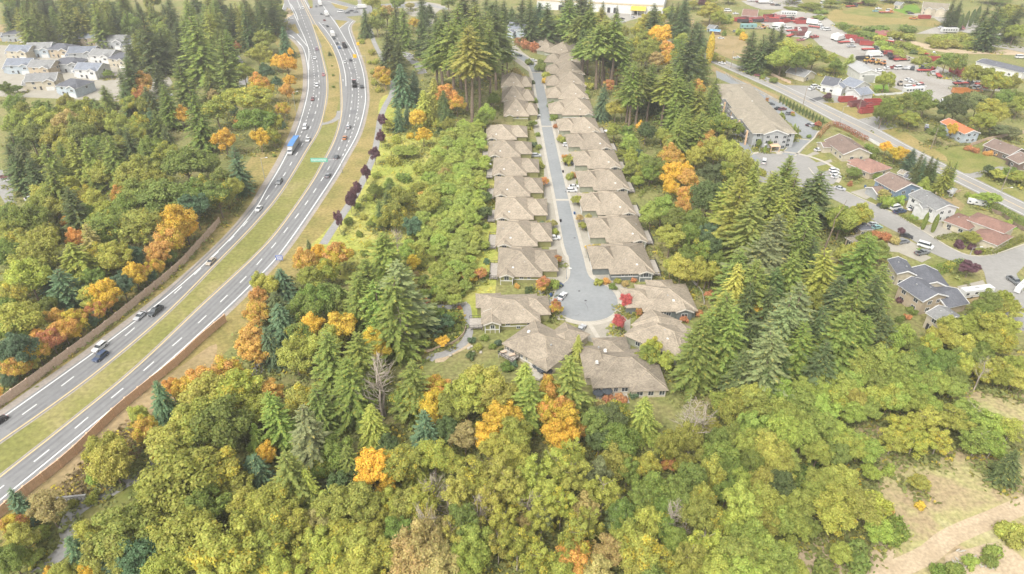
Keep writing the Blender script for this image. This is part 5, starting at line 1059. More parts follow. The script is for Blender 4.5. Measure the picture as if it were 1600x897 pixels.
# ================================================================== trees, shrubs, hedges
rg = np.random.default_rng(11)
def leaf_mat(name, trans=.3):
    m = D.materials.new(name); m.use_nodes = True; t = m.node_tree; N = t.nodes; L = t.links
    b = N['Principled BSDF']; out = N['Material Output']
    b.inputs['Roughness'].default_value = .62; b.inputs['Specular IOR Level'].default_value = .2
    oi = N.new('ShaderNodeObjectInfo'); at = N.new('ShaderNodeAttribute'); at.attribute_name = 'leafvar'; pa = N.new('ShaderNodeAttribute'); pa.attribute_name = 'patch'
    # autumn patches: object alpha says how much of the crown has turned
    gt = N.new('ShaderNodeMath'); gt.operation = 'SUBTRACT'; L.new(oi.outputs['Alpha'], gt.inputs[0]); L.new(pa.outputs['Fac'], gt.inputs[1])
    mr = N.new('ShaderNodeMapRange'); mr.inputs[1].default_value = -.08; mr.inputs[2].default_value = .08; L.new(gt.outputs[0], mr.inputs[0])
    tn = N.new('ShaderNodeMix'); tn.data_type = 'RGBA'; tn.inputs[7].default_value = (.56, .46, .07, 1)
    L.new(mr.outputs[0], tn.inputs[0]); L.new(oi.outputs['Color'], tn.inputs[6])
    hs = N.new('ShaderNodeHueSaturation'); L.new(tn.outputs[2], hs.inputs['Color'])
    h = N.new('ShaderNodeMapRange'); h.inputs[3].default_value = .482; h.inputs[4].default_value = .518
    at2 = N.new('ShaderNodeMath'); at2.operation = 'MULTIPLY_ADD'; at2.inputs[1].default_value = 7.31; at2.inputs[2].default_value = 0
    fr = N.new('ShaderNodeMath'); fr.operation = 'FRACT'; L.new(at.outputs['Fac'], at2.inputs[0]); L.new(at2.outputs[0], fr.inputs[0])
    L.new(fr.outputs[0], h.inputs[0]); L.new(h.outputs[0], hs.inputs['Hue'])
    v = N.new('ShaderNodeMapRange'); v.inputs[3].default_value = .68; v.inputs[4].default_value = 1.32; L.new(at.outputs['Fac'], v.inputs[0]); L.new(v.outputs[0], hs.inputs['Value'])
    L.new(hs.outputs[0], b.inputs['Base Color'])
    tr = N.new('ShaderNodeBsdfTranslucent'); L.new(hs.outputs[0], tr.inputs[0])
    mx = N.new('ShaderNodeMixShader'); mx.inputs[0].default_value = trans; L.new(b.outputs[0], mx.inputs[1]); L.new(tr.outputs[0], mx.inputs[2]); L.new(mx.outputs[0], out.inputs[0])
    return m
M['leaf'] = leaf_mat('leaves', .45); M['needle'] = leaf_mat('needles', .33)
def diamonds(name, C, U, V, var, patch, mat):
    """leaf-sized kites: centres C, half axes U (long) and V (wide)"""
    n = len(C); P = np.empty((n, 4, 3)); P[:, 0] = C - U; P[:, 1] = C + V - U * .1; P[:, 2] = C + U; P[:, 3] = C - V - U * .1
    me = D.meshes.new(name); me.vertices.add(4 * n); me.loops.add(4 * n); me.polygons.add(n)
    me.vertices.foreach_set('co', P.ravel()); me.loops.foreach_set('vertex_index', np.arange(4 * n, dtype=np.int32))
    me.polygons.foreach_set('loop_start', np.arange(0, 4 * n, 4, dtype=np.int32)); me.polygons.foreach_set('loop_total', np.full(n, 4, dtype=np.int32))
    for k, a in (('leafvar', var), ('patch', patch)):
        at = me.attributes.new(k, 'FLOAT', 'FACE'); at.data.foreach_set('value', np.clip(a, 0, 1).astype(np.float32))
    me.materials.append(mat); me.update(calc_edges=True); return me
def unit(a): return a / np.maximum(1e-9, np.linalg.norm(a, axis=-1, keepdims=True))
def frames(Nn, jit):
    """random in-plane axes for normals Nn"""
    Nn = unit(Nn + rg.normal(0, jit, Nn.shape)); a = rg.normal(0, 1, Nn.shape); U = unit(np.cross(Nn, a)); return U, np.cross(Nn, U)
def blob_cloud(blobs, n, leaf, up=.35, jit=.55):
    """leaf clusters over the shells of sub-crowns; blobs = [(cx, cy, cz, r, squash)]"""
    B = np.array(blobs); w = B[:, 3] ** 2; k = rg.choice(len(B), n, p=w / w.sum())
    d = unit(rg.normal(0, 1, (n, 3)) + np.array([0, 0, .45])); r = B[k, 3:4] * (.6 + .45 * rg.random((n, 1)) ** .6 + .45 * (rg.random((n, 1)) < .07))
    off = d * r; off[:, 2] *= B[k, 4]; C = B[k, :3] + off
    keep = np.ones(n, bool)
    for b in range(len(B)):                                   # drop what lies deep inside another sub-crown
        q = C - B[b, :3]; q[:, 2] /= B[b, 4]; keep &= ~((np.linalg.norm(q, axis=1) < B[b, 3] * .6) & (k != b))
    C, d, k = C[keep], d[keep], k[keep]; n = len(C)
    U, V = frames(d + np.array([0, 0, up]), jit); s = leaf * rg.uniform(.6, 1.35, (n, 1))
    bv = rg.random(len(B)); var = .5 + .3 * (bv[k] - .5) + rg.normal(0, .24, n); patch = .6 * rg.random(len(B))[k] + .4 * rg.random(n)
    return C, U * s, V * s * .62, var, patch
def crown_round(seed, R0=4.5, H=11, n=5200, leaf=.36, nb=20, loose=.0, base=.28):
    global rg; rg = np.random.default_rng(seed); bl = []
    cz, rz = H * (base + 1) / 2, H * (1 - base) / 2
    for i in range(nb):
        u = rg.random(); th = rg.random() * 6.283; ph = math.acos(1 - 1.55 * u)     # mostly the upper side
        f = rg.uniform(.45, .92) + loose * rg.uniform(0, .25)
        r = R0 * rg.uniform(.15, .36) * (1 - loose * .3)
        bl.append((math.sin(ph) * math.cos(th) * R0 * f, math.sin(ph) * math.sin(th) * R0 * f, cz + math.cos(ph) * rz * f * 1.02, r, rg.uniform(.7, 1.0)))
    bl.append((0, 0, cz, R0 * .5, 1.1))
    return blob_cloud(bl, n, leaf)
def conifer(seed, H=30, R0=4.6, base=.1, whorls=40, per=7, tw=9, droop=.35, dense=1.0, ragged=.25, leafw=.2, pw=.6):
    rg = np.random.default_rng(seed); C, U, V, va = [], [], [], []
    for w in range(whorls):
        t = (w + rg.uniform(-.3, .3)) / whorls; z = H * (base + (1 - base) * t); z = min(z, H * .99)
        Lm = R0 * max(.04, (1 - t)) ** pw * (1 if t > .08 else .75)
        k = max(4, int(per * (1 - t * .3))); a0 = rg.random() * 6.28
        for i in range(k):
            if rg.random() < .06: continue
            a = a0 + 6.283 * i / k + rg.normal(0, .2); Lb = Lm * (1 + rg.normal(0, ragged)); Lb = max(.3, Lb)
            e0 = .25 + .55 * t - droop * .4
            nt = max(4, int(tw * 1.9 * Lb / R0 * dense) + 2); bvv = rg.normal(0, .14)
            s = (np.arange(nt) + rg.uniform(.2, .8, nt)) / nt
            hx = np.array([math.cos(a), math.sin(a), 0]); hy = np.array([-math.sin(a), math.cos(a), 0])
            px = s * Lb; pz = z + px * e0 - droop * (px ** 2) / max(Lb, .5) + rg.normal(0, .05, nt)
            base_p = hx[None] * px[:, None]; base_p[:, 2] = pz
            for sd in (-1, 1):
                ln = (.27 * Lb * (1.15 - s * .75) + .2) * rg.uniform(.55, 1.2, nt)
                dirv = unit(hx[None] * .75 + hy[None] * sd * rg.uniform(.5, 1.0, (nt, 1)) + np.array([0, 0, -.18 - droop * .5])[None] + rg.normal(0, .2, (nt, 3)))
                c = base_p + dirv * (ln * .45)[:, None]
                nrm = np.tile(np.array([0, 0, 1.0]), (nt, 1)) + rg.normal(0, .35, (nt, 3)); vv = unit(np.cross(nrm, dirv))
                C.append(c); U.append(dirv * (ln * .55)[:, None]); V.append(vv * (ln * leafw * .62 + .07)[:, None]); va.append(.5 + bvv + .2 * (s - .5) + rg.normal(0, .15, nt))
            d = unit(hx * 1.0 + np.array([0, 0, e0 - droop * 1.6])); C.append((hx * Lb + np.array([0, 0, z + Lb * e0 - droop * Lb]))[None]); U.append((d * (.25 + .1 * Lb))[None]); V.append((hy * (.12 + .03 * Lb))[None]); va.append(np.array([.7]))
    C, U, V, va = map(np.concatenate, (C, U, V, va)); 
    # leader
    return C, U, V, va, rg.random(len(C))
def trunk_mesh(name, H, r, limbs=0, seed=0, lean=0, mat=None, spread=2.5, lz=(.3, .7)):
    q = random.Random(seed); mb = MB(); n = 5; mat = mat or M['bark']; prev = Vector((0, 0, -.3)); P = [prev]
    for i in range(1, n + 1):
        t = i / n; p = Vector((q.uniform(-1, 1) * .02 * H * t + lean * t, q.uniform(-1, 1) * .02 * H * t, H * t)); P.append(p)
    for i in range(n): mb.tube(P[i], P[i + 1], r * (1 - .8 * i / n), r * (1 - .8 * (i + 1) / n), 7, mat, cap=(i == 0))
    for k in range(limbs):
        t = q.uniform(*lz); i = int(t * n); b = P[i].lerp(P[min(n, i + 1)], t * n - i); a = q.uniform(0, 6.28)
        e = b + Vector((math.cos(a) * spread * q.uniform(.6, 1), math.sin(a) * spread * q.uniform(.6, 1), spread * q.uniform(.5, 1.2)))
        mb.tube(b, e, r * .4, r * .12, 5, mat, cap=False)
    return mb.mesh(name)
def dead_mesh(name, H, r, seed, spread=.32, nb=26, sub=3, mat=None, up=.7, lo=.3):
    q = random.Random(seed); mb = MB(); mat = mat or M['pale_bark']; n = 6; P = [Vector((0, 0, -.3))]
    for i in range(1, n + 1): P.append(Vector((q.uniform(-.03, .03) * H, q.uniform(-.03, .03) * H, H * i / n)))
    for i in range(n): mb.tube(P[i], P[i + 1], r * (1 - .85 * i / n), r * (1 - .85 * (i + 1) / n), 6, mat, cap=False)
    br = MB()
    for k in range(nb):
        t = q.uniform(lo, .97); i = min(n - 1, int(t * n)); b = P[i].lerp(P[i + 1], t * n - i); a = q.uniform(0, 6.28); L = H * spread * (1.1 - t) * q.uniform(.5, 1.2) + .4
        d = Vector((math.cos(a), math.sin(a), up * q.uniform(.4, 1.3))).normalized(); e = b + d * L; br.tube(b, e, r * .22 * (1.15 - t) + .025, .02, 4, mat, cap=False)
        for j in range(sub):
            s = q.uniform(.35, .95); b2 = b.lerp(e, s); d2 = (d + Vector((q.uniform(-.8, .8), q.uniform(-.8, .8), q.uniform(-.1, .7)))).normalized()
            br.tube(b2, b2 + d2 * L * q.uniform(.25, .5), .035, .015, 3, mat, cap=False)
    return mb.mesh('trunk'), br.mesh('branch')
# --- prototypes: kind -> list of (crown mesh, trunk mesh, height, crown radius)
PT = {}
def addp(k, data, trunk, H, R_, mat, name='crown'):
    PT.setdefault(k, []).append((diamonds(name, *data[:3], data[3], data[4], mat), trunk, H, R_))
for i in range(7):
    H = 11 + (i % 3) * 1.0
    addp('m', crown_round(100 + i, 4.4, H, 11500, .235, 40 + i * 4, .35), trunk_mesh('trunk', H * .8, .26, 6, i), H, 4.6, M['leaf'])
for i in range(5):
    H = 13; addp('a', crown_round(200 + i, 4.0, H, 6500, .2, 44, .9, .2), trunk_mesh('trunk', H * .95, .17, 10, i + 20, mat=M['pale_bark'], spread=2.2, lz=(.3, .9)), H, 4.3, M['leaf'])
FP = [(30, 4.6, .06, 42, 8, 9, .32), (30, 5.0, .05, 38, 7, 10, .42), (30, 4.3, .08, 44, 8, 9, .26), (30, 5.2, .06, 36, 8, 9, .38), (30, 4.8, .04, 46, 8, 9, .3)]
for i, (H, R_, b, w, p, tw, dr) in enumerate(FP):
    addp('f', conifer(300 + i, H, R_, b, w, p, tw, dr, 1.05, .18 + .05 * (i % 3), .24), trunk_mesh('trunk', H * .97, .45, 0, i), H, R_, M['needle'])
for i in range(3): addp('c', conifer(330 + i, 24, 5.2, .03, 44, 9, 9, .55, 1.1, .16, .26, .62), trunk_mesh('trunk', 23, .42, 0, i), 24, 5.3, M['needle'])
for i in range(4): addp('t', conifer(350 + i, 40, 4.6, .36 + .06 * i, 38, 8, 9, .4, 1.05, .3, .22, .6), trunk_mesh('trunk', 39, .52, 0, i + 5, mat=M['bark']), 40, 4.8, M['needle'])
for i in range(5):
    rg = np.random.default_rng(400 + i); bl = [(rg.uniform(-1.1, 1.1), rg.uniform(-1.1, 1.1), rg.uniform(.5, 1.3), rg.uniform(.55, .95), rg.uniform(.7, 1)) for _ in range(9)]
    PT.setdefault('s', []).append((diamonds('shrub', *blob_cloud(bl, 1500, .2), M['leaf']), None, 2.3, 1.8))
for i in range(2):
    rg = np.random.default_rng(450 + i); n = 2600; z = rg.random(n); a = rg.random(n) * 6.283; rr = 1.25 * np.sqrt(np.clip(np.sin(np.clip(z * 1.02, 0, 1) * np.pi * .93 + .2), 0.03, 1)) * rg.uniform(.85, 1.05, n)
    C = np.stack([np.cos(a) * rr, np.sin(a) * rr, z * 6.5 + .1], 1); U, V = frames(np.stack([np.cos(a), np.sin(a), .4 + 0 * a], 1), .4); s = .2 * rg.uniform(.6, 1.3, (n, 1))
    addp('p', (C, U * s, V * s * .6, .5 + rg.normal(0, .18, n), rg.random(n)), trunk_mesh('trunk', 4, .12, 0, i), 6.6, 1.3, M['leaf'])
DEAD = [dead_mesh('dead', 16, .28, 1, .34, 34, 4), dead_mesh('dead', 16, .22, 2, .2, 46, 3, up=.1), dead_mesh('dead', 13, .3, 3, .55, 30, 5, up=.9, lo=.2)]
SNAG = dead_mesh('snag', 20, .34, 5, .03, 8, 0, mat=M['bark'])
PT['v'] = PT['m']
# --- colours (leaf reflectances)
LC = {'g': ((.2, .255, .055), 'mid green'), 'd': ((.13, .175, .062), 'dark green'), 'o': ((.29, .305, .06), 'olive'), 'y': ((.365, .375, .072), 'yellow green'), 'l': ((.3, .362, .072), 'lime green'), 'v': ((.375, .435, .095), 'fresh lime'), 'Y': ((.7, .48, .03), 'golden'),
      'O': ((.66, .385, .08), 'orange'), 'R': ((.52, .25, .11), 'rust coloured'), 'B': ((.46, .38, .14), 'tan'), 'P': ((.17, .085, .1), 'purple leaved'), 'r': ((.56, .12, .12), 'scarlet'), 'b': ((.125, .195, .1), 'bluish green'), 'e': ((.225, .255, .105), 'grey green')}
def kindname(k, c):
    if k == 'm': return 'maple_tree' if c in 'YOYRrP' else ('deciduous_tree' if c in 'yoBe' else ('alder_tree' if c == 'l' else 'broadleaf_tree'))  # one broadleaf kind; names follow leaf colour, not a known species
    return KN[k][0]
def mute(c, k=.16, g=1.04):
    y = .3 * c[0] + .6 * c[1] + .1 * c[2]; return tuple((x + (y - x) * k) * g for x in c)
LC = {k: (mute(v[0], .04 if k not in 'YOr' else .1, 1.13 if k in 'lyog' else 1.04), v[1]) for k, v in LC.items()}
KN = {'m': ('broadleaf_tree', 'broad tree'), 'a': ('alder_tree', 'feathery tree'), 'f': ('fir_tree', 'fir'), 'c': ('cedar_tree', 'dense conifer'), 't': ('fir_tree', 'tall bare stemmed fir'), 'd': ('dead_tree', 'bare tree'), 'v': ('young_alder', 'young alder'), 's': ('shrub', 'shrub'), 'p': ('columnar_tree', 'slim columnar conifer'), 'n': ('dead_tree', 'bare broken trunk')}
TREES = []           # (kind, colour, base point, width m, height m)
PXW = lambda p: FPX / depth(p)
def spec(r, s):
    """'x y w kind colour [height m];' crown top centre and width in crop pixels"""
    x0, y0, sc = REG[r]
    for q in s.replace('\n', ' ').split(';'):
        f = q.split()
        if len(f) < 5: continue
        x, y, w = x0 + float(f[0]) / sc, y0 + float(f[1]) / sc, float(f[2]) / sc; k, c = f[3], f[4]
        if k == 's' and r in 'BFC': w *= .62
        h = {'m': 11, 'a': 11, 'f': 26, 'c': 18, 't': 40, 'd': 13, 's': 2, 'p': 6, 'n': 18}[k]
        for _ in range(5):
            p = G(x, y, h * .97); wm = w / PXW(p)
            if len(f) > 5: h = float(f[5]) * (.76 if k in 'fc' and float(f[5]) > 14 else 1)
            else: h = {'m': min(17, max(5, 2.2 + 1.12 * wm)), 'a': min(17, max(5, 4 + 1.25 * wm)), 'f': min(36, max(8, 2.05 * wm)), 'c': min(26, max(5, 1.7 * wm)), 't': 42, 'd': min(20, max(8, 2.2 * wm)), 's': max(1.2, (.42 if r in 'Nk' else .8) * wm), 'p': 4 * wm, 'n': 18}[k]
            if k == 'a' and len(f) < 6: h = min(h, 6.0 if r in 'FBC' else (8 if r == 'T' else 99))
            if k == 'm' and len(f) < 6 and r == 'T': h *= .75
        if k == 'a' and len(f) < 6 and r in 'FBC':           # thicket: several young stems where one mass was surveyed
            q3 = random.Random(int(x * 7 + y))
            for j in range(4):
                w2 = wm * q3.uniform(.42, .6); h2 = min(7.5, w2 * q3.uniform(.95, 1.25))
                TREES.append(('v', 'v' if c == 'l' else c, Vector((p.x + (j % 2 - .5) * wm * .5 + q3.uniform(-1, 1), p.y + (j // 2 - .5) * wm * .6 + q3.uniform(-1.2, 1.2), 0)), w2, h2))
            continue
        if k == 'm' and r in 'TI' and wm > 8.5:              # a wide mass is two neighbouring crowns
            q3 = random.Random(int(x * 5 + y * 3))
            for j in (-1, 1):
                TREES.append((k, c if j < 0 or q3.random() < .6 else q3.choice('ylog'), Vector((p.x + j * wm * .25, p.y + j * q3.uniform(-.25, .25) * wm, 0)), wm * q3.uniform(.58, .74), h * q3.uniform(.8, .98)))
            continue
        TREES.append((k, c, Vector((p.x, p.y, 0)), wm, h))
def tall(r, s):
    """trees whose foot shows: 'x ytop w ybase [colour]'"""
    x0, y0, sc = REG[r]
    for q in s.split(';'):
        f = q.split()
        if len(f) < 4: continue
        x, yt, w, yb = x0 + float(f[0]) / sc, y0 + float(f[1]) / sc, float(f[2]) / sc, y0 + float(f[3]) / sc
        b = G(x, yb); lo, hi = 1.0, 80.0
        for _ in range(40):
            m_ = (lo + hi) / 2
            if PX(Vector((b.x, b.y, m_)))[1] > yt: lo = m_
            else: hi = m_
        mid = Vector((b.x, b.y, lo * .6)); TREES.append(('t', f[4] if len(f) > 4 else 'g', b, w / PXW(mid), lo))
spec('E', '''80 50 80 f d 26; 165 112 180 f d; 255 195 110 f d; 480 148 250 f g; 385 362 160 f g; 650 278 165 f g; 595 232 110 f g; 540 30 140 f g; 690 5 130 f d; 805 78 120 f d; 440 30 130 f g; 330 60 120 f d; 290 20 90 f d; 745 30 110 f o; 890 15 110 f d; 960 -10 110 f d; 840 40 90 f d; 570 70 120 f e;
880 105 80 m g; 1040 165 110 c b; 975 130 60 m R; 910 188 150 m o; 880 290 140 m y; 1060 345 120 m Y; 1000 350 80 m Y; 1088 302 40 m Y; 890 468 150 m O; 1060 525 90 m O; 1080 468 80 m Y; 1035 640 90 m O; 860 548 250 m y; 730 560 130 m y; 790 402 120 m y; 930 402 90 m b; 850 680 220 m g; 980 720 110 m y; 890 810 110 m Y; 665 808 140 m Y; 755 738 50 m O; 610 622 210 m o;
480 592 190 f g; 400 668 100 m Y; 300 556 130 f g; 295 770 110 f d; 215 690 90 f b; 150 458 130 m O; 150 545 110 m R 15; 55 380 130 f d; 25 430 90 f d; 90 780 120 m l; 170 770 90 m g; 600 556 80 m B; 730 172 55 m y; 755 262 45 m R; 690 640 60 m y; 730 660 55 m b; 1000 482 60 m b; 950 655 70 m y; 1025 712 55 c b; 1000 800 90 m o; 520 100 100 f d; 380 120 100 f d; 220 30 90 f d; 140 20 90 f d; 620 60 90 f g; 240 400 90 f d; 560 420 100 f g; 700 420 90 f g''')
spec('A', '''30 655 110 f d; 90 665 120 f d; 200 665 120 f g; 270 655 90 f g; 330 655 110 f o; 400 665 120 f g; 500 660 130 f g; 160 735 100 m o; 430 755 110 m y; 620 745 180 m y; 240 785 140 f g; 50 705 110 f d; 470 765 110 m y; 600 775 160 m y; 720 795 150 m o; 850 705 210 m g; 1110 692 120 f b; 1130 800 60 m y; 1090 830 60 m Y; 550 872 75 m O; 390 880 100 m y; 140 765 100 f d; 190 872 110 m y; 290 822 110 m y; 1020 792 100 m g; 930 832 120 m g; 960 720 110 m g; 780 880 120 m o; 320 720 90 m o; 60 40 90 f d 24; 180 20 100 f d 24; 300 20 90 f d 24; 420 10 100 f d 24; 520 20 90 f d 24; 470 70 60 m g 6; 250 300 40 s g; 120 300 40 m g 5; 70 400 50 m g 5; 330 400 50 m o 5; 500 330 50 m g 5; 440 470 90 f d 16; 300 510 90 m B 9; 480 400 70 f g 14''')
spec('D', '''30 122 130 m g; 20 192 120 m o; 100 122 160 m g; 200 42 140 m o; 240 92 120 m y; 300 40 140 f d; 380 42 90 m o; 420 52 120 m y; 550 37 90 m O; 480 112 130 m y; 560 92 150 m g; 640 12 180 m g; 740 22 240 m g; 850 52 130 m g; 900 12 120 m g; 1000 22 140 m g; 960 82 140 m b; 1085 2 80 m y; 1050 42 80 m o; 880 142 165 m Y; 850 237 130 m O; 910 182 110 m Y; 640 162 190 m y; 600 232 110 m B; 480 172 190 m g; 300 172 60 m O; 340 237 95 m O; 180 242 150 m y; 150 302 190 m y; 100 392 170 m y; 320 282 230 c o 24; 400 240 110 f B 22; 265 415 190 f b 20; 190 385 120 f b 16; 520 302 160 m y; 510 252 110 m g; 590 315 110 m b; 640 402 115 m Y; 700 342 60 m R; 770 302 110 m O; 820 332 65 m g; 720 412 85 m R; 660 470 110 m b; 550 492 140 m Y; 500 530 90 m O; 460 590 85 m R; 570 422 60 m b; 360 622 115 m O; 240 612 95 m O; 330 682 105 m O; 260 672 85 m y; 160 702 95 m O; 230 782 105 m O; 300 732 105 m R; 170 802 105 m Y; 60 592 190 m y; 30 652 150 m g; 140 622 110 m g; 60 742 170 m b; 100 852 105 m O; 380 702 65 m Y; 40 502 120 m y; 20 472 90 m y; 500 642 55 m b; 420 562 75 c o; 740 382 65 m O; 780 432 55 m b; 30 832 100 m g; 140 825 80 m y; 440 302 120 m y; 200 202 90 m y; 20 300 130 m g; 90 330 100 m o; 60 240 120 m y; 360 130 120 m g; 420 420 100 m g; 10 560 110 m g; 200 560 90 m g; 400 500 110 m y''')
spec('G', '''95 12 105 m O 6; 30 62 70 m b 5; 10 142 55 m O 4; 645 112 125 c b 13; 590 257 105 m O; 700 92 90 m O; 815 52 140 m O; 760 85 110 m Y; 930 12 125 m O; 870 70 100 m y; 560 205 70 m y; 410 332 150 m y; 440 382 165 m y; 390 465 85 m l; 60 556 90 f b 10; 170 577 140 m B; 40 662 100 m R; 60 705 120 m y; 20 792 120 m g; 120 800 90 s l; 290 742 145 c b 12; 360 852 85 m Y; 250 862 105 m y; 200 872 60 m Y; 840 92 190 m y; 800 202 240 m o; 960 82 190 m y; 720 262 210 m y; 880 212 260 m g; 1000 132 150 m y; 720 422 300 m o; 650 385 55 m O; 870 412 210 m y; 1030 402 110 c b; 960 472 150 m y; 830 562 190 m g; 600 622 190 m o; 480 652 240 m o; 430 762 200 m o; 640 692 160 m y; 760 682 240 m o; 900 732 270 m y; 560 782 190 m b; 700 802 210 m y; 1000 562 150 m y; 1010 662 150 m y; 1030 762 170 m o; 350 700 130 m y; 470 800 150 m b; 610 520 120 m y; 560 700 120 m y; 380 560 60 s o; 300 590 50 s o; 140 700 90 s l; 90 640 60 s g''')
spec('F', '''300 292 50 c d; 345 312 85 m Y; 280 332 120 m O; 430 307 125 m O; 385 387 105 m o; 300 412 125 m o; 170 422 145 c b 15; 100 452 110 m y; 60 512 90 m O; 50 582 130 m O; 20 692 130 m O; 30 762 120 m O; 150 542 180 c d 17; 160 602 180 c b 17; 110 702 130 c b; 60 442 70 m y; 330 502 170 m g; 280 542 160 m g; 400 502 150 m g; 460 542 120 m g; 660 282 200 f g 27; 560 402 210 f g 30; 720 412 270 f e 33; 620 452 200 f g 32; 520 462 170 f g; 690 472 230 f g; 310 647 130 m Y; 450 637 150 m Y; 400 692 130 m y; 260 682 130 m g; 350 732 170 m y; 230 762 160 m y; 390 722 190 f g; 520 702 200 f g; 610 707 125 m Y; 640 762 90 m Y; 480 832 90 f g; 620 822 130 d e; 735 592 125 d e 17; 712 237 80 d e 11; 700 112 120 m o; 640 102 80 c d; 680 22 100 c d; 720 42 110 m o; 790 182 90 m b; 760 312 85 m l; 795 302 80 m y; 485 178 85 s g; 870 192 145 a l; 930 182 130 a l; 1000 62 150 a l; 1060 82 140 a l; 960 122 140 a l; 1080 22 120 a l; 1020 152 150 a l; 1060 192 130 a l; 1000 232 150 a l; 880 262 140 a l; 950 302 150 a l; 1040 272 140 a l; 1100 122 80 a g; 1110 262 80 a l; 960 382 140 a l; 1040 352 120 a l; 920 432 140 a l; 1000 442 140 a l; 870 462 110 a g; 950 502 120 a l; 1060 432 80 m R 4; 1110 422 55 m R 4; 820 242 110 a l; 790 352 70 m Y; 900 122 120 a l; 940 22 130 a l; 870 62 110 m y; 840 62 55 m O; 1130 302 55 s b; 1140 372 55 s b; 1130 442 55 s g; 1010 512 90 s g; 860 522 80 s b; 1130 205 60 s g; 1130 60 60 m d 6; 1130 130 60 m d 6;
830 625 90 a g 6; 890 605 95 a g 6; 950 635 85 a b 6; 880 662 105 a b 6; 970 625 65 a g 5; 930 742 65 m Y 3.5; 800 782 45 s O; 1010 592 38 s R; 770 682 60 s g; 870 702 85 s o; 1000 680 70 s g; 960 690 60 s g; 820 700 70 s g; 900 560 60 s o; 860 555 50 s R; 940 560 50 s B; 830 800 50 s o;
560 160 60 s y; 600 190 70 s g; 540 240 60 s g; 580 290 70 s y; 620 170 60 m y 5; 500 330 60 s o; 560 330 70 s g; 530 110 60 s l; 590 70 60 s y; 650 180 70 m o 6; 610 30 70 m g 6; 800 430 80 s B; 830 380 80 s o; 780 500 80 s y''')
spec('B', '''990 592 140 a l; 930 642 150 a l; 1020 642 130 a l; 880 722 150 a l; 960 722 150 a l; 1030 732 120 a l; 850 802 150 a l; 930 802 150 a l; 1010 822 140 a l; 870 852 100 a y; 880 790 60 m B; 700 690 120 m l 5; 640 720 110 s y; 760 760 110 s y; 690 800 110 s g; 620 560 60 m y 5; 650 630 90 s y; 560 800 70 s y; 720 620 60 s Y; 590 640 50 s y; 660 860 90 f g 9; 620 830 80 f g 8; 760 860 90 m o 6''')
spec('C', '''190 62 100 c d; 290 42 105 m o; 330 32 115 m B; 390 22 90 f d; 360 112 150 f g; 440 62 120 f g; 545 22 85 f d; 550 102 125 f d; 500 112 70 m O; 640 82 70 f d; 700 62 120 f d; 270 102 100 m g; 340 182 150 f d; 390 252 120 f d; 330 252 110 f d; 360 362 80 c o; 300 412 100 m O; 320 472 65 m Y; 420 382 170 c b; 500 422 130 c b; 480 552 55 m y; 400 652 105 c b; 460 642 85 c b; 570 562 150 c y 24; 595 585 140 c o 22; 620 472 140 c y 26; 530 692 105 m Y; 560 792 95 m Y; 690 562 130 c d 20; 700 532 130 m O; 770 592 105 m O; 690 642 120 c d; 350 752 90 a y 6; 200 182 60 s Y; 240 302 80 s y; 260 362 80 s y; 180 242 60 s y; 250 430 70 s o; 230 500 70 s y; 280 540 70 s y; 230 200 50 s y; 760 792 130 a l; 850 782 130 a l; 900 802 90 a l; 960 662 100 m l; 1000 582 75 m g; 930 702 95 m g; 480 20 60 m B 6; 600 20 70 f d 16; 520 250 60 m o 6; 650 600 70 m y; 660 740 70 m o; 720 740 80 m o''')
tall('C', '870 140 250 770 o; 985 150 170 665 g; 917 100 190 700 g; 838 180 200 690 g; 1017 100 180 560 d; 760 150 220 640 g; 690 100 200 600 g; 650 250 200 560 g; 800 20 220 560 g; 900 0 220 500 g; 970 20 200 500 g; 1060 60 150 500 g; 720 30 200 480 d; 1085 250 100 520 g; 830 -40 200 440 d; 1000 -30 180 420 d; 620 170 130 440 d')
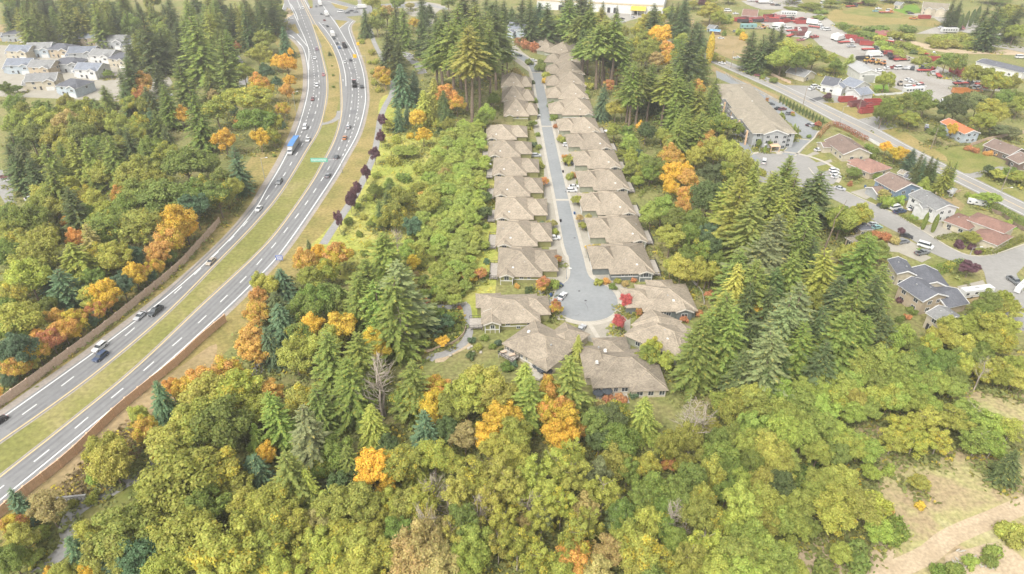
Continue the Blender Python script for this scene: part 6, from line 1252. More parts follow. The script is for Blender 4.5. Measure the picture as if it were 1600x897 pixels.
spec('H', '''100 102 110 m O; 60 172 140 m y; 130 162 150 f g; 230 132 140 m y; 300 112 140 f g; 430 8 190 f g 28; 560 -5 105 d e 20; 660 90 80 d e; 690 22 190 f g 25; 740 62 90 f d; 680 132 130 m g; 745 232 110 f b; 800 82 130 m O; 790 152 130 m Y; 870 132 150 m o; 930 82 190 m y; 990 42 190 m y; 1060 112 160 m y; 1080 192 145 m Y; 1010 282 115 m Y; 920 282 125 m B; 1175 0 165 c l 22; 1190 82 145 f g; 1130 272 150 m y; 1275 102 65 m O; 525 215 150 c y 17; 255 218 190 f e 27; 40 282 100 c l; 90 362 75 m Y; 40 392 135 c b; 170 382 190 f g; 370 342 150 m g; 430 372 110 f g; 540 402 165 m Y; 590 502 85 m Y; 640 392 160 m o; 700 382 150 c o 12; 790 362 145 m y; 400 482 120 m d; 260 492 125 c y 12; 330 542 115 c o 11; 130 542 180 m o; 70 592 170 m y; 30 562 100 m y; 380 562 170 m o; 470 552 190 m y; 620 560 130 m y; 560 622 110 m y; 670 562 145 m y; 740 552 145 m y; 785 500 115 d e; 845 535 105 d e; 900 502 150 a y; 960 422 165 a y; 1050 422 155 a y; 1100 472 180 a y; 985 582 110 d B; 1030 552 150 a y; 1200 442 150 a y; 1190 562 105 d e; 1180 652 85 m B; 1240 622 125 a y; 1140 722 150 a o; 1220 792 150 a y; 900 622 150 a g; 860 682 130 a y; 790 682 160 m B; 730 722 230 m B; 690 782 200 m B; 800 802 190 m B; 960 732 160 m l; 930 792 170 m l; 1060 722 120 a o; 310 642 125 m B; 280 722 150 m y; 200 652 175 m y; 130 682 190 m o; 60 762 190 m o; 30 702 150 m o; 400 702 145 m y; 520 702 145 m y; 460 742 170 m y; 350 782 175 m y; 560 782 175 m y; 480 822 190 m y; 240 822 150 m o; 150 832 190 m y; 640 682 130 m g; 870 762 120 m g; 480 460 90 m d; 600 330 100 m d; 850 250 110 m d; 640 640 80 m o; 1080 640 120 a y; 1150 570 100 a y; 1060 330 130 m y; 1140 380 130 m y; 860 400 110 m o; 320 420 100 m g''')
spec('I', '''50 82 85 m O 13; 80 152 145 m O; 120 202 125 m Y; 100 272 145 m Y; 145 0 175 f g 25; 10 132 80 f g; 190 282 60 m O; 330 192 110 m g; 260 222 130 m g; 310 202 130 m d; 452 172 155 c l 17; 350 302 150 m g; 330 392 130 m o; 430 412 165 m g; 640 152 100 d e; 700 205 170 d e 13; 600 282 160 m o; 720 372 105 m o; 810 172 125 m o; 860 92 145 m y; 780 152 105 m o; 900 122 130 m l; 1000 102 155 m l; 960 212 190 m l; 1030 182 130 m l; 1040 262 145 m l; 920 282 165 m l; 970 332 145 m y; 1020 402 130 m y; 860 382 165 m g; 780 372 145 m g; 900 432 165 m l; 700 442 190 m g; 640 482 190 m g; 560 420 80 m R 4; 1020 482 130 m d; 870 542 165 m y; 960 562 155 m y; 800 512 120 m g; 1000 622 140 m l; 960 642 130 m o; 680 602 155 m o; 560 622 100 d e; 622 672 70 d e; 400 562 190 m g; 420 622 180 m y; 370 722 145 m y; 280 502 145 a y; 250 432 125 a e; 140 432 165 a y; 80 382 165 a y; 150 352 105 a y; 40 522 150 a y; 100 562 130 a y; 20 622 110 a e; 200 592 125 m B; 220 642 130 a o; 330 622 105 a e; 160 692 170 a o; 150 792 165 m O; 300 762 145 m B; 450 772 170 m y; 540 802 110 a o; 640 792 150 a o; 700 722 150 a y; 760 762 140 m y; 850 782 175 m l; 950 762 150 m l; 1020 802 150 m l; 900 702 150 m l; 820 642 120 m y; 750 642 115 m o; 580 722 120 m g; 600 562 120 m g; 480 502 150 m g; 870 862 160 m l; 980 852 150 m l; 750 852 150 m y; 620 862 130 m y; 420 852 130 m y; 250 842 150 m B; 90 852 160 m y; 520 660 110 m g; 500 580 110 m g; 760 310 110 m g; 830 290 120 m g; 540 330 100 m o; 620 400 90 m o; 730 260 70 m y; 300 320 80 m g; 260 310 100 m d; 340 560 100 a y; 480 880 140 m g''')
spec('J', '''538 98 215 f g 34; 480 0 200 f o; 420 -10 150 f o; 620 -20 160 f g; 692 50 160 f o; 730 -20 130 f g; 850 -30 190 f d 30; 655 168 200 f e 32; 600 240 240 f e 34; 785 150 165 f g; 830 112 150 f g; 725 340 170 f g; 460 420 185 c y 26; 900 332 200 f o 28; 960 132 140 m o; 1040 122 110 m y; 1080 250 220 f g 34; 1150 422 150 f g; 1025 478 200 f g 32; 740 520 270 f e 35; 690 562 230 f e; 400 545 250 f g 34; 350 582 220 f g; 440 602 220 f g; 580 572 110 m Y; 830 532 90 m o; 970 312 90 m y; 930 742 90 m y; 1110 692 90 m y; 1100 482 150 f d; 860 612 190 f d; 950 642 210 f g; 1060 622 160 f g; 1150 562 130 f d; 640 702 240 f e; 780 682 180 f g; 880 762 170 f d; 520 642 110 f d; 1000 802 165 m l; 1160 722 90 m y; 1180 802 100 m l; 560 402 170 f g; 470 322 160 f g; 640 402 150 f d; 300 690 200 f g 28;
230 42 105 m O; 200 102 95 m O; 330 22 150 m d; 150 2 80 m Y; 110 82 130 m l; 60 112 115 m l; 180 132 115 m g; 260 152 115 m g; 340 202 105 m b; 330 262 125 m d; 150 222 125 m y; 240 222 100 m g; 220 322 100 m g; 290 372 125 m y; 200 372 120 m y; 340 402 100 m y; 150 372 80 m y; 300 292 110 m g; 370 352 80 m g; 920 108 40 n B 22; 348 112 40 n B 12; 265 145 40 n B 12; 320 380 40 n B 12; 820 250 120 f d; 760 250 120 f g; 560 300 150 f g; 520 500 130 f d; 620 500 140 f d; 960 430 140 f d; 1180 640 120 f d; 480 800 140 f d; 600 820 130 f d; 260 430 60 s R; 330 520 50 s R; 300 460 60 s o''')
tall('K', '310 180 140 535 g; 330 140 150 545 g; 370 160 150 540 g; 440 130 150 520 g; 530 170 180 555 o; 600 200 170 580 g; 70 -60 110 230 d; 140 -50 120 280 d; 210 -50 130 290 d; 290 20 120 330 g; 30 -80 110 210 d; 250 -20 110 300 g; 175 -60 110 270 g')
spec('K', '''720 -30 190 f d; 660 122 120 f g; 800 32 130 f g; 650 62 105 m o; 570 15 85 m O; 560 102 80 m Y; 450 12 130 m o; 420 62 110 m o; 500 82 100 m B; 210 102 90 m y; 240 172 75 m O; 210 262 70 m R; 170 302 130 c b; 250 392 110 m y; 290 392 100 m y; 640 222 170 f g; 720 262 170 f g; 760 252 110 m O; 780 302 155 f o; 850 282 145 f g; 880 232 110 f g; 890 332 145 f g; 630 352 150 f g; 700 422 165 f g; 800 432 165 f g; 730 502 50 m Y; 640 502 150 f g; 900 482 145 m g; 960 502 100 m o; 1020 522 80 m o; 830 592 130 m O; 880 622 155 m y; 960 642 165 m y; 1050 722 165 m o; 760 682 120 m y; 600 672 145 m O; 560 702 95 m O; 640 712 90 m Y; 610 772 145 m Y; 700 822 125 m O; 490 742 145 m g; 440 532 110 m d; 410 522 65 m Y; 240 532 90 m l; 320 542 95 m g; 340 602 95 m l; 360 642 95 m g; 350 692 90 m y; 400 692 70 m b; 430 722 85 m l; 420 782 90 m y; 470 782 115 m g; 350 762 80 m l; 540 562 85 m y; 590 602 95 m y; 700 652 70 c d; 850 782 150 m d; 960 772 150 m o; 1080 782 120 m o; 1000 682 130 m y; 690 782 90 m Y; 300 640 70 s g; 290 690 60 s o; 330 800 70 m l 5; 380 860 80 m l 6; 560 240 120 f d; 480 250 120 f d; 400 250 110 f d''')
spec('L', '''680 72 80 f d 12; 1170 -10 250 f d; 1380 2 150 f d; 1520 -20 200 f d; 1160 132 220 m y; 1030 192 220 m y; 1220 332 280 m Y; 1300 512 145 m O; 1310 622 145 m O; 950 302 180 m o; 760 332 150 m o; 470 132 250 f y 30; 350 -40 240 f g; 100 -40 240 f g; 550 172 220 f g; 500 2 120 f d; 1000 382 190 m o; 900 482 180 m o; 1060 502 150 m B; 1500 422 190 m y; 1440 482 160 m g; 820 560 160 m g; 1150 440 160 m o; 700 440 150 m g; 1400 300 90 s R; 1460 280 80 s o; 1540 210 80 m Y 4; 280 -60 200 f d; 20 60 200 f g; 200 90 180 f g''')
spec('U', '''420 22 125 f b 30; 385 12 100 f d; 470 -10 110 f d; 510 82 140 m y; 300 22 80 f d 22; 260 -10 80 f d; 340 -20 90 f d; 220 -20 90 f d; 180 -20 90 f d; 560 -30 120 f d; 620 -40 100 f d;
380 272 40 s g; 435 292 55 s g; 455 332 45 s y; 475 412 38 s g; 485 472 38 s g; 495 532 40 s g; 400 452 38 s g; 390 372 28 s d; 405 512 38 s d; 330 316 75 s B; 455 360 40 s Y; 440 275 40 s g; 660 380 50 s y; 650 420 50 s l; 370 180 60 s R; 400 195 60 s R; 340 170 50 s R''')
tall('U', '560 10 120 245 g; 650 20 140 300 g; 600 60 130 300 g; 720 50 150 400 o; 760 100 140 420 g; 690 130 150 420 g; 625 170 120 360 g')
spec('M', '''40 22 100 f d; 90 2 130 f d; 190 -10 55 m P; 250 22 150 m y; 165 122 170 f d 27; 60 242 130 f g; 180 162 145 f d; 255 208 48 p Y; 510 192 125 f d; 580 192 135 f d; 640 182 125 f d; 690 162 80 f d; 740 262 190 m y; 700 312 190 m l; 800 322 145 m g; 900 292 160 m g; 1010 332 85 m y; 1030 372 80 m g; 1120 336 105 c l 12; 1000 424 85 m y 4; 590 620 30 s R; 600 640 30 s g; 690 700 30 s g; 700 720 32 s g; 770 770 40 c l 4; 760 800 40 c l 4; 710 830 45 m l 4; 610 860 40 c l 5; 550 862 40 c l 5; 430 170 60 s y; 450 200 60 s Y; 330 190 40 s g; 300 70 90 m o; 350 90 70 s g; 830 25 90 s o 2.5; 890 20 100 s g 2.5; 760 45 80 s g 2; 930 60 100 s g 3; 740 40 70 s o 2; 920 95 90 s g 3; 970 590 45 m P 4; 130 470 90 f g; 330 550 40 m g 5; 270 330 60 s o; 310 340 60 s B; 360 100 60 s y; 90 110 80 s B; 30 150 60 s B; 570 460 40 s g; 640 480 50 s g; 590 420 60 s g''')
spec('N', '''60 135 70 s g; 100 150 80 s g; 150 165 80 s o; 200 185 80 s g; 250 200 90 s g; 300 215 90 s y; 300 250 90 s l; 350 280 90 s l; 400 300 90 s l; 440 330 90 s l; 480 150 110 s g; 300 155 110 s g; 250 160 80 s g; 400 190 120 s o; 470 200 110 s o; 440 250 90 s o; 500 270 90 s o; 560 300 80 s y; 640 230 100 s o; 700 212 120 s o; 760 206 120 s o; 820 208 120 s o; 870 220 110 s o; 910 240 100 s o; 680 250 110 s o; 760 245 120 s o; 850 255 110 s o; 730 330 110 m g; 800 342 110 m g; 900 412 120 m o; 980 422 125 m o; 1050 452 150 m o; 1140 472 110 m o; 350 452 105 m y; 380 612 145 m g 14; 470 592 140 m g 14; 560 572 150 m g 14; 600 592 130 m g 14; 340 642 110 m g 14; 500 702 125 m o 9; 800 592 155 m d; 740 622 120 m d; 930 592 140 m e; 1010 622 145 m y; 1050 642 140 m y; 960 702 125 m y; 1100 562 110 m g; 1150 572 100 m g; 760 772 65 m Y; 680 782 95 m g; 640 800 80 s g; 980 12 120 f d; 1050 22 145 f d; 1120 32 125 m o; 1180 12 120 f d; 1010 122 110 m l; 1160 152 100 m o; 1090 92 120 m g; 760 2 80 f d; 810 -10 80 f d; 620 392 80 s o; 540 360 90 s o; 590 350 90 s o; 660 330 80 s o; 1190 600 110 m o; 1060 780 120 m e 7; 1130 790 110 m e 7; 820 88 26 p d; 855 72 26 p d; 892 60 26 p d; 926 40 26 p d; 770 60 50 s B; 480 66 30 s d; 572 54 36 s d; 520 310 60 s d; 580 400 60 s o''')
spec('Q', '''350 167 75 m Y 8; 410 202 105 m Y 8; 460 212 75 m Y 8; 520 202 90 f b 15; 560 242 75 f d 14; 590 242 75 f b 14; 630 252 75 f d 14; 670 252 75 f d 14; 740 302 105 f o 14; 770 302 65 f g 14; 590 392 105 c l 8; 990 487 115 m l 6; 860 482 45 s l; 890 492 55 s l; 990 315 60 m d 5; 1050 342 95 m y 5; 1120 332 120 m g 6; 1170 352 110 m y 6; 240 172 55 s g; 270 200 55 s g; 250 230 60 s g; 140 332 85 m g 5; 290 352 60 s g; 330 462 80 m B 5; 360 502 100 s l; 430 492 80 s l; 870 732 105 m y 5; 810 782 65 s P; 880 802 50 s P; 440 702 48 m P 4; 60 572 135 m g; 190 562 115 m l; 70 622 125 m g; 240 742 145 m g; 320 802 115 m g; 150 802 85 m y; 600 610 30 p g; 665 620 32 p g; 520 620 50 s l; 330 550 45 s d; 120 410 40 s R; 200 350 40 s g; 1050 230 40 s O; 970 220 40 s O; 900 195 50 s R; 1000 215 45 s O; 860 185 45 s R; 690 520 30 s d; 280 720 70 s R; 340 730 80 s R; 400 750 70 s B; 740 560 40 s B; 920 840 40 s P; 1110 650 60 s l''')
spec('V', '''760 170 45 m r 4; 420 760 30 s g; 370 330 60 s y; 345 150 35 m g 5; 410 150 40 m g 5; 510 105 40 m y 5; 570 60 30 c g 6; 590 70 30 c g 6; 560 100 30 c g 5; 480 -5 30 c g 6; 470 0 25 s g; 720 40 30 m R 4; 660 120 30 s g''')
spec('P', '''245 120 195 f g 32; 870 322 115 m P 6; 740 312 75 s y; 1010 512 155 m g; 1100 502 145 m y; 1150 562 110 m y; 930 642 145 m o; 1020 642 175 m y; 860 652 145 m y; 760 662 145 m y; 700 722 145 m y; 640 782 130 m y; 460 712 145 m l; 400 762 130 m l; 520 782 100 m g; 1120 682 140 m y; 1080 762 150 m o; 960 762 165 m y; 830 782 155 m y; 960 580 130 m g; 1060 560 120 m o; 440 530 60 s P; 490 590 50 s g; 760 545 60 s g; 520 610 50 s g; 480 640 50 s R; 440 650 60 s g''')
spec('T', '''90 192 130 m l; 40 202 130 m l; 170 172 130 m l; 250 152 150 m l; 330 102 150 m l; 300 202 145 m y; 390 132 150 m l; 480 62 155 m l; 440 182 145 m y; 540 132 140 m l; 600 82 145 m g; 520 222 145 m y; 620 142 135 m l; 680 132 125 m l; 590 232 105 m l; 700 172 95 m l; 370 252 135 m l; 100 282 150 m l; 40 352 130 m l; 180 322 175 m l; 270 352 105 m l; 230 402 145 m y; 330 392 145 m y; 380 402 115 m l; 60 432 130 m l; 700 62 130 m g; 780 62 145 m y; 900 72 140 m y; 860 112 125 m y; 930 142 90 m y; 760 22 120 m g; 520 322 125 a y; 480 372 115 a y; 560 372 125 a y; 600 302 150 a y; 650 372 90 a y; 700 282 145 a y; 780 272 150 a l; 840 302 130 a l; 800 372 125 a l; 860 382 105 a l; 920 332 110 a y; 460 492 55 s l; 570 542 75 m y 4; 575 632 38 s Y; 935 432 110 c d 11; 220 522 115 m l; 290 512 125 m y; 390 502 65 m l; 330 602 210 m y; 260 642 145 m y; 400 612 145 m y; 190 572 105 m l; 420 702 105 m l; 120 602 120 m l; 30 642 130 m y; 100 682 130 m l; 50 802 150 m y; 90 852 110 m y; 160 702 90 m g; 460 652 38 s O; 490 702 115 s g; 350 792 125 s g; 280 792 90 m y; 230 862 95 s g; 700 860 70 s g; 850 802 70 s l; 830 830 60 s g; 900 712 80 s y; 930 752 70 s y; 960 720 80 s y; 760 835 60 s l; 720 880 70 s g; 640 865 60 s g; 60 520 110 s g; 120 500 110 s g; 160 560 90 s g;  500 180 130 m l; 560 60 120 m y; 430 90 120 m l; 140 230 120 m l; 210 250 120 m l; 20 120 120 f d; 60 60 120 f d''')
spec('X', '''397 182 38 s g; 375 242 45 s b; 408 262 42 s g; 420 368 55 s o; 440 470 65 m R 4; 430 600 55 s o; 465 735 45 m B 3.5; 500 735 45 m B 3.5; 500 780 60 s l; 425 745 65 s b; 515 132 38 s R; 550 212 55 s o; 590 212 55 s g; 640 305 45 m B 3; 590 330 75 s o; 650 342 38 s l; 600 440 55 s o; 640 440 45 s R; 670 472 55 s l; 650 585 75 m o 4; 700 560 55 s y; 715 580 55 s l; 660 698 48 m B 3.5; 715 698 48 m B 3.5; 680 748 58 m o 3.5; 730 742 55 s l; 770 742 38 s o; 500 68 48 m g 3; 370 118 58 m g 3.5; 395 30 38 s d; 540 200 40 s B; 620 200 40 s R; 570 320 40 s O; 620 430 40 s O''')
spec('Y', '''490 190 48 s l; 520 195 55 m R 4; 432 338 92 m R 6; 515 480 82 m R 6; 955 440 78 m r 6; 905 575 78 m r 6; 935 690 58 s B; 1035 530 48 m R 3; 500 350 85 s l; 345 390 58 s d; 730 135 65 m Y 3; 780 125 48 s B; 810 150 58 s l; 900 340 48 s y; 950 355 48 s B; 1000 335 38 s R; 870 370 55 s g; 780 340 58 s y; 830 335 50 s O; 270 370 40 s O; 960 560 40 s o''')
spec('c', '''735 430 90 c y 8; 1200 450 130 m y; 1180 480 130 m g; 1290 530 100 m y; 70 425 55 s b; 150 415 55 s g; 230 440 55 s b; 110 470 60 s o; 60 520 65 s d; 290 585 85 s g; 330 575 55 s b; 1480 120 40 s g; 1490 260 60 s R; 1400 290 60 s R; 920 790 80 s R; 1000 780 80 s R; 880 820 80 s B; 1090 770 60 s b; 1020 810 60 s R; 200 470 50 s g; 250 500 50 s d''')
for x, y in ((597, 178), (593.6, 204), (584, 230), (570, 259), (557, 284), (545.6, 303), (526.7, 331), (550, 296)): spec('O', f'{x} {y} 15 m P 9')
for i in range(14): spec('b', f'{542 + i * 30.5:.0f} {292 + i * 16:.0f} 17 p d 4.5')
spec('b', '415 310 30 s R; 405 340 40 s g; 650 440 45 s R; 545 440 25 c l 3; 570 475 30 c l 4; 885 545 50 m r 3; 640 590 18 s R; 660 455 40 s o; 990 270 50 m P 4; 700 420 20 s g; 350 690 40 c l 5; 440 690 45 c l 5; 590 640 50 c l 5; 520 700 35 m y 4; 400 750 40 c l 4')
spec('a', '80 235 80 c b 6; 5 240 60 m y; 20 390 60 m y; 60 460 50 s g; 100 600 40 s g')
spec('O', '1092 628 40 d e 19; 622 480 34 d e 19; 660 800 30 d e 14; 745 780 34 d e 12; 1060 778 24 d e 12; 585 565 26 d e 20; 1545 560 24 d e 12')
spec('Z', '505 480 45 c d 3; 530 605 20 s g; 540 690 28 s g; 542 795 32 s g; 330 60 20 s O; 95 120 18 s O; 760 380 30 s y; 860 560 50 s y; 870 650 60 s y; 880 740 60 s y')
spec('O', '''30 160 30 m o; 60 158 28 m g; 90 165 30 m y; 115 160 28 m o; 150 165 28 f g; 190 130 26 f d; 208 120 22 m o; 225 150 30 m o; 240 170 28 f g; 250 130 26 f d; 15 165 26 f g; 45 180 26 f d; 110 180 26 f g; 180 190 28 f d; 210 200 28 m o; 70 205 30 m o; 145 215 34 m g; 220 215 30 f g; 25 215 34 m g; 95 215 34 m y; 185 215 32 m o; 20 175 40 m o; 60 172 44 m y; 100 176 40 m B; 140 172 42 m o; 175 178 36 m y; 40 195 40 m g; 85 196 42 m o; 125 195 44 m g; 160 200 36 f g; 10 200 36 f d; 195 205 30 f d; 215 180 30 m o; 200 150 26 m o; 165 160 30 f g; 130 155 28 m o; 20 150 30 m g; 70 152 28 f g; 100 150 24 m o; 235 215 36 m g; 255 225 36 m o; 5 130 20 m g; 225 130 30 f d;
10 8 26 f d; 30 2 26 f g; 55 6 26 f d; 80 0 26 f d; 105 8 26 f g; 125 2 24 f d; 150 8 26 f d; 172 4 26 f d; 195 10 24 f g; 215 2 24 f d; 235 8 24 f g; 20 -12 30 f d; 60 -14 30 f d; 100 -14 30 f d; 140 -12 30 f d; 185 -12 30 f d; 15 26 22 m o; 45 28 22 m g; 90 28 22 m o; 130 26 22 m g; 165 28 22 m g; 205 26 22 m o; 230 30 22 m y; 260 -10 26 f d; 300 -10 26 f d; 340 -10 26 f d; 380 -10 26 f d; 420 -10 24 f d; 580 -8 24 m o; 620 -8 24 m g; 660 -8 24 f d; 700 -10 24 m g; 740 -12 26 f d''')
spec('V', '540 275 170 f g 30; 435 325 140 f o 26; 735 355 190 f d 30; 520 470 160 f o 30; 640 370 130 f d 26; 330 250 120 f o 26; 250 200 130 f o 28; 420 420 140 f g 28')
fq = random.Random(77)
for i in range(64):
    x, y = fq.uniform(186, 440), fq.uniform(-14, 62)
    if (y > 12 and x > 392) or (x > 360 and 24 < y < 48): continue
    spec('O', f'{x:.0f} {y:.0f} {fq.uniform(20, 34):.0f} {fq.choice("fffm")} {fq.choice("gdgo")}')
for i in range(46): spec('O', f'{fq.uniform(0, 190):.0f} {fq.choice([fq.uniform(-16, 22), fq.uniform(-16, 14)]):.0f} {fq.uniform(20, 32):.0f} {fq.choice("ffm")} {fq.choice("gdgo")}')
for x, y, w in ((1085, 2, 20), (1110, -4, 24), (1140, -6, 22), (1330, -6, 26), (1360, -4, 24), (1395, -8, 28), (1425, -8, 26), (1560, -6, 40), (1590, 10, 40), (1480, -14, 26), (1240, -6, 24), (1270, 4, 26), (1300, 0, 24), (1050, 12, 26)): spec('O', f'{x} {y} {w} m {fq.choice("goy")} 7')
# --- planting
GRP = {'v': 'young alders of the thicket', 'm': 'broadleaf trees of the woods', 'a': 'feathery alders of the woods', 'f': 'firs of the woods', 't': 'firs of the woods', 'c': 'dense conifers', 'd': 'bare trees in the woods', 's': 'shrubs', 'p': 'slim columnar conifers', 'n': 'bare trees in the woods'}
ANCH = [('E', 100, 150, 'below the suburb'), ('E', 450, 350, 'in the fir wood left of the highway'), ('E', 700, 60, 'at the top left of the junction'), ('E', 950, 350, 'beside the slip road'), ('E', 1000, 560, 'in the bright clump left of the highway bend'), ('E', 780, 720, 'across the highway from the purple trees'), ('E', 350, 750, 'midway between suburb and highway'),
        ('A', 150, 750, 'near the side lane at the left edge'), ('A', 600, 830, 'in the left wood'), ('A', 1000, 830, 'by the highway above the left noise wall'), ('D', 100, 150, 'at the left edge below the side lane'), ('D', 600, 150, 'in the middle of the left wood'), ('D', 880, 200, 'at the upper end of the left noise wall'), ('D', 280, 400, 'around the brown conifer in the left wood'), ('D', 620, 430, 'behind the middle of the left noise wall'), ('D', 300, 680, 'behind the lower left noise wall'), ('D', 60, 650, 'at the left edge behind the noise wall'),
        ('G', 430, 440, 'on the bank below the right noise wall'), ('G', 100, 650, 'left of the underpass path'), ('G', 750, 120, 'along the upper underpass path'), ('G', 900, 250, 'above the bend of the underpass path'), ('G', 650, 480, 'right of the underpass path'), ('G', 500, 750, 'below the underpass path'), ('G', 850, 750, 'in the bottom left corner'),
        ('F', 350, 350, 'beside the blue road sign'), ('F', 80, 600, 'beside the hidden end of the underpass path'), ('F', 250, 580, 'below the blue road sign'), ('F', 630, 430, 'in the fir clump above the garden path'), ('F', 420, 720, 'left of the fir clump'), ('F', 700, 80, 'in the meadow by the purple trees'), ('F', 960, 130, 'in the thicket by the upper houses'), ('F', 980, 420, 'in the thicket by the lower houses'), ('F', 900, 680, 'inside the garden path loop'), ('F', 550, 250, 'in the grass beside the purple trees'),
        ('B', 960, 750, 'at the top of the thicket by the houses'), ('B', 680, 750, 'in the meadow above the purple trees'), ('C', 250, 350, 'along the cycle path'), ('C', 370, 150, 'right of the junction'), ('C', 450, 500, 'beside the cycle path bend'), ('C', 600, 650, 'in front of the tall firs'), ('C', 550, 150, 'behind the cycle path trees'), ('C', 850, 250, 'in the tall stand beside the upper street'), ('C', 980, 650, 'below the tall stand'),
        ('H', 150, 180, 'under the fir clump at lower left'), ('H', 430, 200, 'beside the dead grey fir'), ('H', 700, 180, 'below the footpath'), ('H', 950, 180, 'below the gravel bank'), ('H', 250, 450, 'in the lower left wood'), ('H', 560, 480, 'around the golden tree in the lower wood'), ('H', 850, 480, 'among the bare trees in the lower wood'), ('H', 100, 680, 'at the bottom of the lower left wood'), ('H', 420, 750, 'at the bottom, left of the tan maple'), ('H', 750, 780, 'around the tan maple at the bottom'), ('H', 1050, 500, 'in the pale birches of the lower wood'), ('H', 1100, 750, 'at the bottom, right of the tan maple'), ('H', 1200, 150, 'beside the deck of the cream house'),
        ('I', 110, 200, 'below the cream houses'), ('I', 350, 280, 'below the patio of the foot house'), ('I', 680, 250, 'around the white branched tree'), ('I', 950, 200, 'in the lime wood, upper part'), ('I', 900, 420, 'in the lime wood, middle part'), ('I', 650, 500, 'left of the lime wood'), ('I', 200, 480, 'in the birches at bottom centre'), ('I', 420, 650, 'at bottom centre'), ('I', 200, 800, 'at the bottom edge, below the birches'), ('I', 680, 750, 'at the bottom edge right of centre'), ('I', 950, 700, 'at the bottom of the lime wood'),
        ('J', 530, 200, 'at the top of the fir block'), ('J', 850, 120, 'beside the bare leaning trunk'), ('J', 650, 400, 'in the middle of the fir block'), ('J', 1080, 400, 'in the fir block beside the dark roofed houses'), ('J', 900, 700, 'at the lower edge of the fir block'), ('J', 400, 700, 'in the fir block beside the turning circle'), ('J', 700, 650, 'at the heart of the lower fir block'), ('J', 250, 150, 'behind the middle right houses'), ('J', 250, 330, 'behind the lower right houses'),
        ('K', 120, 150, 'behind the bend of the street'), ('K', 350, 300, 'in the tall pines right of the street'), ('K', 650, 350, 'in the wood left of the apartments'), ('K', 820, 350, 'right beside the apartment building'), ('K', 700, 50, 'at the top of the apartment wood'), ('K', 600, 700, 'in the orange clump behind the houses'), ('K', 900, 650, 'in the wood below the apartments'), ('K', 350, 650, 'behind the upper right houses'), ('L', 1150, 250, 'below the warehouse'), ('L', 400, 200, 'left of the warehouse'), ('L', 1400, 100, 'right of the warehouse'), ('L', 1250, 550, 'around the orange tree above the apartments'),
        ('U', 430, 100, 'behind the grey house at the top'), ('U', 420, 400, 'along the upper street'), ('U', 620, 120, 'right of the bend of the street'), ('M', 100, 100, 'beside the dry field'), ('M', 580, 260, 'in the dark spruce row by the main road'), ('M', 800, 370, 'around the yellow cottage'), ('M', 1050, 390, 'beside the tall clipped thuja'), ('M', 700, 750, 'in front of the apartments'), ('M', 850, 50, 'above the red machinery'), ('M', 350, 80, 'beside the salmon roof'),
        ('N', 250, 200, 'on the bank of the junkyard'), ('N', 780, 240, 'on the green mound'), ('N', 450, 220, 'in the brambles left of the green mound'), ('N', 480, 620, 'in the tall hedge by the main road'), ('N', 780, 620, 'behind the orange roofed building'), ('N', 1030, 640, 'right of the orange roofed building'), ('N', 1000, 430, 'in front of the wide dark shed'), ('N', 1080, 60, 'at the top right corner'), ('N', 860, 70, 'along the lane at the top right'), ('N', 780, 380, 'between junkyard and wide dark shed'),
        ('Q', 410, 230, 'behind the brick bungalow by the main road'), ('Q', 640, 300, 'behind the white pillared house'), ('Q', 1080, 380, 'beside the side road'), ('Q', 360, 500, 'in front of the blue house'), ('Q', 860, 780, 'on the lawn of the corner bungalow'), ('Q', 150, 650, 'beside the low dark roofed house'), ('Q', 950, 490, 'along the main road behind the bungalow'), ('Q', 950, 210, 'in the hedge beside the brown bungalow'), ('V', 500, 100, 'at the end of the apartment building'), ('V', 750, 170, 'beside the long brown roof'),
        ('P', 870, 350, 'at the end of the curving hedge'), ('P', 1050, 600, 'below the motorhome'), ('P', 700, 700, 'below the cream grey roofed house'), ('P', 450, 620, 'behind the beige two storey house'), ('T', 200, 250, 'in the lime wood, right part'), ('T', 450, 130, 'in the lime wood above the clearing'), ('T', 650, 130, 'right end of the lime wood'), ('T', 850, 80, 'at the right edge above the clearing'), ('T', 550, 350, 'left of the clearing'), ('T', 800, 330, 'in the screen between the two clearings'), ('T', 300, 580, 'beside the dirt track'), ('T', 100, 650, 'at the bottom, left of the dirt track'), ('T', 850, 800, 'right of the dirt track'), ('T', 100, 480, 'in the green hollow of the lime wood'), ('T', 400, 780, 'at the foot of the dirt track'),
        ('X', 420, 250, 'in the upper left gardens of the street'), ('X', 480, 700, 'in the lower left gardens of the street'), ('X', 600, 250, 'in the upper right gardens of the street'), ('X', 690, 560, 'in the middle right gardens of the street'), ('X', 700, 740, 'in the lower right gardens of the street'), ('Y', 450, 380, 'left of the turning circle'), ('Y', 930, 580, 'right of the turning circle'), ('Y', 900, 350, 'above the turning circle'), ('c', 150, 450, 'below the green gabled house'), ('c', 1220, 480, 'between the two lower houses'), ('c', 960, 800, 'under the patio of the foot house'), ('O', 570, 260, 'along the cycle path'), ('b', 750, 400, 'in the row beside the main road'), ('b', 560, 440, 'in the parking lot'), ('Z', 530, 650, 'on the highway median')]
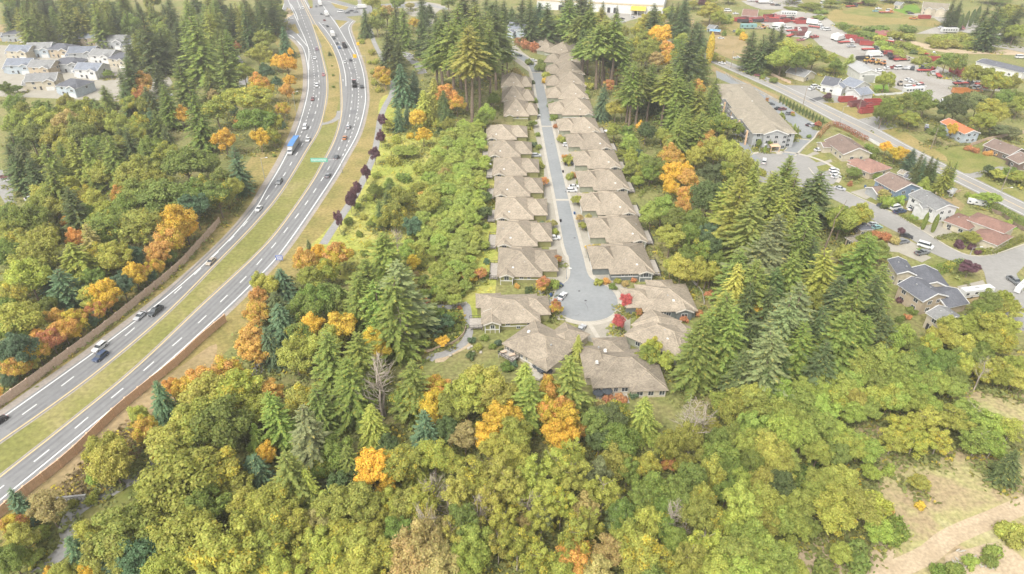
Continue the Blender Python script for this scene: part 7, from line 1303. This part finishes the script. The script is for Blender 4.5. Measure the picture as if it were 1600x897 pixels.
# trunks stand clear of the carriageways and walls
def keep_clear(L, side, room, k0=0, k1=None):
    P = [Vector((v.x, v.y, 0)) for v in L][k0:k1]
    A = np.array([(v.x, v.y) for v in P])
    for i, (k, c, p, w, h) in enumerate(TREES):
        d = np.hypot(A[:, 0] - p.x, A[:, 1] - p.y); j = int(d.argmin())
        if d[j] > 30: continue
        t = P[min(j + 1, len(P) - 1)] - P[max(j - 1, 0)]; t.normalize(); n = Vector((-t.y, t.x, 0)) * side
        s = (p - P[j]).dot(n); need = room + w * .40
        if -12 < s < need and 0 < j < len(P) - 1: TREES[i] = (k, c, p + n * (need - s), w, h)
keep_clear(LO, 1, 4.5); keep_clear(smooth([G(*p) for p in [(344, 350), (277.6, 423), (160.5, 520), (110, 557), (0, 637), (-50, 674)]][::-1]), 1, 1.0)
keep_clear(RW, -1, 4.0)
AP = [(g(a, b, c), t) for a, b, c, t in ANCH]
labs = {}; plan = []
for i, (k, c, p, w, h) in enumerate(TREES):
    t = min(AP, key=lambda q: (q[0] - p).length)[1]
    lab = f'{LC[c][1]} {KN[k][1]} {t}' if k not in 'dn' else f'pale {KN[k][1]} {t}'
    plan.append(lab); labs.setdefault(lab, []).append(p.x)
BIG = ORD + ['twenty first', 'twenty second', 'twenty third', 'twenty fourth', 'twenty fifth', 'twenty sixth', 'twenty seventh', 'twenty eighth']
TENS = ['', '', 'twenty', 'thirty', 'forty', 'fifty', 'sixty', 'seventy', 'eighty', 'ninety']
def BIGN(i): return ORD[i] if i < 20 else TENS[(i + 1) // 10] + ('-' + ORD[(i + 1) % 10 - 1] if (i + 1) % 10 else 'th')
q = random.Random(5)
def jitter(c, q, a=.13):
    v = q.uniform(1 - a, 1 + a); return tuple(max(0, x * v * q.uniform(1 - a * .5, 1 + a * .5)) for x in c)
floor_pts = []
for i, (k, c, p, w, h) in enumerate(TREES):
    lab = plan[i]; xs = sorted(labs[lab])
    if len(xs) > 1: lab += f', {BIGN(xs.index(p.x))} from left'
    if len(lab.split()) > 16: lab = lab.replace(' the ', ' ')
    nm, kn = KN[k]; col = LC[c][0]
    nm = kindname(k, c)
    turn = 0.0
    if k in 'ft' and c in 'gd': col = tuple(x * .97 for x in col)
    if k in 'mav':
        if c in 'OR': turn = q.uniform(.15, .55)
        elif c in 'oy' and q.random() < .5: turn = q.uniform(.1, .3)
        elif c == 'g' and q.random() < .25: turn = q.uniform(.08, .25)
    col4 = (*jitter(col, q), turn)
    rz = q.uniform(0, 6.28)
    cat = 'tree' if k != 's' else 'shrub'
    if k in 'dn':
        tr, br = SNAG if k == 'n' else DEAD[i % 3]; H0 = 20 if k == 'n' else (16, 16, 13)[i % 3]; s = h / H0
        root = empty(nm, p, rz, lab, cat, GRP[k], (s * 1.0, s * 1.0, s))
        if k == 'n': root.rotation_euler = (R(-5), R(9), 0)
        o = link(D.objects.new('trunk', tr), root); o = link(D.objects.new('branch', br), root); continue
    cr, tr, H0, R0 = PT[k][q.randrange(len(PT[k]))]
    sx = w / (2 * R0) * (1.06 if k in 'masv' else 1.1 if k == 'f' else 1.0); sz = h / H0
    if k == 's':
        o = link(D.objects.new(nm, cr)); o.location = p; o.rotation_euler = (0, 0, rz); o.scale = (sx, sx, sz); o.color = col4; tag(o, lab, cat, GRP[k]); continue
    sz *= q.uniform(.88, 1.12) if k in 'fct' else 1
    root = empty(nm, p, rz, lab, cat, GRP[k], (sx * q.uniform(.93, 1.07), sx * q.uniform(.93, 1.07), sz))
    if k in 'fc': root.rotation_euler = (q.gauss(0, .03), q.gauss(0, .03), rz)
    o = link(D.objects.new('crown', cr), root); o.color = col4
    link(D.objects.new('trunk', tr), root)
    if k in 'mafct': floor_pts.append((p, w))
# --- undergrowth under the trees and brambles on the slope: nobody could count these
def scatter(name, label, C, size, col, seed):
    global rg; rg = np.random.default_rng(seed); n = len(C); k = 6
    P = np.repeat(C, k, 0) + rg.normal(0, 1, (n * k, 3)) * np.array([.5, .5, .22]) * size; P[:, 2] = np.abs(P[:, 2]) + .05
    U, V = frames(np.tile([0, 0, 1.0], (n * k, 1)), .55); s = size * rg.uniform(.22, .5, (n * k, 1))
    o = link(D.objects.new(name, diamonds(name, P, U * s, V * s * .65, .45 + np.repeat(rg.normal(0, .2, n), k) + rg.normal(0, .14, n * k), np.repeat(rg.random(n), k), M['leaf'])))
    o.color = col; tag(o, label, kind='stuff'); return o
rr = np.random.default_rng(3); pts_ = []
roads = [flat(LO), flat(RW)]
roadpts = np.array([(v.x, v.y) for L in (LO, RW, LI, RY, smooth(SL), smooth(SR), AU, AD, CU, CD, PATH) for v in L])
for p, w in floor_pts:
    n = int(16 + w * 2.2)
    for _ in range(n):
        a, r_ = rr.random() * 6.283, (w * .85) * math.sqrt(rr.random()); x, y = p.x + math.cos(a) * r_, p.y + math.sin(a) * r_
        pts_.append((x, y, rr.uniform(0, .5)))
pts_ = np.array(pts_)
dmin = np.concatenate([np.min(np.hypot(ch[:, None, 0] - roadpts[None, :, 0], ch[:, None, 1] - roadpts[None, :, 1]), 1) for ch in np.array_split(pts_, 40)])
pts_ = pts_[dmin > 5]
scatter('undergrowth', 'mixed undergrowth and fallen leaves beneath the trees', pts_, 1.5, (.25, .27, .09, .1), 21)
def inpoly(x, y, P):
    c = False; n = len(P)
    for i in range(n):
        a, b = P[i], P[i - 1]
        if (a.y > y) != (b.y > y) and x < (b.x - a.x) * (y - a.y) / (b.y - a.y) + a.x: c = not c
    return c
def fill(name, label, poly, n, size, col, seed):
    P = poly; x0, x1 = min(p.x for p in P), max(p.x for p in P); y0, y1 = min(p.y for p in P), max(p.y for p in P); out = []; r2 = random.Random(seed)
    while len(out) < n:
        x, y = r2.uniform(x0, x1), r2.uniform(y0, y1)
        if inpoly(x, y, P): out.append((x, y, r2.uniform(0, .4)))
    scatter(name, label, np.array(out), size, col, seed)
fill('brambles', 'low brambles and tall grass between the cycle path and the houses', pts('O', '605 175, 690 165, 720 215, 765 240, 768 460, 700 470, 640 455, 560 430, 520 395, 560 330, 595 250'), 2600, .8, (.46, .47, .13, .2), 31)
fill('brambles', 'low green plants inside the garden path loop', pts('d', '290 240, 500 250, 700 250, 740 330, 765 470, 660 580, 460 650, 260 630'), 420, 1.1, (.16, .2, .055, .15), 32)
fill('brambles', 'dense green brambles in the hollow of the lime wood', pts('T', '20 500, 190 490, 210 560, 130 640, 30 640'), 260, 1.4, (.13, .2, .055, .0), 33)
fill('brambles', 'dry bushes on the bank below the right noise wall', pts('G', '180 590, 340 440, 520 270, 600 230, 640 320, 560 430, 380 570, 260 600'), 420, 1.1, (.22, .17, .08, .2), 34)
fill('brambles', 'green brambles on the junkyard bank', pts('k', '350 350, 700 380, 1000 500, 1300 680, 1350 800, 1200 700, 900 600, 600 480'), 500, 2.2, (.2, .24, .06, .1), 35)
# ================================================================== walls, fences, signs, lamps, hedges
def noise_wall(label, L, h, mat, step=4.6, graffiti=None):
    acc = [0]
    for i in range(len(L) - 1): acc.append(acc[-1] + (L[i + 1] - L[i]).length)
    def at(s):
        for i in range(len(L) - 1):
            if acc[i + 1] >= s: return L[i].lerp(L[i + 1], (s - acc[i]) / max(1e-6, acc[i + 1] - acc[i]))
        return L[-1]
    root = empty('noise_wall', at(0), 0, label, 'wall'); o0 = at(0); n = int(acc[-1] / step)
    pm = MB(); pm.box(-.22, -.22, -.1, .22, .22, h + .25, mat); pme = pm.mesh('post')
    panels = {}
    for i in range(n + 1):
        p = at(i * step); q_ = at(min(acc[-1], (i + 1) * step)); d = q_ - p
        a = math.atan2(d.y, d.x)
        o = link(D.objects.new('post', pme), root); o.location = p - o0; o.rotation_euler = (0, 0, a)
        if i == n or d.length < 1: continue
        lv = i % 3
        if lv not in panels:
            m = MB(); W_ = step - .44; k = 9; qq = random.Random(i)
            for j in range(k): m.box(.22 + W_ * j / k + .02, -.06 + qq.uniform(-.012, .012), -.05, .22 + W_ * (j + 1) / k, .06 + qq.uniform(-.012, .012), h - .1 + qq.uniform(-.03, .03), mat)
            m.box(.22, -.1, h - .08, .22 + W_, .1, h + .08, mat); panels[lv] = m.mesh('panel')
        o = link(D.objects.new('panel', panels[lv]), root); o.location = p - o0; o.rotation_euler = (0, 0, a)
    return root, at, acc[-1]
LWL = smooth([G(*p) for p in [(344, 350), (310, 388), (277.6, 423), (214, 476), (160.5, 520), (110, 557), (55, 598), (0, 637), (-50, 674)]])
noise_wall('long brown timber noise wall along the southbound side', LWL, 2.7, M['grey_wood'])
RWL = smooth([G(*p) for p in [(353, 503), (314, 536), (277, 571), (225, 613), (180, 651), (113, 717), (70, 752), (34, 780), (-30, 838)]])
_, at_, tot = noise_wall('orange brown timber noise wall along the northbound side', RWL, 2.7, M['fence_wood'], 4.4)
# graffiti on the far-from-road face: pale blocky strokes
M['spray'] = flat_mat('pale_spray_paint', (.62, .58, .58), .8, .2, .1)
gp = [p for p in RWL if 72 < PX(p)[0] < 101]
if len(gp) > 2:
    a, b = gp[-1], gp[0]; d = (b - a); L = d.length; ang = math.atan2(d.y, d.x); mb = MB(); qq = random.Random(4)
    for i in range(8):
        x = .4 + i * (L - .8) / 8; w = (L - .8) / 8 * .8
        for (x0, z0, x1, z1) in qq.sample([(0, .5, .18, 1.9), (.8, .5, .98, 1.9), (0, 1.72, 1, 1.9), (0, 1.1, 1, 1.28), (0, .5, 1, .68), (.4, .5, .58, 1.9)], 4):
            mb.box(x + x0 * w, -.16, z0 + qq.uniform(-.1, .1), x + x1 * w, -.13, z1 + qq.uniform(-.1, .1), M['spray'])
    o = mb.build('graffiti', None, a, ang); tag(o, 'pale blocky graffiti sprayed on the right noise wall', 'graffiti')
# culvert abutment at the underpass
c_ = g('G', 270, 600); root = empty('underpass_portal', c_, R(8), 'pale concrete underpass mouth with graffiti beside the path', 'underpass')
m = MB(); m.box(-4.8, 0, 0, 4.8, .5, 1.6, M['path']); m.box(-5.4, -2, 0, -4.8, .5, 1.0, M['path']); m.build('wall', root)
m = MB(); m.box(-4.2, -.06, .1, -1, -.0, 1.3, M['dark']); m.build('opening_shade', root)  # dark slab on the solid wall, paints the shade inside the mouth
m = MB()
for i in range(7): m.box(-.6 + i * .75, -.05, .35 + .1 * (i % 2), -.15 + i * .75, -.01, 1.2, M['spray'])
m.build('graffiti', root)
def lamp(r, x, y, ytop, arm, label, dirx=1, name='street_lamp', double=False):
    b = g(r, x, y); lo, hi = 1, 30; a = REG[r]; yt = a[1] + ytop / a[2]
    for _ in range(30):
        k = (lo + hi) / 2
        if PX(Vector((b.x, b.y, k)))[1] > yt: lo = k
        else: hi = k
    h = lo; root = empty(name, b, 0, label, 'street lamp')
    m = MB(); m.tube((0, 0, 0), (0, 0, h), .14, .08, 8, M['grey_metal']); m.tube((0, 0, 0), (0, 0, .5), .22, .2, 8, M['grey_metal']); m.build('pole', root)
    for s in ((-1, 1) if double else (dirx,)):
        m = MB(); m.tube((0, 0, h - .1), (s * arm, 0, h + .35), .06, .05, 6, M['grey_metal']); m.build('arm', root)
        m = MB(); m.prism([(s * arm - .1, h + .25), (s * arm + .9 * s, h + .3), (s * arm + .85 * s, h + .48), (s * arm - .1, h + .5)], -.18, .18, M['white']); m.build('lamp_head', root)
for r_, x, y, yt, arm, lab, dx in [('B', 190, 540, 430, 2.2, 'tall grey street lamp beside the upper southbound lanes', 1), ('B', 42, 838, 740, 2.2, 'grey street lamp by the southbound lanes near the yellow bush', 1), ('f', 268, 205, 62, 2.2, 'grey street lamp beside the left slip road', 1), ('Q', 1045, 500, 455, 3.2, 'curved arm street lamp beside the main road at the right', 1),
                                   ('P', 860, 272, 228, 2.5, 'street lamp at the corner of the curving lawn', 1), ('b', 1085, 560, 400, 1.6, 'white street lamp between main road and red hedge', 1), ('Y', 577, 340, 282, .8, 'short lamp post on the drive at the mouth of the turning circle', 1), ('b', 335, 825, 760, 1.8, 'street lamp at the corner of the apartment building', 1)]:
    lamp(r_, x, y, yt, arm, lab, dx)
# utility poles and wires along the arterial
M['pole_wood'] = flat_mat('pole_wood', (.36, .3, .24), .9, .2, .15)
tops = []
for r_, x, y, yt, lab in [('m', 255, 325, 170, 'timber utility pole in the grass across from the spruces'), ('W', 600, 725, 600, 'pale utility pole beside the open red steel bins'), ('b', 745, 385, 240, 'grey utility pole opposite the slim conifer row'), ('M', 365, 425, 300, 'utility pole beside the dry field'), ('m', 1080, 800, 700, 'utility pole at the right end of the main road')]:
    b = g(r_, x, y); a = REG[r_]; k = 11; root = empty('utility_pole', b, R(-28), lab, 'utility pole')
    m = MB(); m.tube((0, 0, 0), (0, 0, k), .17, .11, 8, M['pole_wood']); m.build('pole', root)
    m = MB(); m.box(-.08, -1.2, k - .9, .08, 1.2, k - .72, M['pole_wood']); m.build('cross_arm', root)
    m = MB()
    for yy in (-1.1, -.4, .4, 1.1): m.tube((0, yy, k - .72), (0, yy, k - .5), .05, .04, 6, M['white'])
    m.build('insulator', root); tops.append(b + Vector((0, 0, k - .5)))
tops.sort(key=lambda v: v.x)
for i in range(len(tops) - 1):
    m = MB(); a, b = tops[i], tops[i + 1]; n = 10; prev = a
    for j in range(1, n + 1):
        t = j / n; p = a.lerp(b, t) - Vector((0, 0, 1.6 * 4 * t * (1 - t))); m.tube(prev, p, .02, .02, 4, M['dark'], cap=False); prev = p
    tag(m.build('power_line'), ('power line strung from the dry field pole to the slim conifer row', 'power line between the slim conifer row and the steel bins', 'power line between the steel bins and the mown field', 'power line running past the side road')[i], 'wire')
# signs
def sign(name, label, post, h, w, hh, mat, arm=0, ang=0, marks=0):
    root = empty(name, post, ang, label, 'road sign'); m = MB()
    m.tube((0, 0, 0), (0, 0, h + (0 if arm else hh)), .14, .11, 8, M['grey_metal']); m.build('post', root)
    if arm:
        m = MB(); m.tube((0, 0, h), (arm, 0, h), .1, .08, 6, M['grey_metal']); m.build('arm', root)
    x0 = arm - (w if arm < 0 else 0) * 0 - w / 2 if arm else -w / 2
    m = MB(); m.box(x0, -.28, h - hh / 2 + (.2 if not arm else 0), x0 + w, -.2, h + hh / 2 + (.2 if not arm else 0), mat)
    pn = m.build('panel', root)
    if marks:
        t = MB(); z = h + (.2 if not arm else 0); qq = random.Random(marks)
        t.box(x0 + .06, -.3, z + hh / 2 - .12, x0 + w - .06, -.283, z + hh / 2 - .05, M['white']); t.box(x0 + .06, -.3, z - hh / 2 + .05, x0 + w - .06, -.283, z - hh / 2 + .12, M['white'])
        for r_ in range(marks):
            zz = z + hh / 2 - hh * (r_ + 1) / (marks + 1); x = x0 + .3
            while x < x0 + w - .5:
                k = qq.uniform(.2, .55); t.box(x, -.3, zz - hh * .1, min(x + k, x0 + w - .2), -.283, zz + hh * .1, M['white']); x += k + .15
        t.build('lettering', pn)
M['sign_green'] = flat_mat('green_sign', (.05, .5, .32), .5, .3, .05); M['sign_blue'] = flat_mat('blue_sign', (.015, .1, .5), .5, .3, .05); M['sign_yellow'] = flat_mat('yellow_sign', (.85, .5, .02), .5, .3, .05)
sign('direction_sign', 'green overhead direction sign reaching over the northbound lanes', G(535, 270), 6.2, 7.5, 1.9, M['sign_green'], -9.5, 0, 2)
sign('service_sign', 'blue service sign beside the northbound lanes at the orange trees', G(438, 409), 1.6, 2.4, 2.0, M['sign_blue'], 0, 0, 3)
sign('warning_sign', 'yellow warning sign hung over the exit lane on a grey arm', G(572, 105), 7.2, 2.3, 2.3, M['sign_yellow'], -6.5)
sign('warning_sign', 'small yellow warning sign standing beside the exit lane', G(560, 74), 2.4, 2.0, 2.2, M['sign_yellow'], 0)
# hedges
def hedge(label, L, w, h, col, dens=26, name='hedge'):
    acc = sum((L[i + 1] - L[i]).length for i in range(len(L) - 1)); n = int(acc * dens * (w + 2 * h) / 3); r_ = np.random.default_rng(int(acc * 10)); C = []; Nn = []
    seg = [(L[i], L[i + 1], (L[i + 1] - L[i]).length) for i in range(len(L) - 1)]; pr = np.array([s[2] for s in seg]); pr /= pr.sum()
    for k in r_.choice(len(seg), n, p=pr):
        a, b, l = seg[k]; t = r_.random(); d = (b - a).normalized(); nn = Vector((-d.y, d.x, 0)); p = a.lerp(b, t); s = r_.random() * (w + 2 * h)
        if s < w: C.append(p + nn * (s - w / 2) + Vector((0, 0, h + r_.normal(0, .08)))); Nn.append((0, 0, 1))
        else:
            sd = 1 if s < w + h else -1; z = (s - w) % h; C.append(p + nn * (sd * w / 2 + r_.normal(0, .08)) + Vector((0, 0, z))); Nn.append(tuple(nn * sd + Vector((0, 0, .3))))
    C = np.array([tuple(c) for c in C]); o0 = C.mean(0); o0[2] = 0
    global rg; rg = r_; U, V = frames(np.array(Nn, float), .45); s = .24 * r_.uniform(.6, 1.4, (n, 1))
    o = link(D.objects.new(name, diamonds(name, C - o0, U * s, V * s * .65, .5 + r_.normal(0, .2, n), r_.random(n), M['leaf']))); o.location = o0; o.color = (*col, 0)
    return tag(o, label, 'hedge')
for r_, s, w, h, c, lab in [('P', '545 400, 640 385, 730 358, 820 335', 3.2, 2.2, (.2, .27, .055), 'tall bright green hedge between the dark roofed houses'), ('P', '925 268, 1000 258, 1100 215, 1200 170', 2.2, 1.6, (.2, .22, .05), 'yellow green hedge along the corner lawn'), ('P', '645 180, 700 165, 735 155', 1.4, 1.2, (.19, .21, .06), 'low olive hedge beside the tan drive'), ('P', '750 150, 820 160', 1.2, 1.0, (.19, .21, .06), 'short clipped hedge before the corner bungalow'),
                            ('Q', '425 625, 500 670, 560 690', 1.8, 1.2, (.22, .25, .06), 'yellow green front hedge of the white pillared house'), ('Q', '930 570, 1000 580, 1100 640, 1210 700', 3.4, 2.2, (.16, .22, .05), 'long green hedge along the main road behind the corner bungalow'),
                            ('V', '705 150, 760 85, 800 62', 1.6, 2.2, (.42, .26, .13), 'tan fence hedge between the parking lane and the long brown roof'), ('V', '800 62, 880 95, 1010 165', 1.8, 2.4, (.36, .16, .1), 'red leafed hedge between the main road and the long brown roof'),
                            ('J', '-5 90, 20 60, 70 25, 100 15', 1.2, 1.0, (.24, .28, .07), 'lime hedge curving behind the middle right houses'), ('J', '75 315, 100 370, 150 405, 210 430, 250 460, 300 510', 1.2, 1.0, (.36, .36, .08), 'yellow hedge curving round the slate walled house'), ('b', '530 330, 700 425, 960 560', 1.6, 1.0, (.13, .18, .05), 'low green hedge under the slim conifers by the main road'),
                            ('W', '620 395, 640 280', .5, .6, (.2, .22, .06), 'low hedge at the workshop wall'), ('m', '940 620, 1000 645, 1130 735', 2.2, 1.6, (.18, .2, .06), 'ragged hedge between the main road and the side road'), ('Q', '715 200, 790 190, 840 188', .9, 1.2, (.2, .2, .08), 'thin hedge at the upper edge of the mown field')]:
    hedge(lab, smooth(pts(r_, s), 2), w, h, c)
# the clipped thuja, very tall
def fence(label, L, h, step, mat, name='fence'):
    root = empty(name, L[0], 0, label, 'fence'); o0 = L[0]
    for i in range(len(L) - 1):
        d = L[i + 1] - L[i]; n = max(1, int(d.length / step)); a = math.atan2(d.y, d.x)
        for j in range(n):
            p = L[i].lerp(L[i + 1], j / n) - o0; l = d.length / n
            m = MB(); m.box(-.07, -.07, 0, .07, .07, h + .1, mat); m.build('post', root, p, a)
            m = MB(); m.box(.07, -.04, .1, l - .07, .04, h, mat); m.build('panel', root, p, a)
fence('weathered board fence beside the orange roofed building', pts('Q', '860 195, 960 160, 1060 140, 1200 115'), 1.8, 4, M['grey_wood'])
fence('brown board fence along the main road below the big trees', pts('M', '545 425, 600 460, 680 500, 740 522'), 1.6, 4, M['grey_wood'])
fence('dark board fence beside the corner bungalow', pts('P', '950 145, 1000 170, 1045 195'), 1.8, 4, M['bark'])
fence('brown retaining fence behind the corner bungalow', pts('Q', '990 605, 1060 630, 1130 690, 1196 725'), 1.6, 4, M['bark'])
fence('white front wall beside the white house in the junkyard', pts('W', '790 525, 960 515, 1150 500'), 1.4, 3, M['white'], 'garden_wall')
fence('low timber fence along the garden path', pts('d', '250 665, 350 670, 440 660, 520 625, 640 590, 700 550, 745 500, 765 440'), 1.1, 3, M['grey_wood'])
fence('pale retaining wall behind the slate walled house', pts('J', '235 470, 262 500, 290 540, 300 590'), 1.2, 3, M['concrete'], 'garden_wall')
fence('white sound fence between main road and the red hedge', pts('V', '800 50, 900 95, 1010 150, 1080 190, 1150 215'), 1.3, 6, M['white'], 'garden_wall')
fence('pale block wall between the apartments and the main road', pts('b', '20 100, 130 170, 260 235, 400 300, 520 365'), 1.2, 5, M['concrete'], 'garden_wall')
fence('rail fence of the white garden shed', pts('Q', '640 495, 720 500, 800 475'), 1.0, 3, M['grey_wood'])
# parasols on the patios
def parasol(r, x, y, c, label, h=2.4, sc=1):
    p = g(r, x, y, 2); p.z = 0; root = empty('patio_umbrella', p, 0, label, 'umbrella'); n = 8
    m = MB(); m.tube((0, 0, 0), (0, 0, h), .04, .03, 6, M['grey_metal']); m.build('pole', root)
    m = MB(); top = (0, 0, h + .25); R_ = 1.5 * sc
    ring = [(math.cos(6.283 * i / n) * R_, math.sin(6.283 * i / n) * R_, h - .25) for i in range(n)]
    m.poly([top] + ring, [(0, 1 + i, 1 + (i + 1) % n) for i in range(n)], M['matte']); o = m.build('canopy', root); o.color = (*CARC[c], 1)
k8 = (770, 540, 8.97); REG['o'] = k8
for r_, x, y, c, lab in [('o', 625, 285, 'dark', 'dark parasol at the left of the cream house patio'), ('o', 685, 335, 'dark', 'dark parasol in the middle of the cream house patio'), ('o', 768, 360, 'black', 'black parasol at the right of the cream house patio'), ('o', 1475, 665, 'dark', 'dark parasol on the patio of the foot house'), ('X', 68, 338, 'pink', 'pink red parasol behind the third left house'), ('X', 92, 388, 'white', 'white parasol behind the left row of houses'), ('X', 830, 178, 'white', 'lilac white parasol behind the upper right house'), ('c', 915, 765, 'dark', 'dark parasol at the right end of the foot house patio')]: parasol(r_, x, y, c, lab, sc=1)
# patio sets on decks
def table(r, x, y, z, label, c):
    p = g(r, x, y, z); root = empty('patio_table', p, R(20), label, 'table'); m = MB(); m.box(-.9, -.5, .68, .9, .5, .75, M['grey_wood']); m.build('tabletop', root)
    for a, b in ((-.8, -.4), (.8, -.4), (.8, .4), (-.8, .4)): m = MB(); m.box(a - .04, b - .04, 0, a + .04, b + .04, .68, M['grey_wood']); m.build('leg', root)
table('o', 150, 110, 1.6, 'orange timber table on the deck of the cream house', 'orange'); table('o', 270, 150, 1.6, 'timber table near the door on the cream house deck', 'tan')
# wheelie bins on the drives
def bin1(r, x, y, c, label):
    p = g(r, x, y); p.z = .06; root = empty('wheelie_bin', p, R(20), label, 'bin'); m = MB(); m.prism([(-.25, .08), (.25, .08), (.34, 1.0), (-.34, 1.0)], -.3, .3, M['matte']); o = m.build('body', root); o.color = (*CARC[c], 1)
    m = MB(); m.prism([(-.38, 1.0), (.36, 1.0), (.2, 1.12), (-.36, 1.1)], -.33, .33, M['matte']); o = m.build('lid', root); o.color = (*CARC[c], 1)
for r_, x, y, c, lab in [('Y', 485, 450, 'navy', 'blue wheelie bin left of the turning circle'), ('Y', 478, 455, 'blue', 'blue wheelie bin beside another, left of the turning circle'), ('Y', 502, 328, 'blue', 'blue wheelie bin at a garage above the turning circle'), ('Y', 755, 275, 'navy', 'dark bin on the right drive above the turning circle'), ('Y', 470, 140, 'navy', 'dark bin beside the second left garage'), ('X', 542, 745, 'black', 'black bin at the edge of the street'), ('X', 628, 698, 'blue', 'blue bin on the right kerb of the street'), ('X', 557, 438, 'black', 'black bin on the right kerb halfway up the street'), ('Q', 205, 452, 'blue', 'blue bin on the drive of the blue house'), ('e', 300, 308, 'blue', 'blue bin at the bend of the street')]: bin1(r_, x, y, c, lab)
# boulders beside the garden path
RK = []
for i in range(3):
    b = bmesh.new(); bmesh.ops.create_icosphere(b, subdivisions=1, radius=.6); q3 = random.Random(i)
    for v in b.verts: v.co *= q3.uniform(.75, 1.2); v.co.z *= .7
    me = D.meshes.new('boulder'); b.to_mesh(me); b.free(); me.materials.append(M['concrete']); RK.append(me)
for i, (x, y) in enumerate([(645, 215), (675, 212), (705, 208), (735, 205), (765, 200), (790, 620), (815, 605), (830, 660), (620, 690), (880, 640), (905, 660)]):
    o = link(D.objects.new('boulder', RK[i % 3])); o.location = g('d', x, y, .2); o.rotation_euler = (0, 0, i); tag(o, 'pale boulder ' + ('in the row above the footpath bend' if i < 5 else 'on the planted bank below the footpath') + f', {ORD[i if i < 5 else i - 5]} from left', 'boulder', 'boulders along the footpath')
# debris heap by the track
for i in range(26):
    q3 = random.Random(i); x, y = q3.uniform(660, 850), q3.uniform(800, 880); o = link(D.objects.new('log', RK[0] if i % 2 else RK[1])); o.scale = (q3.uniform(.6, 2.4), .35, .35); o.rotation_euler = (0, 0, q3.uniform(0, 3.1)); o.location = g('T', x, y, .15)
    o.name = 'driftwood'; tag(o, 'pale cut wood lying among the brambles beside the dirt track', 'wood', 'scattered cut wood beside the track')

# ------------------------------------------------------------------ thin autumn haze
hz = MB(); hz.box(-900, -60, -1.2, 900, 1500, 128.5, None); ho = hz.build('haze'); ho['kind'] = 'stuff'; ho['label'] = 'thin pale autumn haze over the whole place'
hm = D.materials.new('haze'); hm.use_nodes = True; hn = hm.node_tree; hn.nodes.remove(hn.nodes['Principled BSDF'])
pv = hn.nodes.new('ShaderNodeVolumePrincipled'); pv.inputs['Density'].default_value = .0002; pv.inputs['Color'].default_value = (1, .99, .96, 1); pv.inputs['Anisotropy'].default_value = .2
hn.links.new(pv.outputs[0], hn.nodes['Material Output'].inputs['Volume']); ho.data.materials.append(hm)
